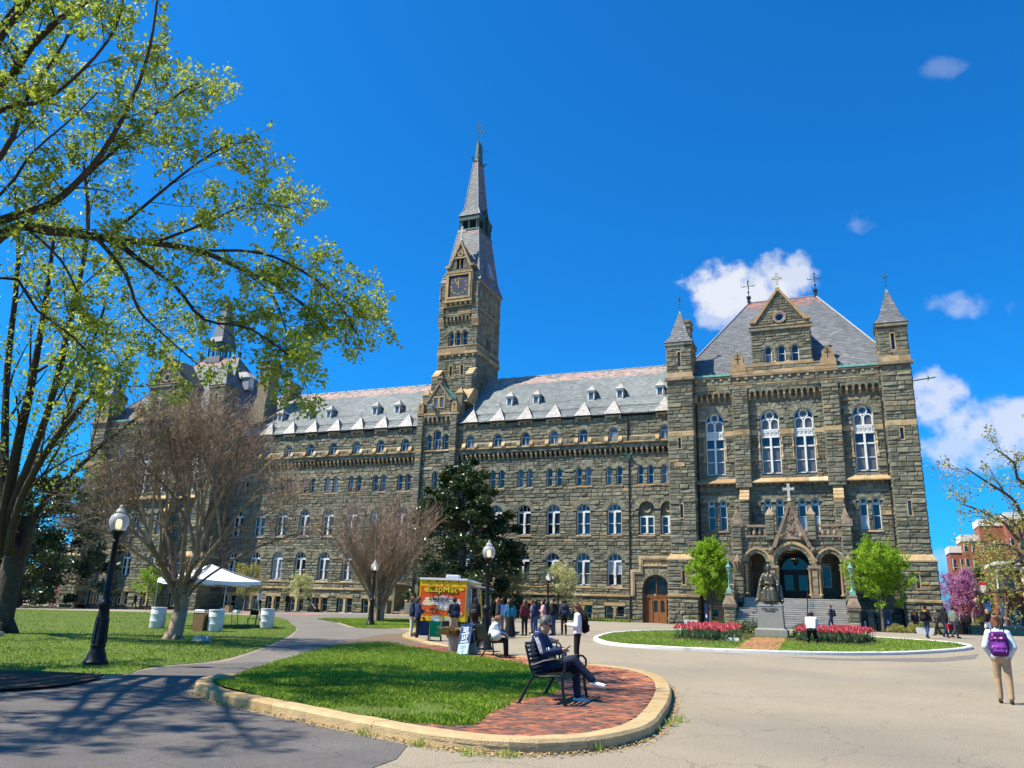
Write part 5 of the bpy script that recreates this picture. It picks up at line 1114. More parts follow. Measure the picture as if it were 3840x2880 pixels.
    for a, b in ((b0, b0+.75), (b1-.75, b1)):
        wall(vol, frame(0, yb-.3, 1, 0), a, b, .7, 22.3, bands=[(18.4, 18.7)], amp=.07, lmax=.85); wall(vol, frame(b, 0, 0, 1), yb-.3, yb, .7, 22.3, amp=.05); vol.m.mat('mortar'); vol.m.box(a+.02, b-.02, yb-.29, yb+.1, .6, 22.4)
        q = MB('sandstone'); q.slab([(a+.02, 22.72), (b-.02, 22.72), (b-.02, 23.6), ((a+b)/2+.2, 23.95), ((a+b)/2-.2, 23.95), (a+.02, 23.6)], FB, -.6, .4, .2); cs = q.build('carved_cross_stone', B); c = (a+b)/2
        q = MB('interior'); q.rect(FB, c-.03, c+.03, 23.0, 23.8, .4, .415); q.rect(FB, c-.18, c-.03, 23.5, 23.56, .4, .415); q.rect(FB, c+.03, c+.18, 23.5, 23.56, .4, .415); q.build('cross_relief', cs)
        q = MB(); rail_pinnacle(q, c-.42, c+.42, .2, 1.05, 22.6, 25.1, 26.0); q.build('pinnacle', B)
    g = frame(0, yb-.1, 1, 0); rs = (26.2-24.2)/1.4; wall(vol, g, xc-1.5, xc+1.5, 22.72, 26, [(xc-.37, .26, 23.4, 24.55, 'rect', 0), (xc+.39, .26, 23.4, 24.55, 'rect', 0)], span=lambda v: (max(xc-1.5, xc-1.45+(v-24.2)/rs), min(xc+1.5, xc+1.45-(v-24.2)/rs)), amp=.06, hmin=.2, hmax=.36, lmin=.3, lmax=.8)
    vol.m.mat('mortar'); vol.m.slab([(xc-1.45, 22.7), (xc+1.45, 22.7), (xc+1.4, 24.2), (xc, 26.1), (xc-1.4, 24.2)], g, -3, -.3)
    for d in (-.37, .39): q = MB('sandstone'); q.ring(g, rectp(xc+d-.36, xc+d+.36, 23.3, 24.7), rectp(xc+d-.25, xc+d+.25, 23.4, 24.55), -.25, .06, .6); wo = q.build('gablet_window', B); pane(g, rectp(xc+d-.25, xc+d+.25, 23.4, 24.55), -.2, wo, 'glass_blind')
    for s in (-1, 1): q = MB('brownstone'); q.slab([(xc+s*1.6, 24.1), (xc+s*1.6, 24.35), (xc+s*1.4, 24.4), (xc, 26.4), (xc, 26.05), (xc+s*1.3, 24.1)], g, -.3, .14, .4); q.build('gable_coping', B)
    q = MB('brownstone'); q.box(xc-.3, xc+.3, yb-.25, yb+.3, 26.2, 26.75, .2); q.box(xc-.4, xc+.4, yb-.35, yb+.4, 26.75, 26.95, .6); q.build('gable_block', B); q = MB('copper'); q.slab([(xc-1.6, 24.3), (xc, 26.15), (xc+1.6, 24.3)], g, -3, -.35, .9); q.build('gablet_roof', B)
    q = MB('grey_metal'); q.box(xc-.7, xc-.25, yb-1.0, yb-.4, 23.35, 23.6); q.box(xc-.6, xc-.35, yb-.5, yb, 23.2, 23.4); q.build('floodlight', B)
    vol.finish()
    # flight of steps up to the tower door
    q = MB('brownstone')
    for k in range(13): q.box(-14.6, -12.3, -6.3+k*.36, -.55, .8+k*.17, .97+k*.17, random.random())
    q.build('tower_steps', B); q = MB('stone')
    for x in (-14.95, -12.3):
        q.box(x, x+.4, -5.6, -.5, .8, 3.9, .5); q.box(x-.15, x+.55, -7.2, -6.3, .8, 2.3, .5); q.mat('sandstone'); q.pyramid(x-.2, x+.6, -7.25, -6.25, 2.3, x+.2, -6.75, 2.75, .6); q.mat('stone')
        for k in range(6): q.box(x-.03, x+.43, -5.62+k*.2, -5.3+k*.25, .9+k*.4, 1.25+k*.4, random.random()*.8)
    q.build('step_wall', B)
tower()
# ---------------------------------------------------------------- entrance porch of the right pavilion
def porch():
    vol = volume('porch_wall'); xc = 23.28; Y = -5.5; F = frame(0, Y, 1, 0)
    arches = [(20.38, .72, 3.4, 6.4, 'arch', .45), (xc, 1.28, 3.4, 6.22, 'arch', .55), (26.2, .72, 3.4, 6.4, 'arch', .45)]
    wall(vol, F, 19.2, 27.3, 3.0, 8.4, arches, amp=.08, lmax=1.0)
    for a in arches: trim(vol, F, *a[:4], a[5], depth=.7, n=15 if a[1] > 1 else 11, proud=.1)
    for a in arches:   # pointed hood moulds
        q = MB('sandstone'); R = a[1]+a[5]+.12; pts = arc(a[0]+.12*R, a[3]-.15, R*1.06, 172, 96, 8)+arc(a[0]-.12*R, a[3]-.15, R*1.06, 84, 8, 8); pin = arc(a[0]+.12*R, a[3]-.15, R*.93, 172, 96, 8)+arc(a[0]-.12*R, a[3]-.15, R*.93, 84, 8, 8); q.ring(F, pts, pin, -.05, .2, .5, closed=False); q.build('hood_mould', B)
    vol.m.mat('mortar'); vol.m.box(19.2, 27.3, Y+.75, -2.4, 8.0, 8.5)
    for x0, x1 in ((18.45, 19.25), (27.2, 28.0)):
        wall(vol, frame(0, Y-.35, 1, 0), x0, x1, .9, 9.6, amp=.09, lmax=.9); wall(vol, frame(x1, 0, 0, 1), Y-.35, -2, .9, 8.6, amp=.07); wall(vol, frame(x0, 0, 0, -1), 2, -Y+.35, .9, 8.6, amp=.07); vol.m.mat('mortar'); vol.m.box(x0+.02, x1-.02, Y-.33, -2.0, .9, 8.5)
        vol.m.box(x0+.02, x1-.02, Y-.33, Y+.5, 8.5, 9.6)
        c = (x0+x1)/2; q = MB('brownstone'); q.pyramid(x0-.05, x1+.05, Y-.4, Y+.5, 9.6, c, Y+.05, 11.0, .6)
        for s in (-1, 1): q.slab([(c+s*.42-.09, 9.3), (c+s*.42+.09, 9.3), (c+s*.42+.09, 9.9), (c+s*.42-.09, 9.9)], F, .2, .42, .4)
        q.slab([(c-.42, 9.5), (c+.42, 9.5), (c, 10.35)], F, .3, .42, .9); q.lathe([(.05, 0), (.12, .08), (.04, .2)], (c, Y+.05, 10.95), 6, .4); q.build('pier_pinnacle', B)
        q = MB('brownstone'); q.lathe([(.1, -.5), (.28, -.3), (.38, 0), (.34, .12), (.06, .62)], (c, Y-.5, 6.35), 8, .3)
        for k in range(5): a = math.pi+k*math.pi/4; q.tube([(c+.36*math.cos(a), Y-.5+.36*math.sin(a), 6.35), (c+.2*math.cos(a), Y-.5+.2*math.sin(a), 5.7)], [.08, .03], 4)
        q.build('carved_boss', B)
    for x0, x1 in ((21.25, 21.97), (24.57, 25.28)):
        wall(vol, frame(0, Y-.25, 1, 0), x0, x1, 8.2, 10.3, amp=.08, lmax=.8); vol.m.mat('mortar'); vol.m.box(x0+.02, x1-.02, Y-.23, Y+.5, 8.2, 10.3); q = MB('brownstone'); q.pyramid(x0-.03, x1+.03, Y-.3, Y+.5, 10.3, (x0+x1)/2, Y+.1, 11.05, .8); q.build('pier_pinnacle', B)
        # clustered pier with colonnettes below the springing
        c = (x0+x1)/2; q = MB('stone'); q.box(c-.34, c+.34, Y-.3, Y+.75, 2.6, 3.5, .5); q.box(c-.2, c+.2, Y-.28, Y+.6, 3.5, 6.3, .5); q.mat('brownstone'); q.box(c-.44, c+.44, Y-.35, Y+.8, 3.5, 3.68, .6); q.box(c-.5, c+.5, Y-.38, Y+.78, 5.86, 6.1, .6)
        for k in range(3): q.box(c-.205, c+.205, Y-.3, Y-.27, 5.2-k*.75, 5.75-k*.75, random.random())
        q.build('porch_pier', B)
        for d in (-.36, .36): colonnette(F, c+d, 3.68, 5.88, .12, .12, 'sandstone'); colonnette(F, c+d, 3.68, 5.88, -.45, .12, 'sandstone')
        q = MB('brownstone'); q.ball((c, Y-.34, 7.35), (.24, .2, .24), 8, 6, .2); q.build('carved_boss', B)
    for x in (19.45, 27.0): colonnette(F, x, 3.68, 6.2, .1, .12, 'sandstone')
    # gable with carved arms
    q = MB('brownstone'); ap = 11.5; b = 7.55
    q.slab([(xc-1.62, b), (xc-1.28, b), (xc, ap-.55), (xc+1.28, b), (xc+1.62, b), (xc, ap)], F, -.1, .42, .35)
    q.slab([(xc-1.1, 8.25), (xc+1.1, 8.25), (xc, ap-.5)], F, -.1, .28, .8); q.build('porch_gable', B)
    q = MB('brownstone'); rr = random.Random(3)
    for k in range(70):
        v = rr.uniform(8.55, 10.7); hwid = (ap-.6-v)/(ap-.6-8.25)*.95*.75; u = xc+rr.uniform(-hwid, hwid); s = rr.uniform(.05, .13); q.ball(F(u, v, .28), (s, .1, s*rr.uniform(.6, 1.6)), 6, 4, rr.random())
    q.slab([(xc-.24, 8.9), (xc+.24, 8.9), (xc+.24, 9.3), (xc, 9.4), (xc-.24, 9.3)], F, .3, .42, .3)
    for s in (-1, 1): q.ball(F(xc+s*.8, 8.55, .3), (.2, .12, .2), 8, 6, .8)
    q.build('carved_arms', B, smooth=True)
    q = MB('concrete'); cross3(q, F, xc, 11.65, 12.95, .1, .1, .43); q.build('stone_cross', B)
    for x0, x1 in ((19.3, 21.25), (25.28, 27.2)):
        q = MB('brownstone'); q.rect(F, x0, x1, 9.3, 9.5, -.2, .12, .7); q.rect(F, x0, x1, 8.42, 8.6, -.25, .16, .5); q.rect(F, x0, x0+.2, 8.6, 9.3, -.1, .05, .5); q.rect(F, x1-.2, x1, 8.6, 9.3, -.1, .05, .5); bo = q.build('balustrade', B)
        for k in range(3): x = x0+.5+(x1-x0-1.0)*k/2; w = MB('brownstone'); w.lathe([(.1, 0), (.14, .08), (.17, .22), (.09, .42), (.07, .5), (.12, .62), (.12, .7)], F(x, 8.6, -.03), 8, random.random()); w.build('baluster', bo, smooth=True)
        for k in range(4): w = MB('brownstone'); w.rect(F, x0+.2+k*.48, x0+.36+k*.48, 8.24, 8.42, -.1, .12, random.random()); w.build('bracket', bo)
    # inner doors
    FI = frame(0, -2.1, 1, 0); q = MB('dark_door'); q.ring(FI, arch_outline(xc, 1.3, 3.4, 5.9, 14), arch_outline(xc, 1.12, 3.4, 5.9, 14), 0, .25); q.rect(FI, xc-1.12, xc+1.12, 5.72, 5.95, 0, .22); q.rect(FI, xc-.06, xc+.06, 3.4, 5.72, 0, .2)
    do = q.build('entrance_door', B)
    for s in (-1, 1):
        a, b = sorted((xc+s*.06, xc+s*1.12)); w = MB('dark_door'); w.ring(FI, rectp(a, b, 3.4, 5.72), rectp(a+.16, b-.16, 4.2, 5.5), .02, .14); w.rect(FI, a+.05, b-.05, 3.5, 4.15, .02, .1); lf = w.build('door_leaf', do); pane(FI, rectp(a+.15, b-.15, 4.2, 5.5), .06, lf, 'glass_blue' if s < 0 else 'glass_dark'); h = MB('gold'); h.tube([FI(xc+s*.16, 4.1, .2), FI(xc+s*.16, 4.6, .2)], .02, 5); h.build('door_pull', lf)
    pane(FI, [(xc-1.13, 5.93), (xc+1.13, 5.93)]+arc(xc, 5.93, 1.13, 0, 180, 14), .06, do, 'glass_blue')
    # hanging lantern with bulbs
    q = MB('iron'); q.tube([(xc, -4.2, 8.0), (xc, -4.2, 7.1)], .02, 5); q.lathe([(.05, 0), (.2, .08), (.2, .4), (.04, .55)], (xc, -4.2, 6.5), 8); lo = q.build('porch_lantern', B); w = MB('lamp_lit')
    for k in range(6): w.ball((xc+.17*math.cos(k), -4.2+.17*math.sin(k), 6.68+.03*(k % 3)), .035, 6, 4)
    w.build('bulb', lo)
    # side windows and dark back wall inside
    for a, b in ((19.25, 22.0), (24.6, 27.2)): q = MB('stone'); q.box(a, b, -2.12, -2.0, 3.4, 8, .3); q.build('porch_back', B)
    for x in (21.0, 25.8): q = MB('white_paint'); q.ring(FI, rectp(x-.36, x+.36, 4.5, 6.3), rectp(x-.29, x+.29, 4.57, 6.23), .02, .1); q.rect(FI, x-.36, x+.36, 6.4, 6.47, .02, .08); wo = q.build('porch_window', B); pane(FI, rectp(x-.3, x+.3, 4.56, 6.24), .05, wo, 'glass_blue')
    # stairs: each tread a slab
    st = link('entrance_stairs', MB('step_stone').mesh('entrance_stairs'), B); n = 14; z0 = 1.05; rise = (3.4-z0)/n
    for k in range(n):
        q = MB('step_stone'); yf = -11.2+k*.36; xa, xb = (19.0, 27.15) if k < 9 else (19.35, 27.1); q.box(xa, xb, yf, yf+.75, z0+k*rise-.05, z0+(k+1)*rise-.045, random.random()); q.box(xa-.01, xb+.01, yf-.08, yf+.75, z0+(k+1)*rise-.05, z0+(k+1)*rise, random.random()); q.build('step', st)
    q = MB('step_stone'); q.box(19.25, 27.2, -6.2, -2.0, 3.0, 3.4, .5); q.box(19.0, 27.15, -10.9, -6, .5, 1.04, .5); q.build('porch_floor', B)
    for x in (24.3,):
        q = MB('iron'); y = [(-11.1, 1.1), (-6.3, 3.4)]
        for dz in (.9, .5): q.tube([(x, y[0][0], y[0][1]+dz), (x, y[1][0], y[1][1]+dz)], .025, 6)
        for k in range(4): t = k/3; q.tube([(x, y[0][0]+(y[1][0]-y[0][0])*t, y[0][1]+(y[1][1]-y[0][1])*t), (x, y[0][0]+(y[1][0]-y[0][0])*t, y[0][1]+(y[1][1]-y[0][1])*t+.95)], .025, 6)
        q.build('handrail', B)
    # cheek walls and lamp pedestals with green lamps
    for x in (18.55, 27.6):
        q = MB('stone'); xx = x; q.box(xx-.3, xx+.3, -9.9, -5.8, .9, 2.9, .5); q.build('cheek_wall', B)
        vol2 = volume('pedestal_wall'); a, b = x-.4, x+.4; ya = -10.6
        for FF, u0, u1 in ((frame(0, ya, 1, 0), a, b), (frame(b, 0, 0, 1), ya, ya+.8), (frame(a, 0, 0, -1), -ya-.8, -ya)): wall(vol2, FF, u0, u1, .95, 2.5, amp=.07, lmax=.7)
        vol2.m.mat('mortar'); vol2.m.box(a+.02, b-.02, ya+.02, ya+.78, .9, 2.5)
        vol2.finish(); q = MB('brownstone'); q.box(a-.1, b+.1, ya-.1, ya+.9, 2.5, 2.72, .8); q.frustum(a-.12, b+.12, ya-.12, ya+.92, 2.72, x-.24, x+.24, ya+.14, ya+.66, 3.5, .6); q.slab([(x-.48, 2.72), (x+.48, 2.72), (x, 3.25)], frame(0, ya, 1, 0), -.1, .14, .9); q.box(x-.32, x+.32, ya+.08, ya+.72, 3.48, 3.6, .4); q.build('lamp_pedestal', B)
        for k in range(5): w = MB('brownstone'); w.rect(frame(0, ya, 1, 0), a+.02+k*.17, a+.1+k*.17, 2.53, 2.68, 0, .14, .2); w.build('dentil', B)
        L = empty('bronze_lamp', (x, ya+.4, 3.6)); side = 'left of' if x < 20 else 'right of'
        tag(L, 'green bronze lantern on the stone pedestal '+('beside the side with the arched wooden door' if x < 20 else 'beside the scooter and the leafier round tree'), 'lamp', 'green lanterns flanking the entrance stairs')
        q = MB('copper'); q.frustum(-.22, .22, -.22, .22, 0, -.2, .2, -.2, .2, .3, .7); q.lathe([(.2, .3), (.1, .45), (.07, .6), (.055, 1.35), (.09, 1.4), (.05, 1.46), (.12, 1.5), (.05, 1.58)], (0, 0, 0), 10, .5); q.build('post', L, smooth=True)
        q = MB('copper'); q.lathe([(.06, 1.58), (.1, 1.66), (.06, 1.68)], (0, 0, 0), 6, .4)
        for k in range(6): a2 = k*math.pi/3; q.tube([(.1*math.cos(a2), .1*math.sin(a2), 1.66), (.2*math.cos(a2), .2*math.sin(a2), 2.05)], .014, 4)
        q.lathe([(.24, 2.05), (.2, 2.1), (.12, 2.22), (.08, 2.24), (.08, 2.34), (.03, 2.4), (.05, 2.46), (.01, 2.56)], (0, 0, 0), 6, .6); q.build('lantern_cage', L); q = MB('lamp_globe'); q.lathe([(.09, 1.67), (.185, 2.04)], (0, 0, 0), 6); q.build('lantern_glass', L)
    vol.finish()
porch()
# ---------------------------------------------------------------- lay the stones
def lay_stones():
    rec = []
    for (F, u0, u1, v0, v1, tone, amp, w0), vol in STONES:
        c = F((u0+u1)/2, (v0+v1)/2, .05); p = px(c); n = np.array(F(0, 0, 1))-np.array(F(0, 0, 0)); d = np.array(c)-CAM
        vis = p[2] > 0 and 0 < p[0] < 3840 and 0 < p[1] < 2880 and n@d < 0
        area = (u1-u0)*(v1-v0)*abs(n@d)/np.linalg.norm(d)*(FPX/max(p[2], 1))**2 if vis else 0
        rec.append(area)
    order = sorted(range(len(rec)), key=lambda i: -rec[i]); top = set(order[:300]); mb = {}
    for i, ((F, u0, u1, v0, v1, tone, amp, w0), vol) in enumerate(STONES):
        b = stone_block(F, u0, u1, v0, v1, tone, amp, w0)
        if i in top: q = MB('stone'); q.add(*b); q.build('stone', vol.o)
        else:
            if vol not in mb: mb[vol] = MB('stone')
            mb[vol].add(*b)
    for vol, q in mb.items(): q.build('stone', vol.o, kind='stuff')
    print('STONES', len(STONES))
lay_stones()
# ---------------------------------------------------------------- trees
def W(x, y, dep):
    """a point in the place, from the direction it is seen in and its distance"""
    x, y = x*3840/2212, y*3840/2212
    d = RT*(x-1920)/FPX-UP*(y-1440)/FPX+fw; return Vector(CAM+d*dep)
class Tree:
    def __init__(s, seed): s.r = random.Random(seed); s.b = []; s.tw = []; s.tips = []
    def stem(s, pts, r0, r1, twig=False):
        pts = [Vector(p) for p in pts]; n = len(pts); rad = [r0+(r1-r0)*(i/(n-1))**.8 for i in range(n)]; (s.tw if twig else s.b).append((pts, rad)); return pts, rad
    def wander(s, p, d, L, n, wob, upw):
        pts = [Vector(p)]; d = Vector(d).normalized(); st = L/n
        for k in range(n):
            d = (d+Vector((s.r.gauss(0, wob), s.r.gauss(0, wob), s.r.gauss(0, wob)+upw))).normalized(); pts.append(pts[-1]+d*st)
        return pts
    def side(s, d, ang):
        d = d.normalized(); a = Vector((s.r.gauss(0, 1), s.r.gauss(0, 1), s.r.gauss(0, 1))); a = (a-d*a.dot(d)).normalized(); return (d*math.cos(ang)+a*math.sin(ang)).normalized()
    def grow(s, pts, rad, lv, P, maxlv):
        """children along a limb"""
        p = P[min(lv, len(P)-1)]; n = len(pts); L = sum((pts[i+1]-pts[i]).length for i in range(n-1)); nc = max(1, int(p['n']*s.r.uniform(.75, 1.25)))
        for c in range(nc):
            t = p.get('t0', .3)+(1-p.get('t0', .3))*(c+s.r.random())/nc; f = min(t*(n-1), n-1.001); i = int(f); q = pts[i].lerp(pts[i+1], f-i); d = pts[i+1]-pts[i]
            cd_ = s.side(d, R_(s.r.uniform(*p['ang']))); cd_ = (cd_+Vector((0, 0, p.get('up', 0)))).normalized(); cl = p['len']*s.r.uniform(.65, 1.3)*(1-.45*t*p.get('tap', .6)); r0 = max(rad[i]*(p['rr'] if lv < maxlv else .8)*.8, p.get('rmin', .006)); r0 = min(r0, p.get('rmax', 9))
            np_ = s.wander(q, cd_, cl, p.get('seg', 4), p.get('wob', .15), p.get('grav', 0)); tw = lv >= P[0].get('twlv', 2)
            a, b = s.stem(np_, r0, max(r0*.35, .004), tw)
            if lv < maxlv: s.grow(a, b, lv+1, P, maxlv)
            else: s.tips.append(a)
    def build(s, name, loc, label, cat, bark, twig, group=None, sides=8, tsides=4):
        root = empty(name, loc); tag(root, label, cat, group); O = Vector(loc); s.root = root
        for nm, lst, m, sd in (('trunk', s.b, bark, sides), ('twigs', s.tw, twig, tsides)):
            if not lst: continue
            V = []; F = []; T = []
            for pts, rad in lst:
                ns = sd if rad[0] > .05 or nm == 'twigs' else 5; base = len(V); ref = None; t = s.r.random()
                for i, p in enumerate(pts):
                    d = (pts[min(i+1, len(pts)-1)]-pts[max(i-1, 0)]).normalized()
                    if ref is None: ref = Vector((1, 0, 0)) if abs(d.x) < .8 else Vector((0, 1, 0))
                    a = (ref-d*ref.dot(d)).normalized(); ref = a; b = d.cross(a)
                    for k in range(ns):
                        c = 2*math.pi*k/ns; rr = rad[i]*(1+(.12*math.sin(k*2.1+i) if rad[i] > .1 else 0)); V.append(p-O+a*(math.cos(c)*rr)+b*(math.sin(c)*rr))
                for i in range(len(pts)-1):
                    for k in range(ns): F.append((base+i*ns+k, base+i*ns+(k+1) % ns, base+(i+1)*ns+(k+1) % ns, base+(i+1)*ns+k)); T.append(t)
            me = arr_mesh(nm, np.array([tuple(v) for v in V]), np.array(F), [m], T, smooth=True); o = link(nm if nm == 'trunk' else 'branches', me, root)
        return root
    def leaves(s, per, size, mat, spread=.1, aspect=.55, name='crown', tips=None, t0=.2, flat=0, tonefn=None, clump=1):
        tips = tips or s.tips; P = []; rg = np.random.RandomState(s.r.randrange(1 << 30))
        for a in tips:
            n = len(a)
            for k in range(max(1, int(per*s.r.uniform(.6, 1.4)))):
                f = min((t0+(1-t0)*s.r.random())*(n-1), n-1.001); i = int(f); q = a[i].lerp(a[i+1], f-i)
                for c in range(clump): P.append((q.x+s.r.gauss(0, spread), q.y+s.r.gauss(0, spread), q.z+s.r.gauss(0, spread)))
        P = np.array(P); return leaf_mesh(name, P-np.array(s.root.location), size, mat, s.root, rg, aspect, flat, tonefn)
def leaf_mesh(name, P, size, mat, parent, rg, aspect=.55, flat=0, tonefn=None):
    m = len(P); a = rg.normal(size=(m, 3)); a[:, 2] *= (1-flat); a /= np.linalg.norm(a, axis=1)[:, None]; b = rg.normal(size=(m, 3)); b[:, 2] *= (1-flat); b -= a*(a*b).sum(1)[:, None]; b /= np.linalg.norm(b, axis=1)[:, None]+1e-9
    c = np.cross(a, b); l = (size*rg.uniform(.6, 1.4, m))[:, None]; w = l*aspect
    V = np.stack([P, P+a*l*.5+b*w*.5+c*l*.08, P+a*l, P+a*l*.5-b*w*.5+c*l*.08], 1).reshape(-1, 3); F = np.arange(m*4).reshape(-1, 4)
    t = np.clip(rg.normal(.5, .22, m), 0, 1) if tonefn is None else tonefn(P, rg)
    return link(name, arr_mesh(name, V, F, [mat], t), parent)
def tone_clump(sc, amp=.3):
    def f(P, rg): return np.clip(.5+amp*np.sin(P[:, 0]*sc+1)*np.sin(P[:, 1]*sc*1.1)*np.sin(P[:, 2]*sc*.9+2)+rg.normal(0, .16, len(P)), 0, 1)
    return f
# bare crape myrtle beside the tent
def crape_spreading():
    T = Tree(5); b = Vector((3.33, -52.83, .05)); T.stem([b+Vector((-.25, -.1, -.1)), b+Vector((-.05, 0, .35)), b+Vector((.05, 0, .9)), b+Vector((.1, 0, 1.5))], .30, .24)
    for k in range(5): a = k*1.3; T.stem([b+Vector((math.cos(a)*.42, math.sin(a)*.42, -.05)), b+Vector((math.cos(a)*.2, math.sin(a)*.2, .12)), b+Vector((0, 0, .5))], .05, .1)
    P = [dict(n=10, ang=(18, 55), len=1.7, rr=.5, seg=5, wob=.17, up=.15, grav=.04, t0=.3, twlv=1, rmax=.035), dict(n=8, ang=(18, 60), len=.95, rr=.5, seg=4, wob=.2, up=.1, grav=.03, rmin=.010, t0=.15), dict(n=5, ang=(18, 60), len=.5, rr=.5, seg=3, wob=.2, up=.08, rmin=.0065, t0=.15)]
    def limb(st, px_, d0, d1, r0, r1):
        n = len(px_); pts = [st]+[W(x, y, d0+(d1-d0)*k/max(1, n-1)) for k, (x, y) in enumerate(px_)]; return T.stem([Vector(p) for p in smooth_poly([tuple(p) for p in pts], 3, False)], r0, r1)
    for i, (xm, ym) in enumerate([(322, 1175), (358, 1140), (402, 1125), (440, 1140), (478, 1165), (345, 1215), (425, 1210)]):
        dm = 29.8+(-1.3, 1.0, -.6, 1.2, -.4, 1.5, -1.6)[i]; a, r = limb(b+Vector((.05, 0, .85+.06*i)), [(388+(xm-388)*.22, 1272), (388+(xm-388)*.6, (1272+ym)/2-8), (xm, ym)], 29.8, dm, .125, .075); T.grow(a, r, 1, P, 2)
        for j in range(4):
            xe = xm+(xm-395)*.75+(j-1.5)*62+T.r.uniform(-15, 15); xe = min(max(xe, 215), 655); ye = 905+((xe-432)/215)**2*175+T.r.uniform(-20, 45); de = dm+T.r.uniform(-1.6, 1.6)
            c, q = limb(a[-1], [(xm+(xe-xm)*.35, ym+(ye-ym)*.4), (xm+(xe-xm)*.75+T.r.uniform(-12, 12), ym+(ye-ym)*.72), (xe, ye)], dm, de, .062, .02); T.grow(c, q, 0, P, 2)
    for l in ([(350, 1240), (290, 1190), (235, 1150), (195, 1135)], [(430, 1260), (520, 1200), (590, 1170), (650, 1150)]): a, r = limb(b+Vector((.05, 0, 1.3)), l, 29.8, 29, .06, .02); T.grow(a, r, 0, P, 2)
    T.build('crape_myrtle', tuple(b), 'spreading bare crape myrtle with smooth tan trunk on the lawn before the white tent', 'tree', 'bark_tan', 'twig_brown', sides=9, tsides=3)
crape_spreading()
def crape_vase():
    T = Tree(8); b = Vector((-.95, -31.22, .68))
    P = [dict(n=13, ang=(6, 28), len=2.4, rr=.55, seg=4, wob=.08, up=.25, t0=.25, twlv=1, grav=.03, rmax=.05), dict(n=9, ang=(8, 36), len=1.3, rr=.55, seg=3, wob=.1, up=.15, rmin=.016, t0=.15), dict(n=5, ang=(12, 42), len=.7, rr=.5, seg=2, wob=.1, rmin=.011)]
    for k in range(15):
        a = k*2.4+T.r.uniform(-.3, .3); rr = .18+.30*math.sqrt(k/15); d = Vector((math.cos(a), math.sin(a), 0)); out = T.r.uniform(.8, 3.3) if k > 3 else .5; h = T.r.uniform(4.8, 6.4)
        pts = [b+d*rr*.9+Vector((0, 0, -.1)), b+d*(rr*.95)+Vector((0, 0, 1.0)), b+d*(rr+out*.25)+Vector((0, 0, 2.2)), b+d*(rr+out*.62)+Vector((0, 0, 3.6)), b+d*(rr+out)+Vector((0, 0, h))]
        c, r = T.stem([Vector(p) for p in smooth_poly([tuple(p) for p in pts], 3, False)], T.r.uniform(.10, .15), .035); T.grow(c, r, 0, P, 2)
    T.build('crape_myrtle', tuple(b), 'vase shaped bare crape myrtle of many upright tan stems beside the food truck', 'tree', 'bark_tan', 'twig_brown', sides=7, tsides=3)
crape_vase()
# big tree at the left edge
def big_tree():
    T = Tree(21); b = Vector((-3.9, -54.6, .0)); T.stem([b+Vector((0, 0, -.2)), b+Vector((0, 0, .4)), b+Vector((.05, 0, 2.0)), b+Vector((.15, .05, 3.6)), b+Vector((.2, .05, 4.6))], .5, .38)
    T.stem([b+Vector((.5, -.4, -.1)), b+Vector((.2, -.1, .5)), b+Vector((0, 0, 1.2))], .2, .3); T.stem([b+Vector((.6, .3, -.1)), b+Vector((.25, .1, .5)), b+Vector((0, 0, 1.2))], .2, .3)
    limbs = [([(20, 1190), (45, 1080), (110, 960), (200, 850), (290, 760)], .22), ([(12, 1180), (60, 1040), (130, 930), (180, 800), (230, 650)], .24), ([(5, 1170), (30, 1000), (70, 820), (100, 640), (120, 480)], .3), ([(0, 1190), (10, 1000), (15, 800), (40, 560), (30, 380)], .28), ([(30, 1210), (90, 1090), (180, 1000), (260, 930), (330, 880)], .16), ([(8, 1150), (100, 900), (150, 700), (190, 500), (180, 350)], .2), ([(-10, 1150), (-60, 980), (-100, 900), (-120, 700)], .2)]
    P = [dict(n=8, ang=(22, 55), len=3.2, rr=.5, seg=5, wob=.13, up=.2, t0=.25, grav=.02, twlv=1, rmax=.1), dict(n=6, ang=(22, 55), len=1.5, rr=.45, seg=4, wob=.16, rmin=.012, up=.05, t0=.15), dict(n=3.4, ang=(25, 60), len=.8, rr=.5, seg=3, wob=.2, rmin=.009, t0=.2)]
    for l, r0 in limbs:
        dd = T.r.uniform(-4, 4); pts = [b+Vector((.2, .05, 4.0))]+[W(x, y, 30.9+dd*min(1, (k+.3)/3)) for k, (x, y) in enumerate(l)]
        a, r = T.stem([Vector(p) for p in smooth_poly([tuple(p) for p in pts], 3, False)], r0, .05); T.grow(a, r, 0, P, 2)
    T.build('shade_tree', tuple(b), 'tall multi-limbed shade tree with fresh yellow-green leaves standing on the left lawn', 'tree', 'bark_dark', 'bark_dark', sides=10, tsides=3)
    T.leaves(8, .16, 'leaf_spring', .16, .6, t0=.1, tonefn=lambda P, rg: np.clip(rg.normal(.32, .2, len(P)), 0, 1))
big_tree()
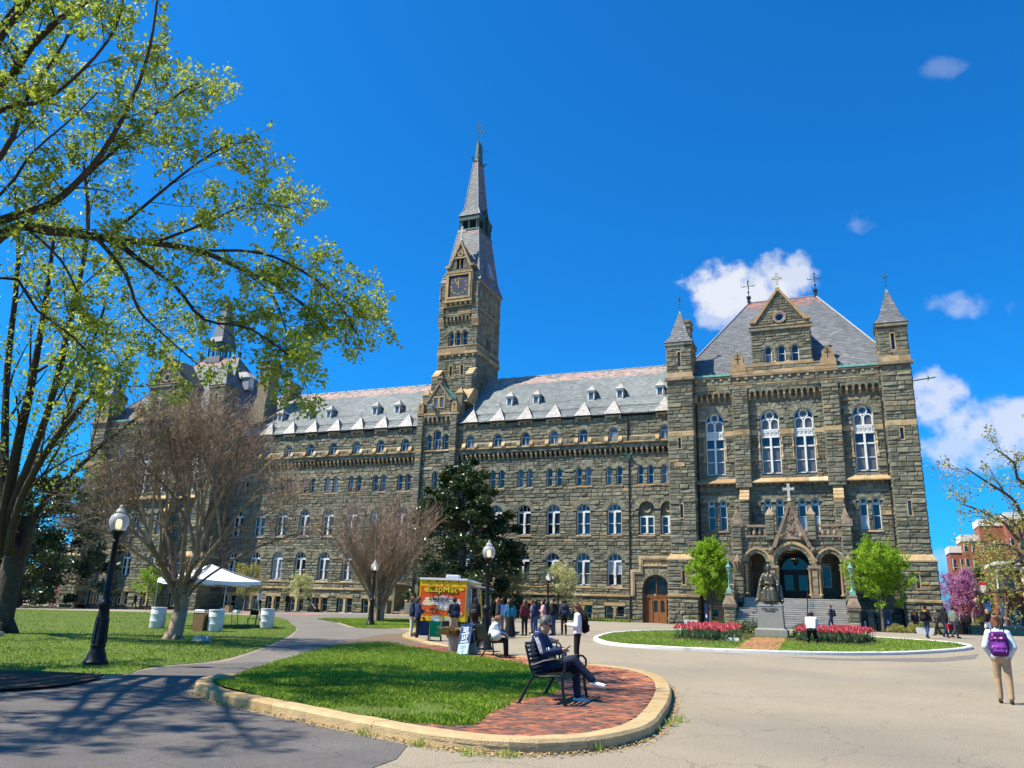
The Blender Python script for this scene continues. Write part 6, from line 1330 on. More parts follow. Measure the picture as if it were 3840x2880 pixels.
# near tree: its trunk stands just outside the frame, its limbs reach across
def near_tree():
    T = Tree(33); b = Vector((8.3, -67.7, -.05)); tr = [b, b+Vector((.05, 0, 1.5)), b+Vector((.1, .05, 4)), b+Vector((.2, .1, 6.2)), b+Vector((.1, .2, 8.5)), b+Vector((.0, .2, 12)), b+Vector((-.2, .1, 15))]
    T.stem(tr, .55, .16); fork = b+Vector((.2, .1, 6.0))
    limbs = [([(0, 508), (110, 500), (230, 515), (330, 525), (430, 542), (520, 580), (610, 625), (690, 690), (735, 735)], .19, (15.6, 17.0), fork), ([(20, 470), (110, 440), (180, 380), (240, 300), (300, 180), (330, 70), (345, -60)], .15, (15.6, 14.6), W(0, 480, 17.9)),
             ([(140, 420), (230, 340), (320, 260), (390, 200), (430, 180)], .07, (15.4, 17.5), None), ([(230, 515), (330, 430), (430, 350), (500, 310)], .06, (15.8, 14.2), None), ([(330, 525), (450, 480), (540, 440), (630, 450)], .055, (16, 18), None), ([(430, 542), (560, 545), (660, 590), (720, 640), (770, 720)], .05, (16.3, 15.2), None),
             ([(250, 517), (300, 560), (380, 620), (440, 690), (540, 710), (640, 780)], .075, (15.8, 14.4), None), ([(210, 515), (270, 590), (300, 670), (350, 720), (430, 790)], .07, (15.7, 17.5), None), ([(0, 340), (60, 210), (140, 90), (190, -40)], .11, (15, 16.5), b+Vector((.1, .2, 9.5))), ([(0, 600), (80, 670), (160, 730), (220, 800)], .06, (15.5, 14.5), b+Vector((.2, .1, 5.8))),
             ([(60, 495), (130, 560), (170, 640), (190, 720)], .05, (15.6, 17.2), None), ([(0, 240), (90, 220), (180, 150), (250, 60), (270, -30)], .08, (14.6, 13.5), b+Vector((.1, .2, 10.5))), ([(0, 60), (60, -20), (120, -120)], .1, (15, 16), b+Vector((0, .2, 12))), ([(520, 580), (590, 640), (620, 720), (650, 790)], .035, (16.5, 15.5), None), ([(0, 420), (70, 330), (150, 260), (210, 200)], .06, (15.2, 17), b+Vector((.1, .2, 8.5)))]
    P = [dict(n=11, ang=(25, 65), len=1.35, rr=.42, seg=5, wob=.14, up=.03, t0=.12, twlv=0, rmax=.035, rmin=.012), dict(n=6, ang=(25, 65), len=.65, rr=.5, seg=4, wob=.18, rmin=.006, up=.02, t0=.1), dict(n=3, ang=(25, 60), len=.32, rr=.5, seg=3, wob=.2, rmin=.004, t0=.2)]
    for l, r0, (d0, d1), st in limbs:
        n = len(l); pts = ([st] if st is not None else [])+[W(x, y, 1.15*(d0+(d1-d0)*k/(n-1))) for k, (x, y) in enumerate(l)]
        a, r = T.stem([Vector(p) for p in smooth_poly([tuple(p) for p in pts], 3, False)], r0*.78, .016); T.grow(a, r, 0, P, 2)
    # the crown's other side
    for k in range(12):
        a0 = R_(-110+k*5); p0 = b+Vector((.1, -.1, 4.8+k*.55)); d = Vector((math.cos(a0), math.sin(a0), .3)); a, r = T.stem(T.wander(p0, d, 5.2 if k < 5 else 8.4, 7, .07, -.02), .12, .03); T.grow(a, r, 0, P, 2)
    for k in range(9):
        a0 = R_(150+k*27); p0 = b+Vector((.1, .1, 5.5+k*.8)); d = Vector((math.cos(a0), math.sin(a0), .5)); a, r = T.stem(T.wander(p0, d, 6, 6, .12, .03), .14, .03); T.grow(a, r, 0, P, 2)
    T.build('budding_tree', tuple(b), 'budding tree in the mulch bed, dark limbs reaching across the sky', 'tree', 'bark_dark', 'bark_dark', sides=9, tsides=3)
    T.leaves(15, .10, 'leaf_spring', .07, .66, t0=.25, tonefn=tone_clump(1.2, .25))
near_tree()
# evergreen magnolias
def magnolia(name, base, h, rad, n, seed, label, lean=0, low=.06, size=.3, skew=1.0):
    T = Tree(seed); b = Vector(base); T.stem([b, b+Vector((0, 0, h*.4)), b+Vector((lean*.5, 0, h*.9))], rad*.06, .05)
    rg = np.random.RandomState(seed); P = []; T.build(name, tuple(b), label, 'tree', 'bark_grey', 'bark_grey')
    br = []
    for k in range(150):
        z = low*h+(h*.97-low*h)*T.r.random()**.9; f = (z/h-low)/(1-low); prof = (1-f)**.5*(.6+.4*min(1, f*6)); a = T.r.uniform(0, 6.283); L = rad*prof*T.r.uniform(.55, 1.12); p0 = b+Vector((lean*.5*f, 0, z-.1*L)); d = Vector((math.cos(a), math.sin(a)*skew, .12)); pts = T.wander(p0, d, L, 4, .1, -.02); br.append(pts)
        c = pts[-1]; s = T.r.uniform(.35, .85)*(.6+.5*(1-f)); m = int(n/150)
        q = rg.normal(size=(m, 3)); q /= np.linalg.norm(q, axis=1)[:, None]; q *= (rg.uniform(.35, 1.0, m)**.5)[:, None]*np.array([s*1.25, s*1.25, s*.8]); P.append(np.array(c)+q)
        m2 = m//3; t = rg.uniform(.3, 1, m2); P.append(np.array(pts[0])*(1-t)[:, None]+np.array(c)*t[:, None]+rg.normal(0, .25, (m2, 3)))
    mb = MB('bark_grey')
    for pts in br: mb.tube([tuple(p-b) for p in pts], [.05, .04, .03, .02, .015], 4)
    mb.build('branches', T.root); P = np.concatenate(P)-np.array(b); leaf_mesh('crown', P, size, 'leaf_magnolia', T.root, rg, .5, .25, tone_clump(1.6, .3))
magnolia('magnolia', (-6.0, -8, 1.0), 15.0, 6.9, 50000, 4, 'dark glossy evergreen magnolia rising behind the food truck against the stone wing', lean=-1.0)
magnolia('magnolia', (-44.0, -24, .4), 12.5, 10.0, 30000, 9, 'broad dark evergreen magnolia in the shade behind the left lawn', low=.2, size=.34)
magnolia('magnolia', (-62, -34, .3), 12.5, 8.0, 9000, 10, 'dark evergreen magnolia farther off beyond the big shade tree', low=.2, size=.36)
for i_, (x_, y_, h_, r_, lb_) in enumerate([(-78, -24, 13, 10, 'dark evergreen closing the view past the shade tree trunk'), (-88, 0, 15, 11, 'tall dark evergreen before the red brick house'), (-72, -2, 10, 7, 'rounded dark evergreen at the far corner of the left pavilion')]): magnolia('evergreen_tree', (x_, y_, .2), h_, r_, 7000, 100+i_, lb_, low=.05, size=.5)
# small leafy trees
def leafy(name, base, h, rad, trunk, n, size, mat, seed, label, cat='tree', group=None, bark='bark_grey', shape=1.0, aspect=.55, tall=1.0, cl=2.0, dens=1.0):
    T = Tree(seed); b = Vector(base); T.stem([b+Vector((0, 0, -.1)), b+Vector((.02, 0, trunk)), b+Vector((0, .02, h*.6)), b+Vector((.03, 0, h*.95))], .045*h**.5+.01*h, .012)
    P = [dict(n=6, ang=(25, 60), len=rad*.55, rr=.45, seg=4, wob=.12, up=.25, t0=.1, twlv=0, rmin=.008, tap=.3), dict(n=6, ang=(25, 60), len=rad*.3, rr=.5, seg=3, wob=.15, rmin=.005, up=.1)]
    nb = int(15*dens)
    for k in range(nb):
        f = (k+.5)/nb; z = trunk+(h*.93-trunk)*f; a = k*2.4; pr = (math.sin(math.pi*min(1, (f*.86+.14))**.8))**.7*shape; L = rad*max(.25, pr)*T.r.uniform(.8, 1.15)
        pts = T.wander(b+Vector((0, 0, z)), Vector((math.cos(a), math.sin(a), .75*tall)), L*1.15, 4, .1, .03); c, r = T.stem(pts, .03, .01, True); T.grow(c, r, 0, P, 1)
    T.build(name, tuple(b), label, cat, bark, bark, group, sides=7, tsides=3); T.leaves(n/max(1, len(T.tips)), size, mat, .05*size/.1, aspect, tonefn=tone_clump(cl, .28)); return T
leafy('young_tree', (16.8, -8.5, 1.05), 6.4, 1.75, 1.7, 30000, .12, 'leaf_lime', 51, 'slender lime green young tree by the blue post before the pavilion corner', shape=.95, tall=1.2, dens=2.2)
leafy('young_tree', (29.6, -8.5, 1.05), 6.0, 2.0, 1.7, 36000, .12, 'leaf_lime', 52, 'rounder lime green young tree beside the parked scooter and the lantern', shape=1.05, dens=2.4)
leafy('dogwood', (-26.3, -5, .85), 3.5, 1.3, .9, 3200, .14, 'leaf_dogwood', 61, 'small pale flowering dogwood beside the old cannon', group='dogwoods along the building')
leafy('dogwood', (-2.1, -5, 1.05), 3.9, 1.7, .8, 4200, .14, 'leaf_dogwood', 62, 'pale flowering dogwood behind the queue, next to the magnolia', group='dogwoods along the building')
leafy('dogwood', (2.45, -5, 1.05), 4.3, 1.9, .9, 5000, .14, 'leaf_dogwood', 63, 'pale flowering dogwood behind the slim lamp post and the queue', group='dogwoods along the building')
leafy('dogwood', (-43.2, -9, .6), 4.0, 1.35, .9, 4000, .15, 'leaf_lime', 64, 'small bright green tree before the left pavilion, near the walking figure', group='dogwoods along the building')
leafy('dogwood', (-33.4, -5, .8), 4.6, 1.7, 1.0, 3600, .15, 'leaf_yellowish', 65, 'small yellow-green tree behind the white tent roof', group='dogwoods along the building')
leafy('redbud', (39.7, 29, 1.1), 6.0, 2.5, .7, 16000, .16, 'leaf_redbud', 71, 'pink-purple redbud in bloom beyond the right corner tower', bark='bark_dark', dens=1.5)
leafy('small_bare_tree', (-50.5, -12, .45), 5.0, 1.6, 1.4, 120, .1, 'leaf_yellowish', 72, 'small bare pale-trunked tree before the left pavilion cellar', bark='bark_grey')
leafy('leafing_tree', (45.5, 44, 1.1), 9.5, 3.4, 1.0, 7000, .22, 'leaf_yellowish', 73, 'yellow-green tree far behind the redbud', dens=1.3)
leafy('conifer', (42.6, 36, 1.1), 7.6, 1.0, .3, 5000, .2, 'leaf_shrub', 74, 'narrow dark green conifer behind the redbud', dens=1.6)
leafy('conifer', (46.4, 38, 1.1), 7.6, 1.2, .3, 5000, .2, 'leaf_shrub', 75, 'dark green conifer against the brick dormitory', dens=1.6)
# tree reaching in from the right
def right_tree():
    T = Tree(44); b = Vector((37.2, -44.5, .4)); T.stem([b, b+Vector((0, 0, 2.5)), b+Vector((-.2, 0, 5)), b+Vector((-.2, .2, 8.5))], .3, .08)
    limbs = [([(2250, 1150), (2190, 1080), (2130, 1040), (2085, 1010)], 2.5), ([(2240, 1180), (2170, 1130), (2110, 1100), (2080, 1090)], 3.5), ([(2230, 1060), (2190, 1000), (2150, 970)], 3.5), ([(2240, 1230), (2200, 1190), (2165, 1175), (2140, 1180)], 2.5), ([(2260, 1260), (2220, 1240), (2190, 1245), (2160, 1255)], 2.2), ([(2250, 1200), (2200, 1140), (2160, 1110)], 4.0), ([(2260, 1290), (2220, 1270), (2180, 1280)], 2.0), ([(2260, 1220), (2225, 1200), (2195, 1215), (2165, 1225)], 3.0)]
    P = [dict(n=8, ang=(20, 55), len=1.1, rr=.5, seg=4, wob=.14, up=.05, t0=.1, twlv=0, rmin=.012, rmax=.04), dict(n=5, ang=(20, 60), len=.6, rr=.5, seg=3, wob=.18, rmin=.007, t0=.1)]
    for l, z in limbs:
        dd = T.r.uniform(24.5, 28); pts = [b+Vector((-.1, 0, z))]+[W(x, y, dd) for x, y in l]; a, r = T.stem([Vector(p) for p in smooth_poly([tuple(p) for p in pts], 3, False)], .09, .02); T.grow(a, r, 0, P, 1)
    for k in range(8): a, r = T.stem(T.wander(b+Vector((-.1, 0, 3.5+k*.6)), Vector((math.cos(k), abs(math.sin(k))*.2+.1, .5)), 3.5, 5, .12, .03), .09, .02); T.grow(a, r, 0, P, 1)
    T.build('leafing_tree', tuple(b), 'sparse yellow-green leafing tree reaching in before the brick dormitory', 'tree', 'bark_grey', 'bark_grey', tsides=3); T.leaves(12, .10, 'leaf_yellowish', .09, .6)
right_tree()
# shrubs
def shrub(base, rx, ry, h, n, size, mat, seed, label, name='shrub', group=None):
    rg = np.random.RandomState(seed); q = rg.normal(size=(n, 3)); q /= np.linalg.norm(q, axis=1)[:, None]; q[:, 2] = abs(q[:, 2]); q *= (rg.uniform(.3, 1, n)**.4)[:, None]; lump = 1+.18*np.sin(q[:, 0]*5+seed)*np.cos(q[:, 1]*6); P = q*np.array([rx, ry, h])*lump[:, None]
    root = empty(name, base); tag(root, label, 'shrub', group); leaf_mesh('foliage', P, size, mat, root, rg, .55, 0, tone_clump(4, .3)); mb = MB('bark_dark')
    for k in range(7): a = k*.9; mb.tube([(0, 0, 0), (rx*.5*math.cos(a), ry*.5*math.sin(a), h*.7)], [.025, .008], 4)
    mb.build('stems', root)
for i, (x, y, r, h, lab) in enumerate([(21.2, -30.6, .85, .75, 'clipped evergreen shrub behind the end of the paler tulip bed'), (22.0, -30.4, .7, .8, 'clipped evergreen shrub touching the left flank of the statue pedestal'), (24.8, -31.0, .7, .7, 'clipped evergreen shrub touching the right flank of the statue pedestal'), (20.2, -30.2, .6, .7, 'loose evergreen shrub in the back of the paler tulip bed')]): shrub((x, y, G(x, y)+.1), r, r*.8, h, 1600, .07, 'leaf_shrub', 80+i, lab, group='evergreen shrubs round the statue')
for i, (x, y, r, h, lab) in enumerate([(30.4, -10.0, .75, .6, 'low brownish shrub next to the trunk of the rounder lime tree'), (31.6, -9.9, .7, .65, 'low brownish shrub in the middle of the mulch bed'), (32.6, -9.8, .8, .7, 'low brownish shrub beside the figure dressed in black')]): shrub((x, y, 1.06), r, r*.8, h, 1300, .08, 'leaf_yellowish', 90+i, lab, group='low shrubs before the right tower')
shrub((41.3, 26, 1.1), 2.0, 1.0, 1.5, 2500, .12, 'leaf_yellowish', 96, 'yellow-green hedge below the redbud')
# tulips
def tulips():
    def proto(seed):
        r = random.Random(seed); mb = MB('leaf_tulip', 'petal')
        for k in range(4):
            a = k*1.57+r.uniform(-.4, .4); l = r.uniform(.2, .3); c, s = math.cos(a), math.sin(a); p = [(0, 0, 0), (c*.05-s*.028, s*.05+c*.028, l*.5), (c*.11, s*.11, l), (c*.05+s*.028, s*.05-c*.028, l*.5)]; mb.add(p, [(0, 1, 2, 3)], r.random())
        h = r.uniform(.36, .46); x, y = r.uniform(-.03, .03), r.uniform(-.03, .03); mb.tube([(0, 0, 0), (x*.5, y*.5, h*.6), (x, y, h)], .008, 4, tone=.4); mb.mat('petal')
        for k in range(5):
            a = k*1.257; c, s = math.cos(a), math.sin(a); o = r.uniform(.75, 1.5); t = r.random(); mb.add([(x, y, h), (x+c*.05*o-s*.035, y+s*.05*o+c*.035, h+.05), (x+c*.055*o, y+s*.055*o, h+.12), (x+c*.05*o+s*.035, y+s*.05*o-c*.035, h+.05)], [(0, 1, 2, 3)], t)
        return mb.mesh('tulip')
    pr = [proto(i) for i in range(8)]
    beds = [([(19.2, -38.0), (19.9, -38.8), (21.7, -38.5), (22.1, -36.2), (21.6, -32.4), (19.3, -32.6)], 'coral red tulip in the bed beside the small stone plaque', 'tulips in the bed with the plaque', 150, 170), ([(24.6, -35.7), (26, -36.4), (27.3, -36.2), (28.1, -34.2), (27.5, -31.6), (24.8, -31.8)], 'red tulip in the bed where the man kneels', 'tulips in the bed of the kneeling man', 150, 270)]
    for poly, lab, grp, cnt, rest in beds:
        P = np.array(poly); lo, hi = P.min(0), P.max(0); X = NP.uniform(lo[0], hi[0], 9000); Y = NP.uniform(lo[1], hi[1], 9000); ok = inpoly(X, Y, poly); X, Y = X[ok][:cnt+rest], Y[ok][:cnt+rest]; o_ = np.argsort(Y); first = o_[:cnt]; mbv = []; mbf = []; mbt = []; mbm = []
        for i in o_:
            z = G(X[i], Y[i])+.1; sc = random.uniform(.95, 1.3); a = random.uniform(0, 6.28); me = random.choice(pr)
            if i in set(first):
                o = link('tulip', me); o.location = (X[i], Y[i], z); o.rotation_euler = (0, 0, a); o.scale = (sc,)*3; tag(o, lab, 'tulip', grp)
            else:
                b = len(mbv); ca, sa = math.cos(a)*sc, math.sin(a)*sc
                for v in me.vertices: mbv.append((X[i]+v.co.x*ca-v.co.y*sa, Y[i]+v.co.x*sa+v.co.y*ca, z+v.co.z*sc))
                at = me.attributes['tone'].data
                for p in me.polygons:
                    if len(p.vertices) == 4: mbf.append([b+q for q in p.vertices]); mbt.append(at[p.index].value); mbm.append(p.material_index)
        tag(link('tulip_bed', arr_mesh('tulip_bed', mbv, mbf, ['leaf_tulip', 'petal'], mbt, mbm)), 'mass of tulips filling the back of the '+('bed beside the plaque' if cnt+rest < 350 else 'bed where the man kneels'), 'tulips', kind='stuff')
tulips()
# ---------------------------------------------------------------- remeshed figures: collected, then evaluated once
JOBS = []
def cap(mb, a, b, ra, rb=None, n=10):
    rb = ra if rb is None else rb; a, b = Vector(a), Vector(b); d = b-a
    if d.length < 1e-5: mb.ball(tuple(a), ra, n, 7); return
    d.normalize(); pts = [a-d*ra*.98, a-d*ra*.8, a-d*ra*.45, a, b, b+d*rb*.45, b+d*rb*.8, b+d*rb*.98]; mb.tube([tuple(p) for p in pts], [ra*.2, ra*.6, ra*.9, ra, rb, rb*.9, rb*.6, rb*.2], n)
def chain(mb, pts, rad, n=10):
    for i in range(len(pts)-1): cap(mb, pts[i], pts[i+1], rad[i], rad[i+1], n)
def job(mb, name, parent, vox=.015, smooth=4, kind=None): JOBS.append((mb.mesh(name), name, parent, vox, smooth))
def run_jobs():
    tmp = []
    for me, name, parent, vox, sm in JOBS:
        o = bpy.data.objects.new('tmp', me); col.objects.link(o)
        r = o.modifiers.new('r', 'REMESH'); r.mode = 'VOXEL'; r.voxel_size = vox; r.use_smooth_shade = True
        if sm: s = o.modifiers.new('s', 'SMOOTH'); s.factor = .5; s.iterations = sm
        tmp.append(o)
    dg = bpy.context.evaluated_depsgraph_get(); new = [bpy.data.meshes.new_from_object(o.evaluated_get(dg)) for o in tmp]
    for o, me2, (me, name, parent, vox, sm) in zip(tmp, new, JOBS):
        bpy.data.objects.remove(o); mt = me.materials[0]; me2.materials.clear(); me2.materials.append(mt); me2.name = name
        me2.polygons.foreach_set('material_index', [0]*len(me2.polygons)); me2.polygons.foreach_set('use_smooth', [True]*len(me2.polygons))
        if 'tone' not in me2.attributes: a = me2.attributes.new('tone', 'FLOAT', 'FACE'); a.data.foreach_set('value', [.5]*len(me2.polygons))
        link(name, me2, parent); bpy.data.meshes.remove(me)
    JOBS.clear()
# ---------------------------------------------------------------- street lamps
def lamp_post():
    L = empty('street_lamp'); mb = MB('iron'); n = 14
    mb.lathe([(.27, 0), (.27, .06), (.23, .1), (.2, .22), (.16, .3), (.15, .36), (.17, .42), (.145, .46), (.13, 1.05), (.115, 1.2), (.125, 1.24), (.16, 1.3), (.16, 1.36), (.12, 1.42), (.085, 1.48), (.062, 2.75), (.085, 2.78), (.06, 2.83), (.09, 2.93), (.15, 2.98), (.15, 3.03)], (0, 0, 0), n); mb.build('post', L, smooth=True)
    mb = MB('iron')
    for k in range(8): a = k*math.pi/4; mb.tube([(.15*math.cos(a), .15*math.sin(a), .46), (.128*math.cos(a), .128*math.sin(a), 1.04)], .018, 5)
    mb.build('fluting', L)
    mb = MB('lamp_globe'); mb.lathe([(.12, 3.03), (.17, 3.06), (.215, 3.18), (.225, 3.28), (.19, 3.38), (.13, 3.43), (.1, 3.45), (.12, 3.48), (.08, 3.54), (.04, 3.58), (.05, 3.61), (.01, 3.66)], (0, 0, 0), 18); mb.build('globe', L, smooth=True)
    mb = MB('lamp_lit'); mb.lathe([(.045, 3.1), (.06, 3.14), (.06, 3.26), (.03, 3.3)], (0, 0, 0), 10); mb.build('bulb', L, smooth=True); return L
lp0 = lamp_post()
for i, (x, y, lab) in enumerate([(10.65, -62.89, 'black lamp post with frosted globe on the lawn edge, beside the mulch bed'), (1.4, -35.89, 'black lamp post with lit globe beside the vase shaped bare tree'), (15.4, -51.4, 'black lamp post with frosted globe behind the planter and police sign'), (5.1, -15.5, 'slim black lamp post behind the queue, before the dogwood'), (-49.5, -27, 'far black lamp post beside the group under the dark magnolia')]):
    o = lp0 if i == 0 else copy_tree(lp0); o.location = (x, y, G(x, y)+(.02 if i != 2 else .13)); tag(o, lab, 'lamp post', 'street lamps with globe heads'); o.rotation_euler = (0, 0, i)
# ---------------------------------------------------------------- benches
def bench():
    Bn = empty('park_bench'); L = 1.75; M = 'iron_green'
    prof = []      # slats follow a curve from the seat front up the back: (y, z)
    curve = [(.30, .40), (.24, .435), (.16, .44), (.08, .435), (0, .425), (-.08, .42), (-.155, .435), (-.205, .49), (-.225, .555), (-.245, .62), (-.262, .685), (-.28, .75), (-.298, .815), (-.318, .875)]
    for i, (y, z) in enumerate(curve):
        a = curve[max(0, i-1)]; b = curve[min(len(curve)-1, i+1)]; d = Vector((0, b[0]-a[0], b[1]-a[1])).normalized(); n = Vector((0, -d.z, d.y)); c = Vector((0, y, z)); mb = MB(M); h = .024; t = .007
        vs = []
        for x in (-L/2+.03, L/2-.03):
            for p, q in ((-h, -t), (h, -t), (h, t), (-h, t)): v = c+d*p+n*q; vs.append((x, v.y, v.z))
        mb.add(vs, [(0, 1, 2, 3), (7, 6, 5, 4), (0, 4, 5, 1), (1, 5, 6, 2), (2, 6, 7, 3), (3, 7, 4, 0)]); mb.build('slat', Bn)
    for x in (-L/2+.03, L/2-.03):
        mb = MB(M); mb.tube([(x, y+.0, z-.02) for y, z in curve], .02, 6); mb.tube([(x, .33, .005), (x, .29, .2), (x, .27, .42)], .024, 6); mb.tube([(x, -.40, .005), (x, -.3, .2), (x, -.17, .43)], .024, 6)
        mb.build('end_frame', Bn); mb = MB(M); mb.tube([(x, .27, .42), (x, .31, .52), (x, .31, .60), (x, .26, .655), (x, .15, .665), (x, -.02, .63), (x, -.14, .58), (x, -.22, .56)], .02, 6); mb.build('armrest', Bn)
        for yy in (.335, -.405): mb = MB(M); mb.box(x-.035, x+.035, yy-.035, yy+.035, 0, .014); mb.build('foot_plate', Bn)
    return Bn
b0 = bench()
for i, (x, y, rz, lab) in enumerate([(22.27, -64.25, -84.4, 'black slatted park bench with a man in navy sitting on it'), (16.65, -53.95, -55, 'black slatted park bench next to the police sign, a woman on it'), (19.75, -57.6, -68, 'black slatted park bench behind the man in navy, a blonde woman on it')]):
    o = b0 if i == 0 else copy_tree(b0); o.location = (x, y, G(x, y)+.136); o.rotation_euler = (0, 0, R_(rz)); tag(o, lab, 'bench', 'benches on the brick walk')
pl = MB('dark_metal'); 
# ---------------------------------------------------------------- planter, sign, bin, cart
def planter():
    x, y = 14.95, -52.75; z = G(x, y)+.13; P = empty('concrete_planter', (x, y, z)); tag(P, 'round cast concrete planter of dry brown grass beside the police sign', 'planter')
    mb = MB('planter_cast'); mb.lathe([(.22, 0), (.235, .02), (.29, .4), (.31, .47), (.335, .48), (.34, .56), (.33, .58), (.28, .58), (.27, .5)], (0, 0, 0), 24); mb.build('pot', P, smooth=True)
    for k in range(20): a = k*math.pi/10; q = MB('planter_cast'); q.ball((.315*math.cos(a), .315*math.sin(a), .44), (.02, .02, .03), 6, 4); q.build('garland_bead', P)
    mb = MB('soil'); mb.lathe([(.27, .5), (.01, .53)], (0, 0, 0), 16); mb.build('soil', P); V = []; F = []; T = []
    for k in range(900):
        a = random.uniform(0, 6.28); r = random.uniform(0, .24); b = random.uniform(0, 6.28); l = random.uniform(.12, .5); p = [r*math.cos(a), r*math.sin(a), .52]; i = len(V); w = .004; dx, dy = math.cos(b), math.sin(b); up_ = random.uniform(-.15, .5)
        V += [(p[0]-dy*w, p[1]+dx*w, p[2]), (p[0]+dy*w, p[1]-dx*w, p[2]), (p[0]+dx*l*.5+dy*w, p[1]+dy*l*.5, p[2]+l*.35+.03), (p[0]+dx*l, p[1]+dy*l, p[2]+l*up_)]; F.append((i, i+1, i+2, i+3)); T.append(random.random())
    tag(link('dry_grass', arr_mesh('dry_grass', V, F, ['straw'], T), P), kind='stuff')
planter()
def police_sign():
    x, y = 15.95, -54.0; z = G(x, y)+.12; S = empty('a_frame_sign', (x, y, z), R_(-32)); tag(S, 'leaning blue and pale sandwich board with white lettering beside the planter', 'sign')
    for s, nm in ((-1, 'front_panel'), (1, 'rear_panel')):
        t = R_(13)*s; M = Matrix.Translation((0, s*.19, 0)) @ Matrix.Rotation(t, 4, 'X') @ Matrix.Rotation(R_(-7), 4, 'Y'); mb = MB('sign_blue'); mb.M = M; mb.box(-.28, .28, -.012, .012, .34, .95); mb.mat('sign_pale'); mb.box(-.28, .28, -.012, .012, .02, .34); mb.mat('grey_metal'); mb.box(-.295, -.28, -.016, .016, 0, .97); mb.box(.28, .295, -.016, .016, 0, .97); o = mb.build(nm, S)
        if s < 0:
            for txt, sz, zz, xx in (('If you', .085, .865, -.13), ('SEE', .2, .70, 0), ('something', .10, .615, .0), ('SAY', .2, .455, 0), ('something', .10, .37, .0)):
                put_text(txt, sz, 'print_white', o, M @ Matrix.Translation((xx, -.014, zz)) @ Matrix.Rotation(R_(90), 4, 'X'), bold=.002, extrude=.002)
            q = MB('sign_blue'); q.M = M
            for k in range(2): q.box(-.15, .15, -.015, -.012, .25-k*.05, .265-k*.05)
            q.build('small_print', o); q = MB('sign_blue'); q.M = M; q.ring(lambda u, v, w: (u, -w, v), arc(0, .1, .05, 0, 340, 17), arc(0, .1, .036, 0, 340, 17), .012, .016); q.build('badge', o)
police_sign()
def trash_can():
    x, y = 14.55, -50.4; z = G(x, y)+.0; T = empty('litter_bin', (x, y, z)); tag(T, 'black slatted litter bin with blue liner rim near the lamp post', 'bin'); mb = MB('iron')
    mb.lathe([(.2, .0), (.2, .08), (.24, .1), (.24, .13)], (0, 0, 0), 16); mb.build('base', T); n = 18
    for k in range(n): a = k*2*math.pi/n; q = MB('iron'); q.tube([(.24*math.cos(a), .24*math.sin(a), .1), (.26*math.cos(a), .26*math.sin(a), .5), (.31*math.cos(a), .31*math.sin(a), .86)], .016, 4); q.build('slat', T)
    q = MB('black'); q.lathe([(.2, .1), (.23, .84)], (0, 0, 0), 14); q.build('liner', T); q = MB('sign_blue'); q.lathe([(.24, .82), (.33, .83), (.34, .88), (.3, .92), (.22, .9)], (0, 0, 0), 16); q.build('bag_rim', T, smooth=True)
trash_can()
def hand_cart():
    x, y = 10.75, -46.0; z = G(x, y); Cc = empty('shopping_trolley', (x, y, z), R_(20)); tag(Cc, 'folding trolley with green bag and stacked boxes beside the truck', 'trolley')
    q = MB('grey_metal')
    for sx in (-.24, .24): q.tube([(sx, -.2, .06), (sx, -.26, 1.02)], .014, 5); q.tube([(sx, .2, .1), (sx, .22, .9)], .012, 5); q.tube([(sx, -.2, .16), (sx, .2, .16)], .012, 5)
    q.tube([(-.24, -.26, 1.02), (.24, -.26, 1.02)], .014, 5); q.tube([(-.24, .22, .9), (.24, .22, .9)], .012, 5); q.build('frame', Cc)
    q = MB('cart_green'); q.frustum(-.22, .22, -.2, .19, .16, -.23, .23, -.22, .2, .78); q.build('green_bag', Cc)
    for sx in (-.26, .26):
        q = MB('rubber'); q.M = Matrix.Translation((sx, -.2, .1)) @ Matrix.Rotation(R_(90), 4, 'Y'); q.lathe([(.1, -.02), (.1, .02)], (0, 0, 0), 14); q.build('wheel', Cc)
        q = MB('rubber'); q.M = Matrix.Translation((sx*.9, .22, .05)) @ Matrix.Rotation(R_(90), 4, 'Y'); q.lathe([(.05, -.015), (.05, .015)], (0, 0, 0), 10); q.build('wheel', Cc)
    q = MB('cart_blue'); q.box(-.7, -.3, -.18, .2, .2, .75); q.build('blue_bag', Cc)
    for k, m in enumerate(('print_white', 'sign_pale')): q = MB(m); q.box(-.2+k*.05, .16, -.16, .14, .79+k*.1, .88+k*.1); q.build('box', Cc)
hand_cart()
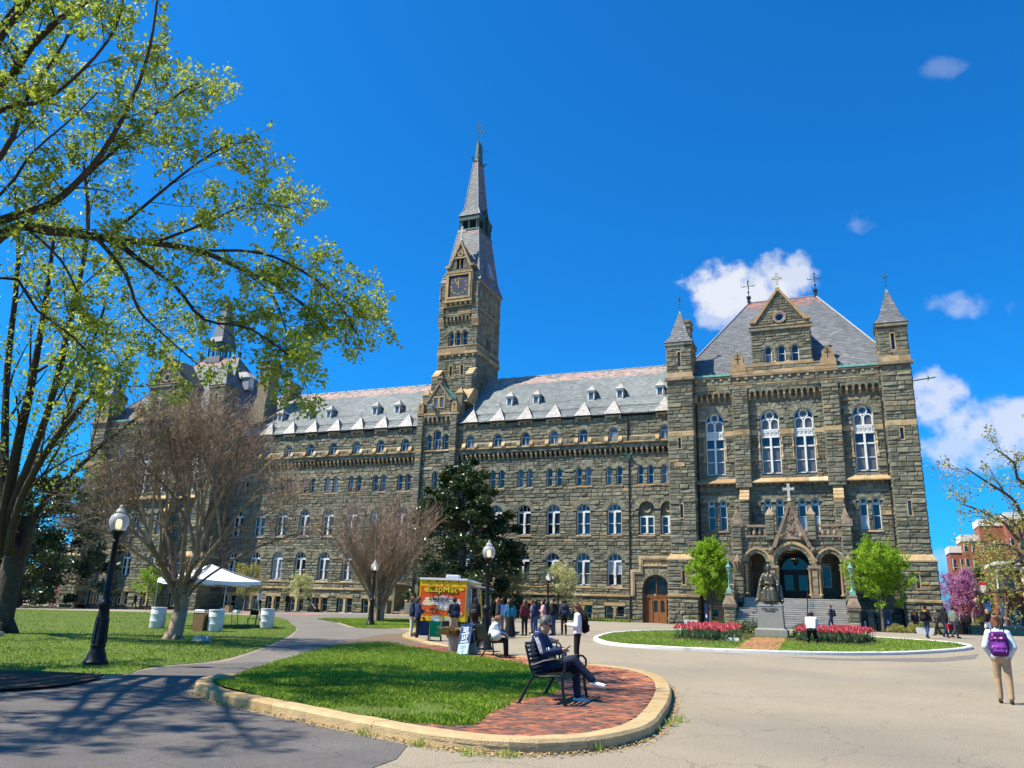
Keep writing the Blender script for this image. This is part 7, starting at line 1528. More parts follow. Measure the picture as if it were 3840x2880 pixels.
# ---------------------------------------------------------------- food truck
def truck():
    ang = R_(106-90); T = empty('food_truck', (8.5, -41.0, .36), ang); tag(T, 'yellow and orange food truck with white roof, serving window and lettering', 'truck')
    w, L, z0, z1 = 1.17, 6.6, .62, 2.58       # rear face at y=0, body runs to +y
    q = MB('truck_yellow'); q.box(-w, w, 0, 5.0, z0, z1); q.frustum(-w, w, 5.0, L, z0, -w*.95, w*.95, 5.0, L-.9, z1-.3); q.build('body', T)
    q = MB('truck_white'); q.box(-w-.03, w+.03, -.04, 5.1, z1, z1+.1); q.build('roof', T)
    q = MB('truck_white'); q.box(-.1, .52, 1.2, 2.0, z1+.1, z1+.32); ac = q.build('roof_vent', T)
    for k in range(9): q = MB('sign_pale'); q.box(-.06+k*.06, -.03+k*.06, 1.185, 1.2, z1+.15, z1+.27); q.build('grille_bar', ac)
    # printed rear: orange field with pale bubbles
    q = MB('print_orange'); F = frame(0, 0, 1, 0); q.mat('truck_orange'); q.rect(F, -w+.05, w-.05, z0+.28, z1-.3, 0, .008); ro = q.build('rear_print', T)
    for i, (u, v, ru, rv, m) in enumerate([(-.05, 1.62, .9, .16, 'print_cream'), (.15, 1.5, .75, .14, 'print_white'), (.3, 1.28, .6, .16, 'print_cream'), (.0, 1.75, .5, .08, 'print_white'), (-.7, 1.45, .3, .1, 'print_cream'), (.35, 1.33, .45, .09, 'print_white'), (-.75, 2.1, .2, .12, 'truck_yellow'), (.85, 2.15, .2, .08, 'truck_yellow'), (.2, 2.24, .6, .05, 'print_orange'), (-.5, 1.1, .3, .06, 'print_orange'), (.8, 1.0, .2, .1, 'print_cream')]):
        q = MB(m); q.slab([(u+ru*math.cos(k*.3)*(1+.12*math.sin(k*1.7)), v+rv*math.sin(k*.3)*(1+.2*math.cos(k*2.3))) for k in range(21)], F, .006, .010+i*.0012); q.build('print_shape', ro)
    def lab(t, s, m, u, v, b=0, sx=1.0): put_text(t, s, m, ro, Matrix.Translation(F(u, v, .03)) @ Matrix.Rotation(R_(90), 4, 'X'), bold=b, extrude=.003, sx=sx)
    for dz, b, m in ((.026, .028, 'print_black'), (.034, .004, 'print_yellow')):
        put_text('CapMac', .44, m, ro, Matrix.Translation(F(0, 2.0, dz)) @ Matrix.Rotation(R_(90), 4, 'X'), bold=b, extrude=.003, sx=1.05)
    lab('CAPMAC', .09, 'print_orange', -.4, 1.86); lab('COME TO OUR DINING', .12, 'truck_orange', -.1, 1.73, .003, .9); lab('&  DELICIOUS', .15, 'print_black', -.2, 1.6, .004); lab('OUR VEGETABLE FREE', .075, 'print_black', .1, 1.52); lab('IT IS YOUR CAPMAC EXPERIENCE', .075, 'print_orange', .1, 1.42); lab('AND', .19, 'print_black', -.42, 1.12, .003); lab('ECAPMACDC', .1, 'print_white', .62, .95, .002)
    for u in (-.32, .42):
        for v in (1.72, 1.12):
            q = MB('iron'); q.tube([F(u-.12, v-.14, .02), F(u-.12, v-.14, .09), F(u-.13, v+.16, .09), F(u-.08, v+.2, .09), F(u+.08, v+.2, .09), F(u+.13, v+.16, .09), F(u+.12, v-.14, .09), F(u+.08, v-.18, .09), F(u-.08, v-.18, .09), F(u-.12, v-.14, .09)], .016, 5); q.build('grab_handle', T)
    q = MB('truck_steel'); q.box(-.01, .01, -.012, 0, z0+.3, z1-.05); q.build('door_seam', T)
    q = MB('print_black'); q.box(-w, w, -.12, .05, z0-.24, z0-.04); q.build('bumper', T)
    for u in (-.9, .45, .62, .8): q = MB('lamp_red' if u != .45 else 'lamp_amber'); q.M = Matrix.Translation((u, -.01, z0+.13)) @ Matrix.Rotation(R_(90), 4, 'X'); q.lathe([(.07, 0), (.07, .03), (.05, .045)], (0, 0, 0), 12); q.build('tail_light', T)
    for u in (-.75, -.3, 0, .3, .75): q = MB('lamp_red'); q.box(u-.06, u+.06, -.03, 0, z1-.1, z1-.05); q.build('marker_light', T)
    q = MB('sign_pale'); q.box(.18, .5, -.012, 0, z0+.04, z0+.2); q.build('number_plate', T)
    # serving side on +x
    S = frame(w, 0, 0, 1); q = MB('truck_steel'); q.rect(S, .12, 4.9, z0+.1, z1-.1, 0, .006); q.mat('truck_yellow'); q.rect(S, .12, 4.9, z0+.1, z0+.5, .006, .012); q.build('side_panel', T)
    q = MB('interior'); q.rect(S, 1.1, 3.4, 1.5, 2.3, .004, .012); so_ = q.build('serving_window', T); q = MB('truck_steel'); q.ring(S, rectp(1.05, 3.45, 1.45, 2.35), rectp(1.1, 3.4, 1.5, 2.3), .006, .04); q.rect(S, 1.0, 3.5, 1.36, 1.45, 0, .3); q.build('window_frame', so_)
    q = MB('truck_white'); q.add([S(1.0, 2.4, .02), S(3.6, 2.4, .02), S(3.6, 2.28, .95), S(1.0, 2.28, .95), S(1.0, 2.43, .02), S(3.6, 2.43, .02), S(3.6, 2.31, .95), S(1.0, 2.31, .95)], [(0, 1, 2, 3), (4, 5, 6, 7), (0, 1, 5, 4), (1, 2, 6, 5), (2, 3, 7, 6), (3, 0, 4, 7)]); q.build('awning', T)
    for u in (1.1, 3.5): q = MB('grey_metal'); q.tube([S(u, 1.9, .02), S(u, 2.3, .85)], .014, 5); q.build('awning_strut', T)
    for u, mm in ((.55, 'sign_pale'), (4.1, 'print_cream'), (4.1, 'print_orange')): q = MB(mm); v = 1.6 if mm != 'print_orange' else 1.1; q.rect(S, u-.25, u+.25, v-.2, v+.2, .006, .016); q.build('menu_board', T)
    q = MB('print_white'); q.rect(S, 1.3, 1.75, 1.5, 2.25, .012, .02); q.build('menu_board', T)
    for sx in (-1, 1):
        for yy in (1.25, 5.3):
            q = MB('rubber'); M = Matrix.Translation((sx*(w-.16), yy, .40)) @ Matrix.Rotation(R_(90), 4, 'Y'); q.M = M; q.lathe([(.2, -.13), (.37, -.13), (.4, -.08), (.4, .08), (.37, .13), (.2, .13)], (0, 0, 0), 22); wh = q.build('wheel', T, smooth=True); q = MB('grey_metal'); q.M = M; q.lathe([(.2, -.12), (.2, .12), (.1, .14)], (0, 0, 0), 14); q.build('hub', wh)
        q = MB('black'); q.box(sx*w-.02, sx*w+.014, .78, 1.72, z0-.02, .92); q.build('wheel_arch', T)
    q = MB('black'); q.box(-w+.25, w-.25, .2, 5.6, .38, z0); q.build('chassis', T)
truck()
# ---------------------------------------------------------------- tent and its furniture
def tent():
    T = empty('canopy_tent', (-3.55, -43.85, G(-3.55, -43.85)), R_(-23)); tag(T, 'white frame canopy tent standing on the lawn behind the bare tree', 'tent'); h, e, p = 1.9, 2.3, 3.1; mb = MB('tent_white')
    n = 6; V = []; 
    for (ax, ay), (bx, by) in (((-1, -1), (1, -1)), ((1, -1), (1, 1)), ((1, 1), (-1, 1)), ((-1, 1), (-1, -1))):
        g = []
        for j in range(n+1):
            t = j/n; row = []
            for i in range(n+1):
                f = i/n; x = (ax+(bx-ax)*f)*h*(1-t); y = (ay+(by-ay)*f)*h*(1-t); z = e+(p-e)*(t**1.15)-.08*math.sin(math.pi*f)*(1-t)-.05*math.sin(math.pi*t); row.append((x, y, z))
            g.append(row)
        for j in range(n):
            for i in range(n): mb.add([g[j][i], g[j][i+1], g[j+1][i+1], g[j+1][i]], [(0, 1, 2, 3)])
        for i in range(n): a, b = g[0][i], g[0][i+1]; dz = .2+.03*math.sin(i*2.1); mb.add([a, b, (b[0]*1.005, b[1]*1.005, b[2]-dz), (a[0]*1.005, a[1]*1.005, a[2]-dz)], [(0, 1, 2, 3)])
    mb.build('canopy', T)
    for x in (-1, 1):
        for y in (-1, 1): q = MB('grey_metal'); q.tube([(x*(h-.03), y*(h-.03), 0), (x*(h-.03), y*(h-.03), e)], .035, 8); q.build('pole', T)
    q = MB('grey_metal'); q.tube([(0, 0, e), (0, 0, p)], .03, 6)
    for x in (-1, 1):
        for y in (-1, 1): q.tube([(x*h, y*h, e), (0, 0, p-.03)], .02, 5)
    q.build('roof_frame', T)
tent()
def barrel(x, y, lab):
    T = empty('white_barrel', (x, y, G(x, y)+.03)); tag(T, lab, 'barrel', 'white tent weight barrels'); q = MB('plastic_white'); q.lathe([(.33, 0), (.34, .03), (.345, .28), (.355, .3), (.345, .33), (.345, .6), (.355, .62), (.345, .65), (.335, .9), (.31, .93), (.2, .94)], (0, 0, 0), 22); q.build('drum', T, smooth=True); q = MB('plastic_white'); q.lathe([(.34, .86), (.355, .87), (.355, .93), (.3, .935)], (0, 0, 0), 22); q.build('lid', T, smooth=True); q = MB('dark_metal'); q.lathe([(.03, .93), (.03, .96)], (.15, .1, 0), 8); q.build('bung', T)
barrel(-3.6, -46.9, 'white plastic barrel standing apart before the bare tree trunk'); barrel(.15, -47.2, 'white plastic barrel touching the brown box'); barrel(-.15, -43.2, 'white plastic barrel behind the two black folding chairs')
def brown_bin():
    x, y = -.45, -47.5; T = empty('waste_box', (x, y, G(x, y)+.03), R_(15)); tag(T, 'brown cardboard waste box with bag beside the tent table', 'box'); q = MB('cardboard'); q.frustum(-.24, .24, -.24, .24, 0, -.27, .27, -.27, .27, .86); q.build('carton', T); q = MB('plastic_white'); q.frustum(-.28, .28, -.28, .28, .8, -.2, .2, -.2, .2, .92); q.build('bag', T)
brown_bin()
def folding_table(x, y, rz, lab):
    T = empty('folding_table', (x, y, G(x, y)+.03), R_(rz)); tag(T, lab, 'table'); q = MB('table_top'); q.box(-.92, .92, -.38, .38, .71, .75); q.build('table_top', T)
    for s in (-1, 1):
        for t in (-1, 1): q = MB('dark_metal'); q.tube([(s*.7, t*.3, .71), (s*.78, t*.32, 0)], .016, 5); q.build('leg', T)
        q = MB('dark_metal'); q.tube([(s*.74, -.31, .3), (s*.74, .31, .3)], .012, 5); q.build('brace', T)
folding_table(-2.2, -46.2, 8, 'folding table half hidden by the bare tree trunk'); folding_table(-1.6, -44.9, 14, 'folding table under the white tent with boxes on it')
for (x, y, z, m, s, lab, nm) in [(-1.15, -44.95, .76, 'cardboard', (.12, .12, .32), 'brown paper carrier on the tent table', 'paper_bag'), (-1.5, -44.9, .76, 'plastic_white', (.1, .1, .2), 'small white tub on the tent table', 'tub'), (-.75, -44.8, .76, 'plastic_white', (.1, .12, .12), 'white food box on the tent table edge', 'food_box')]:
    q = MB(m); zz = G(x, y)+.02+z; q.frustum(x-s[0], x+s[0], y-s[1], y+s[1], zz, x-s[0]*1.08, x+s[0]*1.08, y-s[1]*1.08, y+s[1]*1.08, zz+s[2]); q.mat('dark_metal'); q.box(x-s[0]*.8, x+s[0]*.8, y-s[1]*.8, y+s[1]*.8, zz+s[2], zz+s[2]+.015); q.build(nm, label=lab, cat='container')
def folding_chair():
    T = empty('folding_chair'); M = 'black'
    for s in (-.2, .2): q = MB(M); q.tube([(s, .24, 0), (s, -.16, .5), (s, -.26, .82)], .014, 5); q.build('frame_leg', T); q = MB(M); q.tube([(s, -.24, 0), (s, .16, .44)], .014, 5); q.build('rear_leg', T)
    q = MB(M); q.box(-.2, .2, -.18, .2, .43, .455); q.build('seat', T); q = MB(M); q.frustum(-.2, .2, -.255, -.235, .6, -.2, .2, -.275, -.255, .82); q.build('backrest', T); return T
fc = folding_chair()
for i, (x, y, rz, lab) in enumerate([(-.75, -43.6, 200, 'black folding chair beside the tent table'), (-.3, -43.3, 215, 'black folding chair against the white barrel')]):
    o = fc if i == 0 else copy_tree(fc); o.location = (x, y, G(x, y)+.03); o.rotation_euler = (0, 0, R_(rz)); tag(o, lab, 'chair', 'folding chairs at the tent')
def slab_stone(x, y, rz, s, lab, nm='stone_marker'):
    T = empty(nm, (x, y, G(x, y)+.02), R_(rz)); tag(T, lab, 'marker'); q = MB('concrete'); q.frustum(-s, s, -s*.6, s*.6, 0, -s*.9, s*.9, -s*.4, s*.55, s*.55); q.build('block', T); q = MB('dark_metal'); q.add([(-s*.6, -s*.52, s*.18), (s*.6, -s*.52, s*.18), (s*.55, -s*.45, s*.42), (-s*.55, -s*.45, s*.42)], [(0, 1, 2, 3)]); q.build('plate', T)
slab_stone(4.73, -53.0, 15, .3, 'low grey stone marker in the grass beside the bare tree trunk'); slab_stone(21.9, -38.0, 0, .38, 'small stone plaque at the end of the tulip bed beside the statue'); slab_stone(-1.8, -56.3, 20, .28, 'brown stone marker at the foot of the big shade tree')
# ---------------------------------------------------------------- cannon
def cannon():
    T = empty('old_cannon', (-24.3, -5.4, .85), R_(158)); tag(T, 'black iron cannon on a carriage pointing up, before the cellar windows', 'cannon'); q = MB('iron'); a = R_(33); d = Vector((math.cos(a), 0, math.sin(a))); p = Vector((-.3, 0, .62)); pts = [p-d*.75, p-d*.7, p-d*.6, p, p+d*.1, p+d*1.35, p+d*1.42, p+d*1.55]; q.tube([tuple(v) for v in pts], [.06, .12, .21, .18, .17, .11, .15, .14], 14); q.build('barrel', T, smooth=True)
    for s in (-.22, .22):
        q = MB('iron'); q.slab([(-.95, 0.1), (.45, .1), (.5, .4), (.1, .72), (-.35, .72), (-.95, .3)], lambda u, v, w: (u, w, v), s-.04, s+.04); q.build('cheek', T)
        for u in (-.75, .25): q = MB('iron'); q.M = Matrix.Translation((u, s*1.35, .2)) @ Matrix.Rotation(R_(90), 4, 'X'); q.lathe([(.2, -.04), (.2, .04)], (0, 0, 0), 14); q.build('wheel', T)
cannon()
# ---------------------------------------------------------------- statue
def statue():
    x, y = 23.28, -32.4; z = G(x, y)+.1; S = empty('seated_statue', (x, y, z), 0); tag(S, 'bronze statue of a seated robed figure on a grey granite pedestal among tulips', 'statue')
    q = MB('granite'); q.box(-.8, .8, -.8, .8, 0, .33); q.build('plinth', S); q = MB('granite'); q.frustum(-.78, .78, -.78, .78, .33, -.62, .62, -.62, .62, .43); q.frustum(-.64, .64, -.64, .64, .43, -.60, .60, -.60, .60, 1.5); q.build('die', S)
    q = MB('granite'); q.frustum(-.62, .62, -.62, .62, 1.5, -.6, .6, -.6, .6, 1.58); q.box(-.55, .55, -.55, .55, 1.58, 1.7); q.build('cap', S)
    for k, t in enumerate(('JOHN CARROLL', 'FOUNDER')): put_text(t, .115, 'dark_metal', S, Matrix.Translation((0, -.626+k*.004, 1.33-k*.12)) @ Matrix.Rotation(R_(90), 4, 'X'), 'inscription', .003, .003)
    zb = 1.7; mb = MB('bronze')
    ch = MB('bronze'); ch.box(-.42, .42, -.25, .38, zb, zb+.12); ch.box(-.36, .36, -.2, .34, zb+.12, zb+.62); ch.box(-.4, .4, .26, .36, zb+.6, zb+1.35)
    for s in (-1, 1): ch.box(s*.42-.05, s*.42+.05, -.32, .36, zb+.78, zb+.86); ch.tube([(s*.42, -.28, zb+.1), (s*.42, -.3, zb+.8)], .05, 6)
    ch.build('chair', S)
    def c(a, b, r, r2=None): cap(mb, (a[0], a[1], zb+a[2]), (b[0], b[1], zb+b[2]), r, r2, 12)
    c((-.1, .02, .68), (-.12, .04, 1.28), .19, .19); c((.1, .02, .68), (.12, .04, 1.28), .19, .19); c((-.24, .02, 1.38), (.24, .02, 1.38), .12); c((0, .0, 1.45), (0, -.03, 1.6), .085)
    c((0, -.04, 1.70), (0, -.05, 1.82), .115, .12); c((0, -.15, 1.70), (0, -.15, 1.74), .03); c((-.12, -.02, 1.75), (-.12, -.02, 1.79), .03); c((.12, -.02, 1.75), (.12, -.02, 1.79), .03); mb.ball((0, -.02, zb+1.84), (.125, .135, .11), 12, 8)
    for s in (-1, 1):
        c((s*.28, .02, 1.36), (s*.43, -.05, 1.04), .11, .10); c((s*.43, -.05, 1.04), (s*.44, -.32, .9), .1, .09); c((s*.44, -.32, .9), (s*.43, -.4, .88), .055)
        for k in range(4): c((s*(.40+.025*k), -.4, .89), (s*(.40+.025*k), -.47, .84), .017)
        c((s*.14, -.05, .6), (s*.19, -.45, .62), .17, .15); c((s*.19, -.45, .6), (s*.2, -.46, .12), .16, .22); c((s*.2, -.5, .06), (s*.22, -.62, .05), .06)
        c((s*.46, -.1, .8), (s*.56, -.2, .1), .11, .15); c((s*.45, .15, .8), (s*.5, .2, .1), .14, .18); c((s*.56, -.22, .1), (s*.64, -.3, .06), .09)
        for k in range(5): c((s*(.03+.08*k), -.56, .62-.04*k), (s*(.04+.1*k), -.66+.05*k, .05), .035, .05)
    c((0, -.45, .5), (0, -.5, .12), .15, .2); c((-.08, -.14, 1.3), (.1, -.2, .8), .05); c((-.2, -.16, .95), (.2, -.16, .95), .05)
    job(mb, 'figure', S, .022, 2)
statue()
# ---------------------------------------------------------------- right side: posts, boxes, scooter, cart
def banner_post(x, y, h, lab):
    T = empty('banner_post', (x, y, G(x, y))); tag(T, lab, 'banner', 'blue banner stands'); q = MB('post_blue'); q.box(-.13, .13, -.02, .02, .1, h); q.build('banner', T); q = MB('dark_metal'); q.box(-.16, .16, -.16, .16, 0, .04); q.tube([(0, .03, .02), (0, .03, h)], .02, 6); q.build('stand', T); q = MB('print_white'); q.slab([(-.05, .62), (.04, .6), (.06, .78), (0, .82), (-.02, .95), (-.06, .8)], lambda u, v, w: (u, -w, v), .021, .025); q.build('emblem', T)
banner_post(16.42, -8.4, 1.75, 'dark blue banner stand next to the slender lime tree'); banner_post(29.95, -8.9, 1.6, 'blue banner stand next to the trunk of the rounder lime tree')
def scooter():
    T = empty('kick_scooter', (28.3, -9.6, 1.06), R_(70)); tag(T, 'black electric kick scooter with a pale deck strip parked at the stair pier', 'scooter'); q = MB('black'); q.box(-.45, .25, -.07, .07, .13, .18); q.build('deck', T); q = MB('plastic_white'); q.box(.02, .1, -.04, .04, .3, .75); q.build('battery', T); q = MB('black'); q.tube([(.33, 0, .12), (.22, 0, 1.1)], .025, 6); q.tube([(.22, -.24, 1.1), (.22, .24, 1.1)], .018, 6); q.build('steering', T)
    for u in (-.5, .36): q = MB('rubber'); q.M = Matrix.Translation((u, 0, .11)) @ Matrix.Rotation(R_(90), 4, 'X'); q.lathe([(.06, -.03), (.11, -.02), (.11, .02), (.06, .03)], (0, 0, 0), 14); q.build('wheel', T)
scooter()
def trough(x, y, lab):
    T = empty('planter_box', (x, y, G(x, y))); tag(T, lab, 'planter'); q = MB('white_curb'); q.frustum(-.5, .5, -.22, .22, 0, -.58, .58, -.28, .28, .42); q.build('trough', T); rg = np.random.RandomState(5); P = rg.normal(0, 1, (500, 3))*np.array([.3, .12, .08])+np.array([0, 0, .5]); leaf_mesh('plants', P, .09, 'leaf_shrub', T, rg)
trough(32.1, -12.2, 'pale stone planter trough beside the passers-by at the right tower'); trough(15.2, -8.6, 'pale stone planter trough behind the tulips at the left stair pier')
def stone_bench():
    T = empty('masonry_bench', (7.6, -1.9, 1.05)); tag(T, 'low stone seat with an iron hoop beside the downpipe', 'seat'); q = MB('stone'); q.box(-.55, .55, -.3, .3, 0, .42, .6); q.build('block', T); q = MB('brownstone'); q.box(-.6, .6, -.35, .35, .42, .52, .4); q.build('cap', T); q = MB('iron'); q.tube([(-.4, 0, .5), (-.3, 0, .8), (.2, 0, 1.05), (.5, 0, .95), (.5, 0, .5)], .02, 5); q.build('hoop', T)
stone_bench()
# ---------------------------------------------------------------- buildings beyond the right corner
def dormitory():
    D = empty('brick_dormitory', (46, 45, 1.05)); tag(D, 'tall red brick dormitory with white concrete caps beyond the redbud', 'building'); D.location = (0, 0, 0)
    for i, (x0, x1, y0, z1) in enumerate([(42.9, 46, 62, 13.6), (44.5, 49, 61, 15.2), (46.9, 66, 60, 17.4), (50, 66, 57, 18)]):
        q = MB('brick_far'); q.box(x0, x1, y0, y0+5, .5, z1-1.0, .2+.2*i); q.build('brick_bay', D); q = MB('concrete_white'); q.box(x0-.12, x1+.12, y0-.12, y0+5, z1-1.0, z1); q.build('roof_cap', D)
        F = frame(0, y0, 1, 0)
        for u in np.arange(x0+.45, min(x1, x0+3.6), 1.05):
            for v in np.arange(2.2, z1-2.2, 2.6):
                q = MB('concrete_white'); q.rect(F, u-.28, u-.18, v, v+1.7, 0, .06, .5); w = q.build('window', D); g = MB('glass_dark'); g.rect(F, u-.18, u+.2, v+.1, v+1.6, 0, .02); g.build('pane', w)
        for v in (5.2, 7.8, 10.4):
            q = MB('concrete_white'); q.rect(F, x0, min(x1, x0+4), v, v+.05, 0, .03); q.build('floor_line', D)
dormitory()
def hall():
    H = empty('brick_hall', (48, 26, 1.05)); tag(H, 'low red brick hall with white cornice and hanging banners', 'building'); H.location = (0, 0, 0)
    q = MB('brick_far'); q.box(43.6, 66, 26, 33, .5, 8.4, .3); q.build('brick_wall', H); q = MB('concrete_white'); q.box(42.9, 66, 25.3, 33, 8.4, 8.75); q.box(43.2, 66, 25.5, 33, 7.9, 8.4); q.build('cornice', H); q = MB('dark_metal'); q.box(41.2, 44.8, 22.5, 26, 5.4, 5.7); q.build('door_canopy', H)
    F = frame(0, 26, 1, 0)
    for u in (44.2, 46.6, 49.0, 51.4):
        for v in (2.0, 5.5): q = MB('concrete_white'); q.ring(F, rectp(u-.5, u+.5, v, v+1.6), rectp(u-.42, u+.42, v+.08, v+1.52), 0, .06); w = q.build('window', H); g = MB('glass_dark'); g.rect(F, u-.43, u+.43, v+.07, v+1.53, 0, .02); g.build('pane', w)
    for x in (43.0, 45.4): q = MB('concrete_white'); q.tube([(x, 25.4, .9), (x, 25.4, 7.9)], .22, 10); q.build('column', H)
hall()
def hung_banner(x0, x1, y, z0, z1, cols, lab):
    T = empty('hanging_banner', ((x0+x1)/2, y, z0)); tag(T, lab, 'banner'); n = len(cols)
    for k, c in enumerate(cols): q = MB(c); w = (x1-x0)/2; h = (z1-z0)/n; q.box(-w, w, -.02, .02, h*k, h*(k+1)); q.build('panel', T)
    q = MB('dark_metal'); q.tube([(-(x1-x0)/2-.25, 0, z1-z0), ((x1-x0)/2+.05, 0, z1-z0)], .025, 5); q.build('rod', T); q = MB('dark_metal'); q.tube([(-(x1-x0)/2-.25, .02, 1.0-z0), (-(x1-x0)/2-.25, .02, z1-z0+.2)], .04, 6); q.build('pole', T)
hung_banner(40.85, 41.4, 23.0, 5.3, 6.4, ['print_white', 'print_white', 'print_red'], 'red and white banner on a pole beside the redbud'); hung_banner(40.9, 41.4, 22.0, 3.35, 5.0, ['print_white', 'sign_pale', 'sign_blue', 'print_yellow'], 'yellow, blue and white banner below the door canopy'); hung_banner(42.55, 42.95, 23.0, 3.6, 6.95, ['teal_banner', 'teal_banner', 'blue_banner'][::-1], 'dark green and navy banner hanging from the brick hall')
def golf_cart(x, y, rz, lab):
    T = empty('utility_cart', (x, y, 1.05), R_(rz)); tag(T, lab, 'cart'); q = MB('dark_metal'); q.box(-.6, .6, -1.2, 1.2, .25, .6); q.frustum(-.6, .6, .5, 1.2, .6, -.55, .55, .6, 1.1, .95); q.build('body', T); q = MB('black'); q.box(-.55, .55, -.5, .1, .6, .78); q.box(-.55, .55, -.55, -.42, .78, 1.2); q.build('seat', T); q = MB('black'); q.box(-.65, .65, -1.1, .9, 1.78, 1.84); q.build('roof', T)
    for s in (-1, 1):
        for v in (-1, .75): q = MB('black'); q.tube([(s*.6, v, .6), (s*.6, v, 1.8)], .025, 5); q.build('roof_post', T)
        for v in (-.8, .85): q = MB('rubber'); q.M = Matrix.Translation((s*.58, v, .24)) @ Matrix.Rotation(R_(90), 4, 'Y'); q.lathe([(.12, -.08), (.24, -.08), (.24, .08), (.12, .08)], (0, 0, 0), 16); q.build('wheel', T)
golf_cart(40.2, -10.5, 20, 'dark roofed utility cart before the brick hall')
def bin_far(x, y, lab): 
    T = empty('litter_bin', (x, y, 1.05)); tag(T, lab, 'bin'); q = MB('black'); q.lathe([(.25, 0), (.3, .9), (.32, .92), (.25, 1.0)], (0, 0, 0), 14); q.build('drum', T); q = MB('black'); q.lathe([(.33, .9), (.33, .96)], (0, 0, 0), 14); q.build('rim', T)
bin_far(36.6, -6.5, 'black litter bin beside the blonde walker in shorts'); bin_far(35.4, -4.0, 'black litter bin near the railing below the redbud')
def railing():
    T = empty('iron_railing', (36, 2, 1.05)); tag(T, 'black iron railing before the redbud hedge', 'railing'); q = MB('iron')
    for z in (.5, .95): q.tube([(-1.2, 0, z), (2.6, 0, z)], .025, 5)
    q.build('rail', T)
    for k in range(7): q = MB('iron'); q.tube([(-1.2+k*.63, 0, 0), (-1.2+k*.63, 0, 1.0)], .02, 5); q.build('post', T)
railing()
def low_wall(): 
    T = empty('low_wall', (38.5, 5.5, 1.05)); tag(T, 'low tan stone wall below the redbud', 'wall'); q = MB('sandstone'); q.box(-3, 4, -.2, .2, 0, .7, .6); q.build('wall_body', T); q = MB('concrete'); q.box(-3.05, 4.05, -.25, .25, .7, .8); q.build('coping', T)
low_wall()
# ---------------------------------------------------------------- far left: parked car and a red brick house behind the trees
def far_left():
    H = empty('brick_house', (-95, 30, 0)); tag(H, 'red brick house far off behind the dark magnolias', 'building'); q = MB('brick_far'); q.box(-14, 14, 0, 14, 0, 9, .4); q.build('brick_wall', H); q = MB('slate'); q.frustum(-15, 15, -1, 15, 9, -11, 11, 6, 8, 13); q.build('roof', H)
    F = frame(0, 0, 1, 0)
    for u in range(-11, 12, 4):
        for v in (1.5, 5): q = MB('concrete_white'); q.ring(F, rectp(u-.7, u+.7, v, v+2), rectp(u-.58, u+.58, v+.1, v+1.9), 0, .08); w = q.build('window', H); g = MB('glass_dark'); g.rect(F, u-.6, u+.6, v+.1, v+1.9, 0, .02); g.build('pane', w)
    Cc = empty('parked_car', (-59.5, -14.5, .35), R_(15)); tag(Cc, 'silver grey car parked beyond the magnolia trunk', 'car'); q = MB('truck_steel'); q.slab([(-2.2, .3), (2.2, .3), (2.25, .7), (1.3, .92), (-1.9, .95), (-2.25, .75)], lambda u, v, w: (u, w, v), -.85, .85); q.build('body', Cc); q = MB('glass_dark'); q.slab([(-1.6, .93), (1.1, .92), (.4, 1.42), (-1.1, 1.45)], lambda u, v, w: (u, w, v), -.74, .74); q.build('cabin', Cc)
    for u in (-1.4, 1.4):
        for s in (-1, 1): q = MB('rubber'); q.M = Matrix.Translation((u, s*.76, .31)) @ Matrix.Rotation(R_(90), 4, 'X'); q.lathe([(.18, -.1), (.32, -.1), (.32, .1), (.18, .1)], (0, 0, 0), 18); q.build('wheel', Cc)
far_left()
# ---------------------------------------------------------------- people
C_('skin_a', (.52, .30, .20)); C_('skin_b', (.40, .22, .14)); C_('skin_c', (.20, .10, .06))
HAIR = {'dark': C_('hair_dark', (.018, .012, .010), .5), 'brown': C_('hair_brown', (.075, .036, .018), .5), 'auburn': C_('hair_auburn', (.16, .065, .03), .5), 'blonde': C_('hair_blonde', (.42, .24, .09), .5), 'grey': C_('hair_grey', (.10, .095, .09), .5)}
for n_, c_ in dict(navy=(.018, .030, .085), black=(.010, .010, .012), white=(.74, .74, .76), denim=(.05, .105, .22), jeans=(.030, .055, .12), darkjeans=(.014, .022, .048), khaki=(.40, .27, .16), maroon=(.12, .018, .03), lightblue=(.34, .44, .72), grey=(.20, .20, .21), charcoal=(.045, .045, .05), pink=(.62, .34, .38), teal=(.02, .16, .26), cream=(.66, .58, .46), paleblue=(.46, .54, .60), yellow=(.75, .38, .03), red=(.42, .01, .02), purple=(.16, .03, .26), magenta=(.45, .07, .42), sneaker=(.72, .68, .64), shoegrey=(.26, .22, .24), brownshoe=(.06, .03, .02), olive=(.16, .17, .13)).items(): C_('c_'+n_, c_)
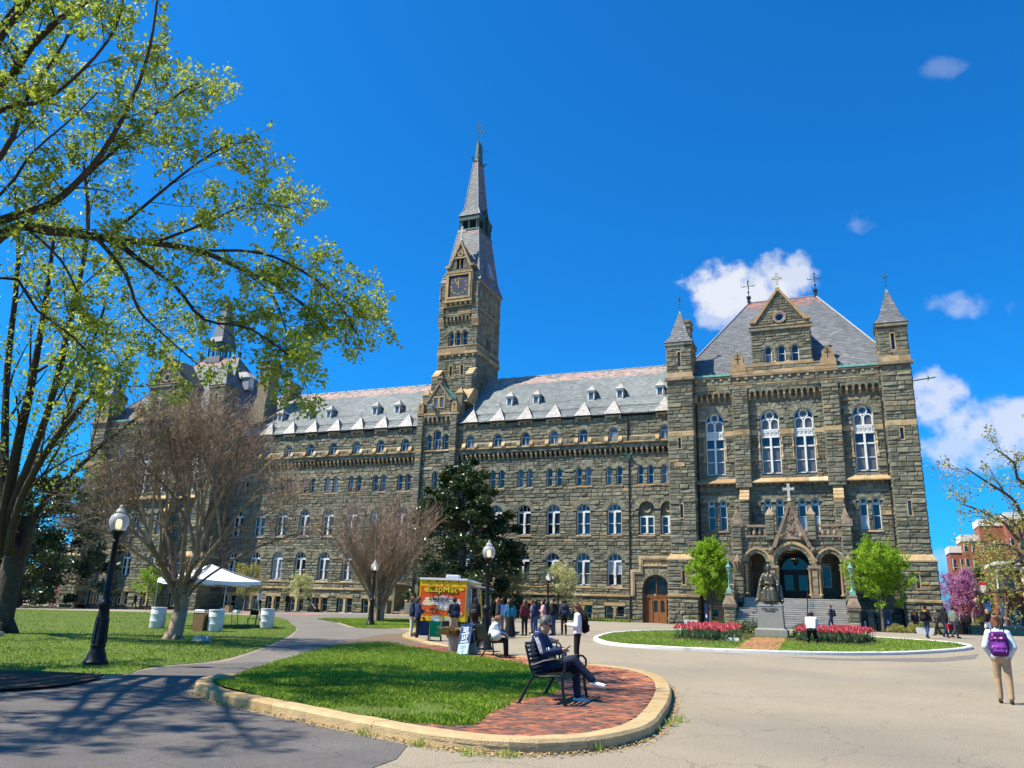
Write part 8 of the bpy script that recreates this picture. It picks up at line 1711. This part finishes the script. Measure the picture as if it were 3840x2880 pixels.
def person(pos, face, label, H=1.72, pose='stand', top='black', bottom='jeans', shoes='black', hair='dark', style='short', skin='skin_a', sleeve='long', legs='pants', bag=None, head=(0, 0), near=False, group=None, dz=0.0, J=None, arms=None, hood=None, phone=False, name='person', extra=None):
    x, y = pos; R = empty(name, (x, y, G(x, y)+dz), R_(face-90)); tag(R, label, 'person', group); s = H/1.72; R.scale = (s, s, s); vox = .013 if near else .021
    k = dict(pel=(0, 0, .95), ch=(0, .0, 1.27), nk=(0, 0, 1.46), hd=(0, .025, 1.615), shL=(-.165, 0, 1.40), shR=(.165, 0, 1.40), elL=(-.225, -.03, 1.13), elR=(.225, -.03, 1.13), wrL=(-.23, .06, .90), wrR=(.23, .06, .90), hiL=(-.085, 0, .92), hiR=(.085, 0, .92), knL=(-.095, .02, .50), knR=(.095, .02, .50), anL=(-.10, -.02, .085), anR=(.10, -.02, .085))
    if pose == 'walk': k.update(knL=(-.09, .16, .52), anL=(-.09, .22, .10), knR=(.09, -.03, .49), anR=(.09, -.28, .14), wrL=(-.24, -.10, .92), wrR=(.23, .18, .95), elL=(-.22, -.12, 1.15), elR=(.22, .02, 1.14))
    if pose == 'sit': k.update(pel=(0, -.02, .56), ch=(0, -.09, .88), nk=(0, -.10, 1.07), hd=(0, -.03, 1.21), shL=(-.165, -.10, 1.01), shR=(.165, -.10, 1.01), elL=(-.22, -.05, .76), elR=(.22, -.05, .76), wrL=(-.09, .18, .76), wrR=(.09, .18, .76), hiL=(-.09, .0, .54), hiR=(.09, .0, .54), knL=(-.11, .44, .53), knR=(.11, .44, .53), anL=(-.11, .47, .09), anR=(.11, .47, .09))
    if pose == 'kneel': k.update(pel=(0, -.05, .52), ch=(0, .12, .82), nk=(0, .2, 1.0), hd=(0, .27, 1.1), shL=(-.17, .17, .95), shR=(.17, .17, .95), elL=(-.2, .26, .72), elR=(.2, .26, .72), wrL=(-.08, .46, .6), wrR=(.08, .46, .6), hiL=(-.1, -.08, .5), hiR=(.1, -.08, .5), knL=(-.17, .14, .09), knR=(.17, .14, .09), anL=(-.17, -.3, .09), anR=(.17, -.3, .09))
    if arms == 'phone': k.update(elL=(-.21, .02, 1.13), elR=(.21, .02, 1.13), wrL=(-.055, .27, 1.16), wrR=(.055, .27, 1.16))
    if arms == 'chest': k.update(elL=(-.22, .05, 1.14), elR=(.22, .05, 1.14), wrL=(-.02, .20, 1.2), wrR=(.1, .2, 1.15))
    if arms == 'face': k.update(elR=(.2, .14, 1.2), wrR=(.07, .17, 1.45))
    if arms == 'pockets': k.update(elL=(-.26, -.09, 1.13), elR=(.26, -.09, 1.13), wrL=(-.17, .06, .95), wrR=(.17, .06, .95))
    if J: k.update(J)
    V = {a: Vector(b) for a, b in k.items()}; up_ = (V['nk']-V['pel']).normalized()
    hx, hz = head; fd = Vector((math.sin(R_(hx))*math.cos(R_(hz)), math.cos(R_(hx))*math.cos(R_(hz)), -math.sin(R_(hz)))); side = Vector((math.cos(R_(hx)), -math.sin(R_(hx)), 0)); hu = side.cross(fd)
    hd = V['hd']
    # body: one continuous figure
    b = MB(skin)
    for o in (-.075, .075): cap(b, V['pel']+Vector((o, 0, 0)), V['ch']+Vector((o*1.05, 0, 0)), .095, .10); cap(b, V['ch']+Vector((o, 0, 0)), V['ch'].lerp(V['nk'], .6)+Vector((o*1.2, 0, 0)), .10, .085)
    cap(b, V['shL'], V['shR'], .068); cap(b, V['nk']-up_*.05, hd-hu*.05, .055, .05)
    cap(b, hd-hu*.055+fd*.02, hd+hu*.035, .072, .088); b.ball(tuple(hd+hu*.03-fd*.012), (.082, .098, .10), 12, 8)
    cap(b, hd+fd*.088-hu*.012, hd+fd*.098-hu*.03, .013, .017, 6); cap(b, hd+fd*.07-hu*.085, hd+fd*.07-hu*.085+side*.001, .03)
    for sg in (-1, 1): cap(b, hd+side*sg*.083-hu*.02, hd+side*sg*.086+hu*.015-fd*.01, .014, .018, 6)
    for S_ in 'LR':
        sh, el, wr, hi, kn, an = (V[q+S_] for q in ('sh', 'el', 'wr', 'hi', 'kn', 'an')); sg = -1 if S_ == 'L' else 1
        chain(b, [sh, el, wr], [.052, .040, .028]); hdv = (wr-el).normalized(); cap(b, wr, wr+hdv*.07, .030, .034)
        pn = hdv.cross(Vector((sg, 0, .3))).normalized(); cross_ = hdv.cross(pn).normalized()
        for f in range(4):
            r0 = wr+hdv*.07+cross_*(f-1.5)*.019; L_ = (.062, .075, .070, .055)[f]; mid = r0+hdv*L_*.6+pn*.008; cap(b, r0, mid, .0105, .0095, 6); cap(b, mid, mid+(hdv+pn*.9).normalized()*L_*.5, .0095, .008, 6)
        t0 = wr+hdv*.03+cross_*-.03; cap(b, t0, t0-cross_*.02+hdv*.03, .012, .011, 6); cap(b, t0-cross_*.02+hdv*.03, t0-cross_*.018+hdv*.06, .011, .009, 6)
        chain(b, [hi, kn, an], [.078, .052, .036]); ft = Vector((0, 1, 0)) if pose != 'kneel' else Vector((0, -.4, -.9))
        if ('ft'+S_) in k: ft = V['ft'+S_].normalized()
        cap(b, an-Vector((0, 0, .035)) if pose != 'kneel' else an, an+ft*.14-Vector((0, 0, .045)) if pose != 'kneel' else an+ft*.1, .036, .032)
        # shoes
        q = MB('c_'+shoes); base = an-Vector((0, 0, .04)) if pose != 'kneel' else an
        if pose == 'kneel': cap(q, an, an+Vector((0, -.12, .02)), .046, .04); cap(q, an+Vector((0, -.12, .03)), an+Vector((0, -.12, -.04)), .035)
        else: cap(q, base-ft*.03, base+ft*.165-Vector((0, 0, .012)), .045, .038); cap(q, base-ft*.04+Vector((0, 0, -.02)), base+ft*.17+Vector((0, 0, -.02)), .028, .03)
        job(q, 'shoe', R, vox*.8, 2)
        if legs in ('pants',) or (legs == 'shorts'):
            pass
    job(b, 'body', R, .0095 if near else .014, 2)
    # clothing
    t = MB('c_'+top); g = .016
    for o in (-.08, .08): cap(t, V['pel']+up_*.0+Vector((o, 0, 0)), V['ch']+Vector((o*1.08, 0, 0)), .108+g, .112+g); cap(t, V['ch']+Vector((o, 0, 0)), V['ch'].lerp(V['nk'], .62)+Vector((o*1.2, 0, 0)), .11+g, .088+g)
    cap(t, V['shL'], V['shR'], .068+g)
    if hood or top in ('navy',): cap(t, V['nk']-up_*.06, V['nk']+up_*.01, .075, .068)
    for S_ in 'LR':
        sh, el, wr = (V[q+S_] for q in ('sh', 'el', 'wr')); 
        if sleeve == 'long': chain(t, [sh, el, el.lerp(wr, .95)], [.064+g, .052+g, .036+g])
        elif sleeve == 'short': chain(t, [sh, sh.lerp(el, .7)], [.066+g, .058+g])
    job(t, 'top', R, vox, 3)
    if legs != 'bare':
        p = MB('c_'+bottom); cap(p, V['hiL'], V['hiR'], .105+.01)
        if legs == 'skirt':
            for a in range(10):
                an_ = a*math.pi/5; cap(p, V['pel']+Vector((.08*math.cos(an_), .06*math.sin(an_), -.02)), Vector((.2*math.cos(an_), .17*math.sin(an_), .10)), .09, .08)
        else:
            for S_ in 'LR':
                hi, kn, an = (V[q+S_] for q in ('hi', 'kn', 'an')); e = kn.lerp(an, .93)
                if legs == 'shorts': chain(p, [hi, hi.lerp(kn, .78)], [.098, .092])
                else: chain(p, [hi, kn, e], [.096, .072, .06])
        job(p, 'trousers' if legs != 'skirt' else 'skirt', R, vox, 3)
    # hair
    h = MB(HAIR[hair]); c = hd+hu*.042-fd*.022
    h.ball(tuple(c), (.098, .108, .105), 12, 8)
    if style != 'bald': 
        for sg in (-1, 1): cap(h, hd+side*sg*.085+hu*.05-fd*.02, hd+side*sg*.086-hu*.01-fd*.03, .026, .02)
    if style in ('long', 'pony', 'bun'): cap(h, hd-fd*.05+hu*.02, hd-fd*.075-hu*.05, .08, .06)
    if style == 'long':
        for sg in (-1, 0, 1): cap(h, hd-fd*.06+side*sg*.06, hd-fd*.085-hu*.27+side*sg*.085, .06, .05)
        for sg in (-1, 1): cap(h, hd+side*sg*.088+hu*.03, hd+side*sg*.10-hu*.2+fd*.02, .035, .035)
    if style == 'pony': cap(h, hd-fd*.11+hu*.05, hd-fd*.14-hu*.16, .04, .025)
    if style == 'bun': cap(h, hd-fd*.09+hu*.1, hd-fd*.1+hu*.11, .055)
    job(h, 'hair', R, .012 if near else .018, 2)
    if hood: q = MB('c_'+hood); cap(q, V['nk']-up_*.05+Vector((-.07, -.06, 0)), V['nk']-up_*.05+Vector((.07, -.06, 0)), .065); cap(q, V['nk']+Vector((0, -.09, -.06)), V['nk']+Vector((0, -.1, -.16)), .09, .06); job(q, 'hood', R, vox, 2)
    if near:
        for sg in (-1, 1): e = MB('c_black'); e.ball(tuple(hd+fd*.083+side*sg*.032+hu*.01), (.011, .008, .006), 6, 4); e.build('eye', R); e = MB(HAIR[hair]); p0 = hd+fd*.088+side*sg*.033+hu*.032; e.tube([tuple(p0-side*.018), tuple(p0+side*.018)], .005, 4); e.build('eyebrow', R)
        e = MB('c_maroon'); p0 = hd+fd*.094-hu*.058; e.tube([tuple(p0-side*.022-fd*.006), tuple(p0), tuple(p0+side*.022-fd*.006)], .005, 5); e.build('mouth', R)
    WM = Matrix.Translation(R.location) @ Matrix.Rotation(R_(face-90), 4, 'Z') @ Matrix.Diagonal((s, s, s, 1))
    if bag:
        cb, lb = bag; Bg = empty('backpack', (x, y, G(x, y)+dz), R_(face-90)); Bg.scale = (s, s, s); tag(Bg, lb, 'backpack'); q = MB('c_'+cb); back = Vector((0, -1, 0)); c0 = V['ch']+back*.19-Vector((0, 0, .08))
        for oz, rr_ in ((-.17, .085), (-.09, .1), (0, .1), (.09, .1), (.17, .08)): cap(q, c0+Vector((-.085, -.01, oz)), c0+Vector((.085, -.01, oz)), rr_)
        for oz in (-.15, -.07): cap(q, c0+Vector((-.06, -.085, oz)), c0+Vector((.06, -.085, oz)), .065); job(q, 'sack', Bg, vox, 2)
        for sg in (-1, 1): w = MB('c_black'); w.tube([tuple(c0+Vector((sg*.09, .05, .2))), tuple(V['shL' if sg < 0 else 'shR']+Vector((-sg*.045, -.03, .085))), tuple(V['shL' if sg < 0 else 'shR']+Vector((-sg*.05, .09, .02))), tuple(V['ch']+Vector((sg*.12, .125, -.02))), tuple(V['ch']+Vector((sg*.15, .02, -.18))), tuple(c0+Vector((sg*.1, .06, -.16)))], .016, 6); w.build('strap', Bg)
        if cb == 'purple':
            rr = random.Random(5)
            for i in range(26): w = MB(rr.choice(['c_magenta', 'c_navy', 'c_pink', 'c_magenta'])); u, v = rr.uniform(-.12, .12), rr.uniform(-.2, .2); w.ball(tuple(c0+Vector((u, -.105-(.045 if v < -.02 and abs(u) < .08 else 0), v))), (rr.uniform(.012, .035), .014, rr.uniform(.01, .03)), 8, 5); w.build('print_blotch', Bg)
            w = MB('c_black'); w.tube([tuple(c0+Vector((-.13, -.1, .1))), tuple(c0+Vector((0, -.13, .22))), tuple(c0+Vector((.13, -.1, .1)))], .006, 4); w.build('zip', Bg)
    if phone:
        ph = empty('phone', (x, y, G(x, y)+dz), R_(face-90)); ph.scale = (s, s, s); tag(ph, phone, 'phone'); m_ = (V['wrL']+V['wrR'])/2+Vector((0, .09, .03)); q = MB('print_black'); q.M = Matrix.Translation(m_) @ Matrix.Rotation(R_(-50), 4, 'X'); q.box(-.036, .036, -.005, .005, -.075, .075); q.build('case', ph); q = MB('glass_dark'); q.M = Matrix.Translation(m_) @ Matrix.Rotation(R_(-50), 4, 'X'); q.box(-.032, .032, -.0065, -.005, -.068, .068); q.build('screen', ph)
    return R, V, WM
def ang(dx, dy): return math.degrees(math.atan2(dy, dx))
# man on the near bench: legs crossed, bent over his phone
fx = ang(.995, .098)
R, V, WM = person((22.12, -64.3), fx, 'man in navy striped track jacket and dark jeans seated with a phone', 1.76, 'sit', 'navy', 'darkjeans', 'sneaker', 'grey', 'short', 'skin_a', near=True, head=(8, 24), dz=.136-.045, phone='phone held by the man in the navy track jacket',
    J=dict(pel=(0, -.10, .53), ch=(0, -.15, .85), nk=(0, -.13, 1.05), hd=(0, -.04, 1.18), shL=(-.175, -.14, .99), shR=(.175, -.14, .99), hiL=(-.09, -.06, .52), hiR=(.09, -.06, .52), elL=(-.235, -.0, .745), elR=(.235, -.02, .745), wrL=(-.06, .22, .79), wrR=(.06, .22, .79), knL=(-.10, .43, .56), anL=(-.10, .47, .10), knR=(.04, .43, .66), anR=(-.02, .74, .36), ftR=(.0, .95, -.1), ftL=(0, 1, -.03)))
for sg, S_ in ((-1, 'L'), (1, 'R')):
    sh, el, wr = V['sh'+S_], V['el'+S_], V['wr'+S_]
    for j in (-1, 0, 1):
        w = MB('c_white'); o = Vector((sg*.074, .022*j, .02)); o2 = Vector((sg*.060, .020*j, .0)); w.tube([tuple(sh+Vector((sg*.02, .02*j, .078))), tuple(sh+o+Vector((0, 0, -.02))), tuple(sh.lerp(el, .5)+o), tuple(el+o2+Vector((0, -.012, 0)))], .0065, 5); w.build('sleeve_stripe', R)
        w = MB('c_white'); d = (wr-el); n = Vector((sg*.9, 0, .45)).normalized(); w.tube([tuple(el+n*.066+d*(.12+.13*(j+1))), tuple(el+Vector((0, -.02, .07))+d*(.12+.13*(j+1))), tuple(el+Vector((-sg*.05, 0, .04))+d*(.12+.13*(j+1)))], .0085, 5); w.build('cuff_stripe', R)
hd = V['hd']; w = MB('print_black'); f_ = Vector((math.sin(R_(8))*math.cos(R_(24)), math.cos(R_(8))*math.cos(R_(24)), -math.sin(R_(24)))); s_ = Vector((math.cos(R_(8)), -math.sin(R_(8)), 0)); u_ = s_.cross(f_)
for sg in (-1, 1): w.ball(tuple(hd+f_*.092+s_*sg*.034+u_*.012), (.027, .010, .019), 8, 6); w.tube([tuple(hd+f_*.088+s_*sg*.058+u_*.015), tuple(hd-f_*.0+s_*sg*.09+u_*.015)], .004, 4)
w.build('sunglasses', R)
person((16.7, -53.9), ang(.85, .53), 'woman in pale blue shirt bent forward on the bench beside the police sign', 1.66, 'sit', 'paleblue', 'black', 'black', 'auburn', 'pony', near=True, head=(-10, 42), dz=.136-.045, J=dict(ch=(0, .04, .86), nk=(0, .12, 1.03), hd=(0, .21, 1.13), shL=(-.16, .1, .98), shR=(.16, .1, .98), elL=(-.2, .2, .74), elR=(.2, .2, .74), wrL=(-.06, .42, .68), wrR=(.06, .42, .68)))
person((19.75, -57.55), ang(.93, .37), 'blonde woman in pink sitting on the bench behind the man in navy', 1.66, 'sit', 'pink', 'grey', 'sneaker', 'blonde', 'long', near=True, head=(0, 25), dz=.136-.045)
person((19.8, -55.15), ang(-.9, -.35), 'woman in white sweater and black trousers standing behind the bench looking at her phone', 1.72, 'stand', 'white', 'black', 'black', 'brown', 'long', near=True, arms='phone', head=(0, 32), phone='phone held by the standing woman in white', bag=('black', 'black backpack worn by the standing woman in white'))
person((29.62, -57.55), ang(.16, 1), 'woman in pale denim jacket and khaki trousers walking away over the plaza', 1.68, 'walk', 'paleblue', 'khaki', 'brownshoe', 'auburn', 'bun', near=True, hood='paleblue', bag=('purple', 'purple galaxy print backpack worn by the woman in khaki'), arms='pockets', J=dict(anR=(.1, -.05, .09), knR=(.1, .0, .5), anL=(-.1, .12, .085), knL=(-.1, .1, .51)))
# by the truck
person((9.75, -46.3), ang(.9, .5), 'person in navy jacket and cream trousers, the farther of the two left of the trolley', 1.75, 'stand', 'navy', 'cream', 'sneaker', 'auburn', 'bun', arms='chest'); person((10.2, -46.6), ang(.8, .6), 'person in navy jacket and black trousers beside the green trolley', 1.74, 'stand', 'navy', 'black', 'black', 'brown', 'pony', arms='chest'); person((11.2, -45.2), ang(-.7, .6), 'person in dark shirt and khaki shorts bending over the trolley', 1.74, 'stand', 'black', 'khaki', 'black', 'dark', 'short', skin='skin_b', legs='shorts', arms='chest', bag=('navy', 'navy backpack worn by the person in khaki shorts'))
# queue
Q = 'people queueing at the food truck'
for a in [((11.0, -41.0), 100, 'person with long black hair and black backpack at the head of the queue', dict(top='black', bottom='black', style='long', bag=('charcoal', 'black backpack worn by the long haired person at the head of the queue'))),
          ((12.3, -42.4), 60, 'tall man in black polo beside the lamp post in the queue', dict(top='black', bottom='charcoal', hair='auburn', style='short', H=1.82, arms='pockets', head=(10, -15), skin='skin_a')), ((11.6, -39.6), 200, 'dark jacketed woman behind the tall man in black', dict(top='charcoal', bottom='black', hair='auburn', style='long', skin='skin_a')),
          ((11.7, -39.4), 150, 'person in light blue shirt and grey trousers in the queue', dict(top='lightblue', bottom='grey', hair='brown', style='bun', H=1.68)), ((11.9, -38.9), 250, 'woman in grey blazer with bare legs in the queue', dict(top='charcoal', bottom='black', legs='shorts', hair='dark', style='long', H=1.72)),
          ((12.9, -41.2), 120, 'woman in teal denim jacket, black scarf and long black skirt', dict(top='teal', bottom='black', legs='skirt', hair='dark', style='long', H=1.7)), ((12.9, -39.3), 140, 'woman in maroon top and black trousers in the queue', dict(top='maroon', bottom='black', hair='auburn', style='long', H=1.68)),
          ((12.6, -37.4), 190, 'woman in grey top and maroon leggings in the queue', dict(top='grey', bottom='maroon', hair='dark', style='pony', H=1.62, sleeve='short', arms='chest')), ((13.2, -38.6), 160, 'person in navy top and blue jeans touching the face', dict(top='navy', bottom='denim', hair='dark', style='bun', H=1.66, arms='face', shoes='sneaker')),
          ((13.2, -37.5), 210, 'woman in pink top with arms folded in the queue', dict(top='pink', bottom='black', hair='dark', style='long', H=1.66, arms='chest', sleeve='short')), ((12.8, -36.2), 230, 'dark haired person half hidden behind the pink top', dict(top='black', bottom='charcoal', H=1.7)),
          ((13.9, -37.9), 170, 'man in black jacket and blue jeans at the end of the queue', dict(top='black', bottom='jeans', H=1.78, arms='pockets')), ((14.1, -36.8), 120, 'person in charcoal with navy backpack last in the queue', dict(top='charcoal', bottom='black', H=1.68, bag=('navy', 'navy backpack worn by the last person in the queue')))]:
    person((a[0][0]-.6, a[0][1]-.24), a[1], a[2], group=Q, skin=a[3].pop('skin', random.choice(['skin_a', 'skin_b', 'skin_a', 'skin_c'])), **a[3])
# around the circle and the steps
person((25.35, -36.9), 88, 'man in white shirt and black trousers kneeling at the tulips', 1.9, 'kneel', 'white', 'black', 'brownshoe', 'dark', 'short', 'skin_a', dz=.1); person((26.0, -12.6), 170, 'man in long navy coat with grey backpack at the foot of the stairs', 1.75, 'walk', 'navy', 'navy', 'black', 'brown', 'short', arms='phone', bag=('charcoal', 'grey backpack worn by the man in the navy coat'))
for a in [((31.75, -9.2), 95, 'woman in black standing at the foot of the right tower', dict(top='black', bottom='brownshoe', hair='auburn', style='long', H=1.66)), ((31.15, -24.6), 60, 'man in black jacket with yellow hood walking past the circle', dict(top='black', bottom='jeans', hood='yellow', H=1.78, pose='walk', bag=('black', 'black backpack worn by the man with the yellow hood'), hair='dark')), ((32.3, -18.5), 200, 'woman in black with curly hair facing the man with the yellow hood', dict(top='charcoal', bottom='black', hair='dark', style='bun', H=1.6, arms='chest', pose='walk')),
          ((32.3, -22.6), 40, 'person in long black hooded coat walking to the right', dict(top='black', bottom='darkjeans', hair='dark', style='long', hood='black', pose='walk', H=1.72)), ((32.75, -22.9), 30, 'person in olive coat striding beside the black coat', dict(top='olive', bottom='charcoal', hair='dark', style='short', pose='walk', H=1.76)), ((35.9, -3.5), 90, 'person in dark clothes walking away toward the redbud', dict(top='black', bottom='black', hair='dark', H=1.75)),
          ((35.6, -15.2), 120, 'blonde walker in black jacket and white shorts', dict(top='black', bottom='white', legs='shorts', hair='blonde', style='pony', skin='skin_a', pose='walk', shoes='sneaker', H=1.7)), ((40.2, -10.8), 180, 'driver in black seated in the utility cart', dict(top='black', bottom='black', pose='sit', dz=.33, H=1.7)), ((38.3, -2.5), 80, 'dark clothed walker beside the brick hall door', dict(top='charcoal', bottom='black', hair='dark', H=1.72, pose='walk')),
          ((-48.3, -5.8), 185, 'man in black walking past the left pavilion', dict(top='black', bottom='charcoal', pose='walk', H=1.78)), ((-19.8, -19.5), 180, 'man in white shirt and black trousers beyond the tent', dict(top='white', bottom='black', H=1.75, pose='walk')), ((-43.7, -25.2), 60, 'person in blue hoodie and shorts under the dark magnolia', dict(top='denim', bottom='pink', legs='shorts', hair='brown', H=1.75)), ((-42.6, -25.4), 240, 'person in red under the dark magnolia', dict(top='maroon', bottom='charcoal', H=1.72)), ((-44.9, -25.6), 20, 'person in black top and pink skirt under the dark magnolia', dict(top='black', bottom='pink', legs='shorts', hair='dark', style='long', H=1.68)), ((-17.6, -18.6), 0, 'person in black sitting out of the sun beyond the tent', dict(top='black', bottom='black', H=1.6))]:
    person(a[0], a[1], a[2], skin=a[3].pop('skin', 'skin_b'), **a[3])
# bag on the bench beside the woman, red bag
q = MB('plastic_white'); q.ball((0, 0, .17), (.3, .2, .17), 14, 8); o = q.build('tote_bag', smooth=True); Bt = empty('tote_bag', (17.05, -54.5, G(17.05, -54.5)+.136+.44), R_(-58)); o.parent = Bt; o.name = 'sack'; tag(Bt, 'plump pale grey bag on the bench end beside the bent woman', 'bag'); q = MB('grey_metal'); q.tube([(-.15, 0, .3), (0, 0, .42), (.15, 0, .3)], .012, 5); q.build('handle', Bt)
q = MB('c_red'); q.frustum(-.16, .16, -.07, .07, 0, -.2, .2, -.09, .09, .3); o = q.build('sack'); Bt = empty('tote_bag', (32.55, -22.75, G(32.5, -22.7)+.48), R_(30)); o.parent = Bt; tag(Bt, 'red shopping bag carried by the person in the olive coat', 'bag'); q = MB('c_red'); q.tube([(-.1, 0, .3), (0, 0, .5), (.1, 0, .3)], .01, 5); q.build('handle', Bt)
run_jobs()
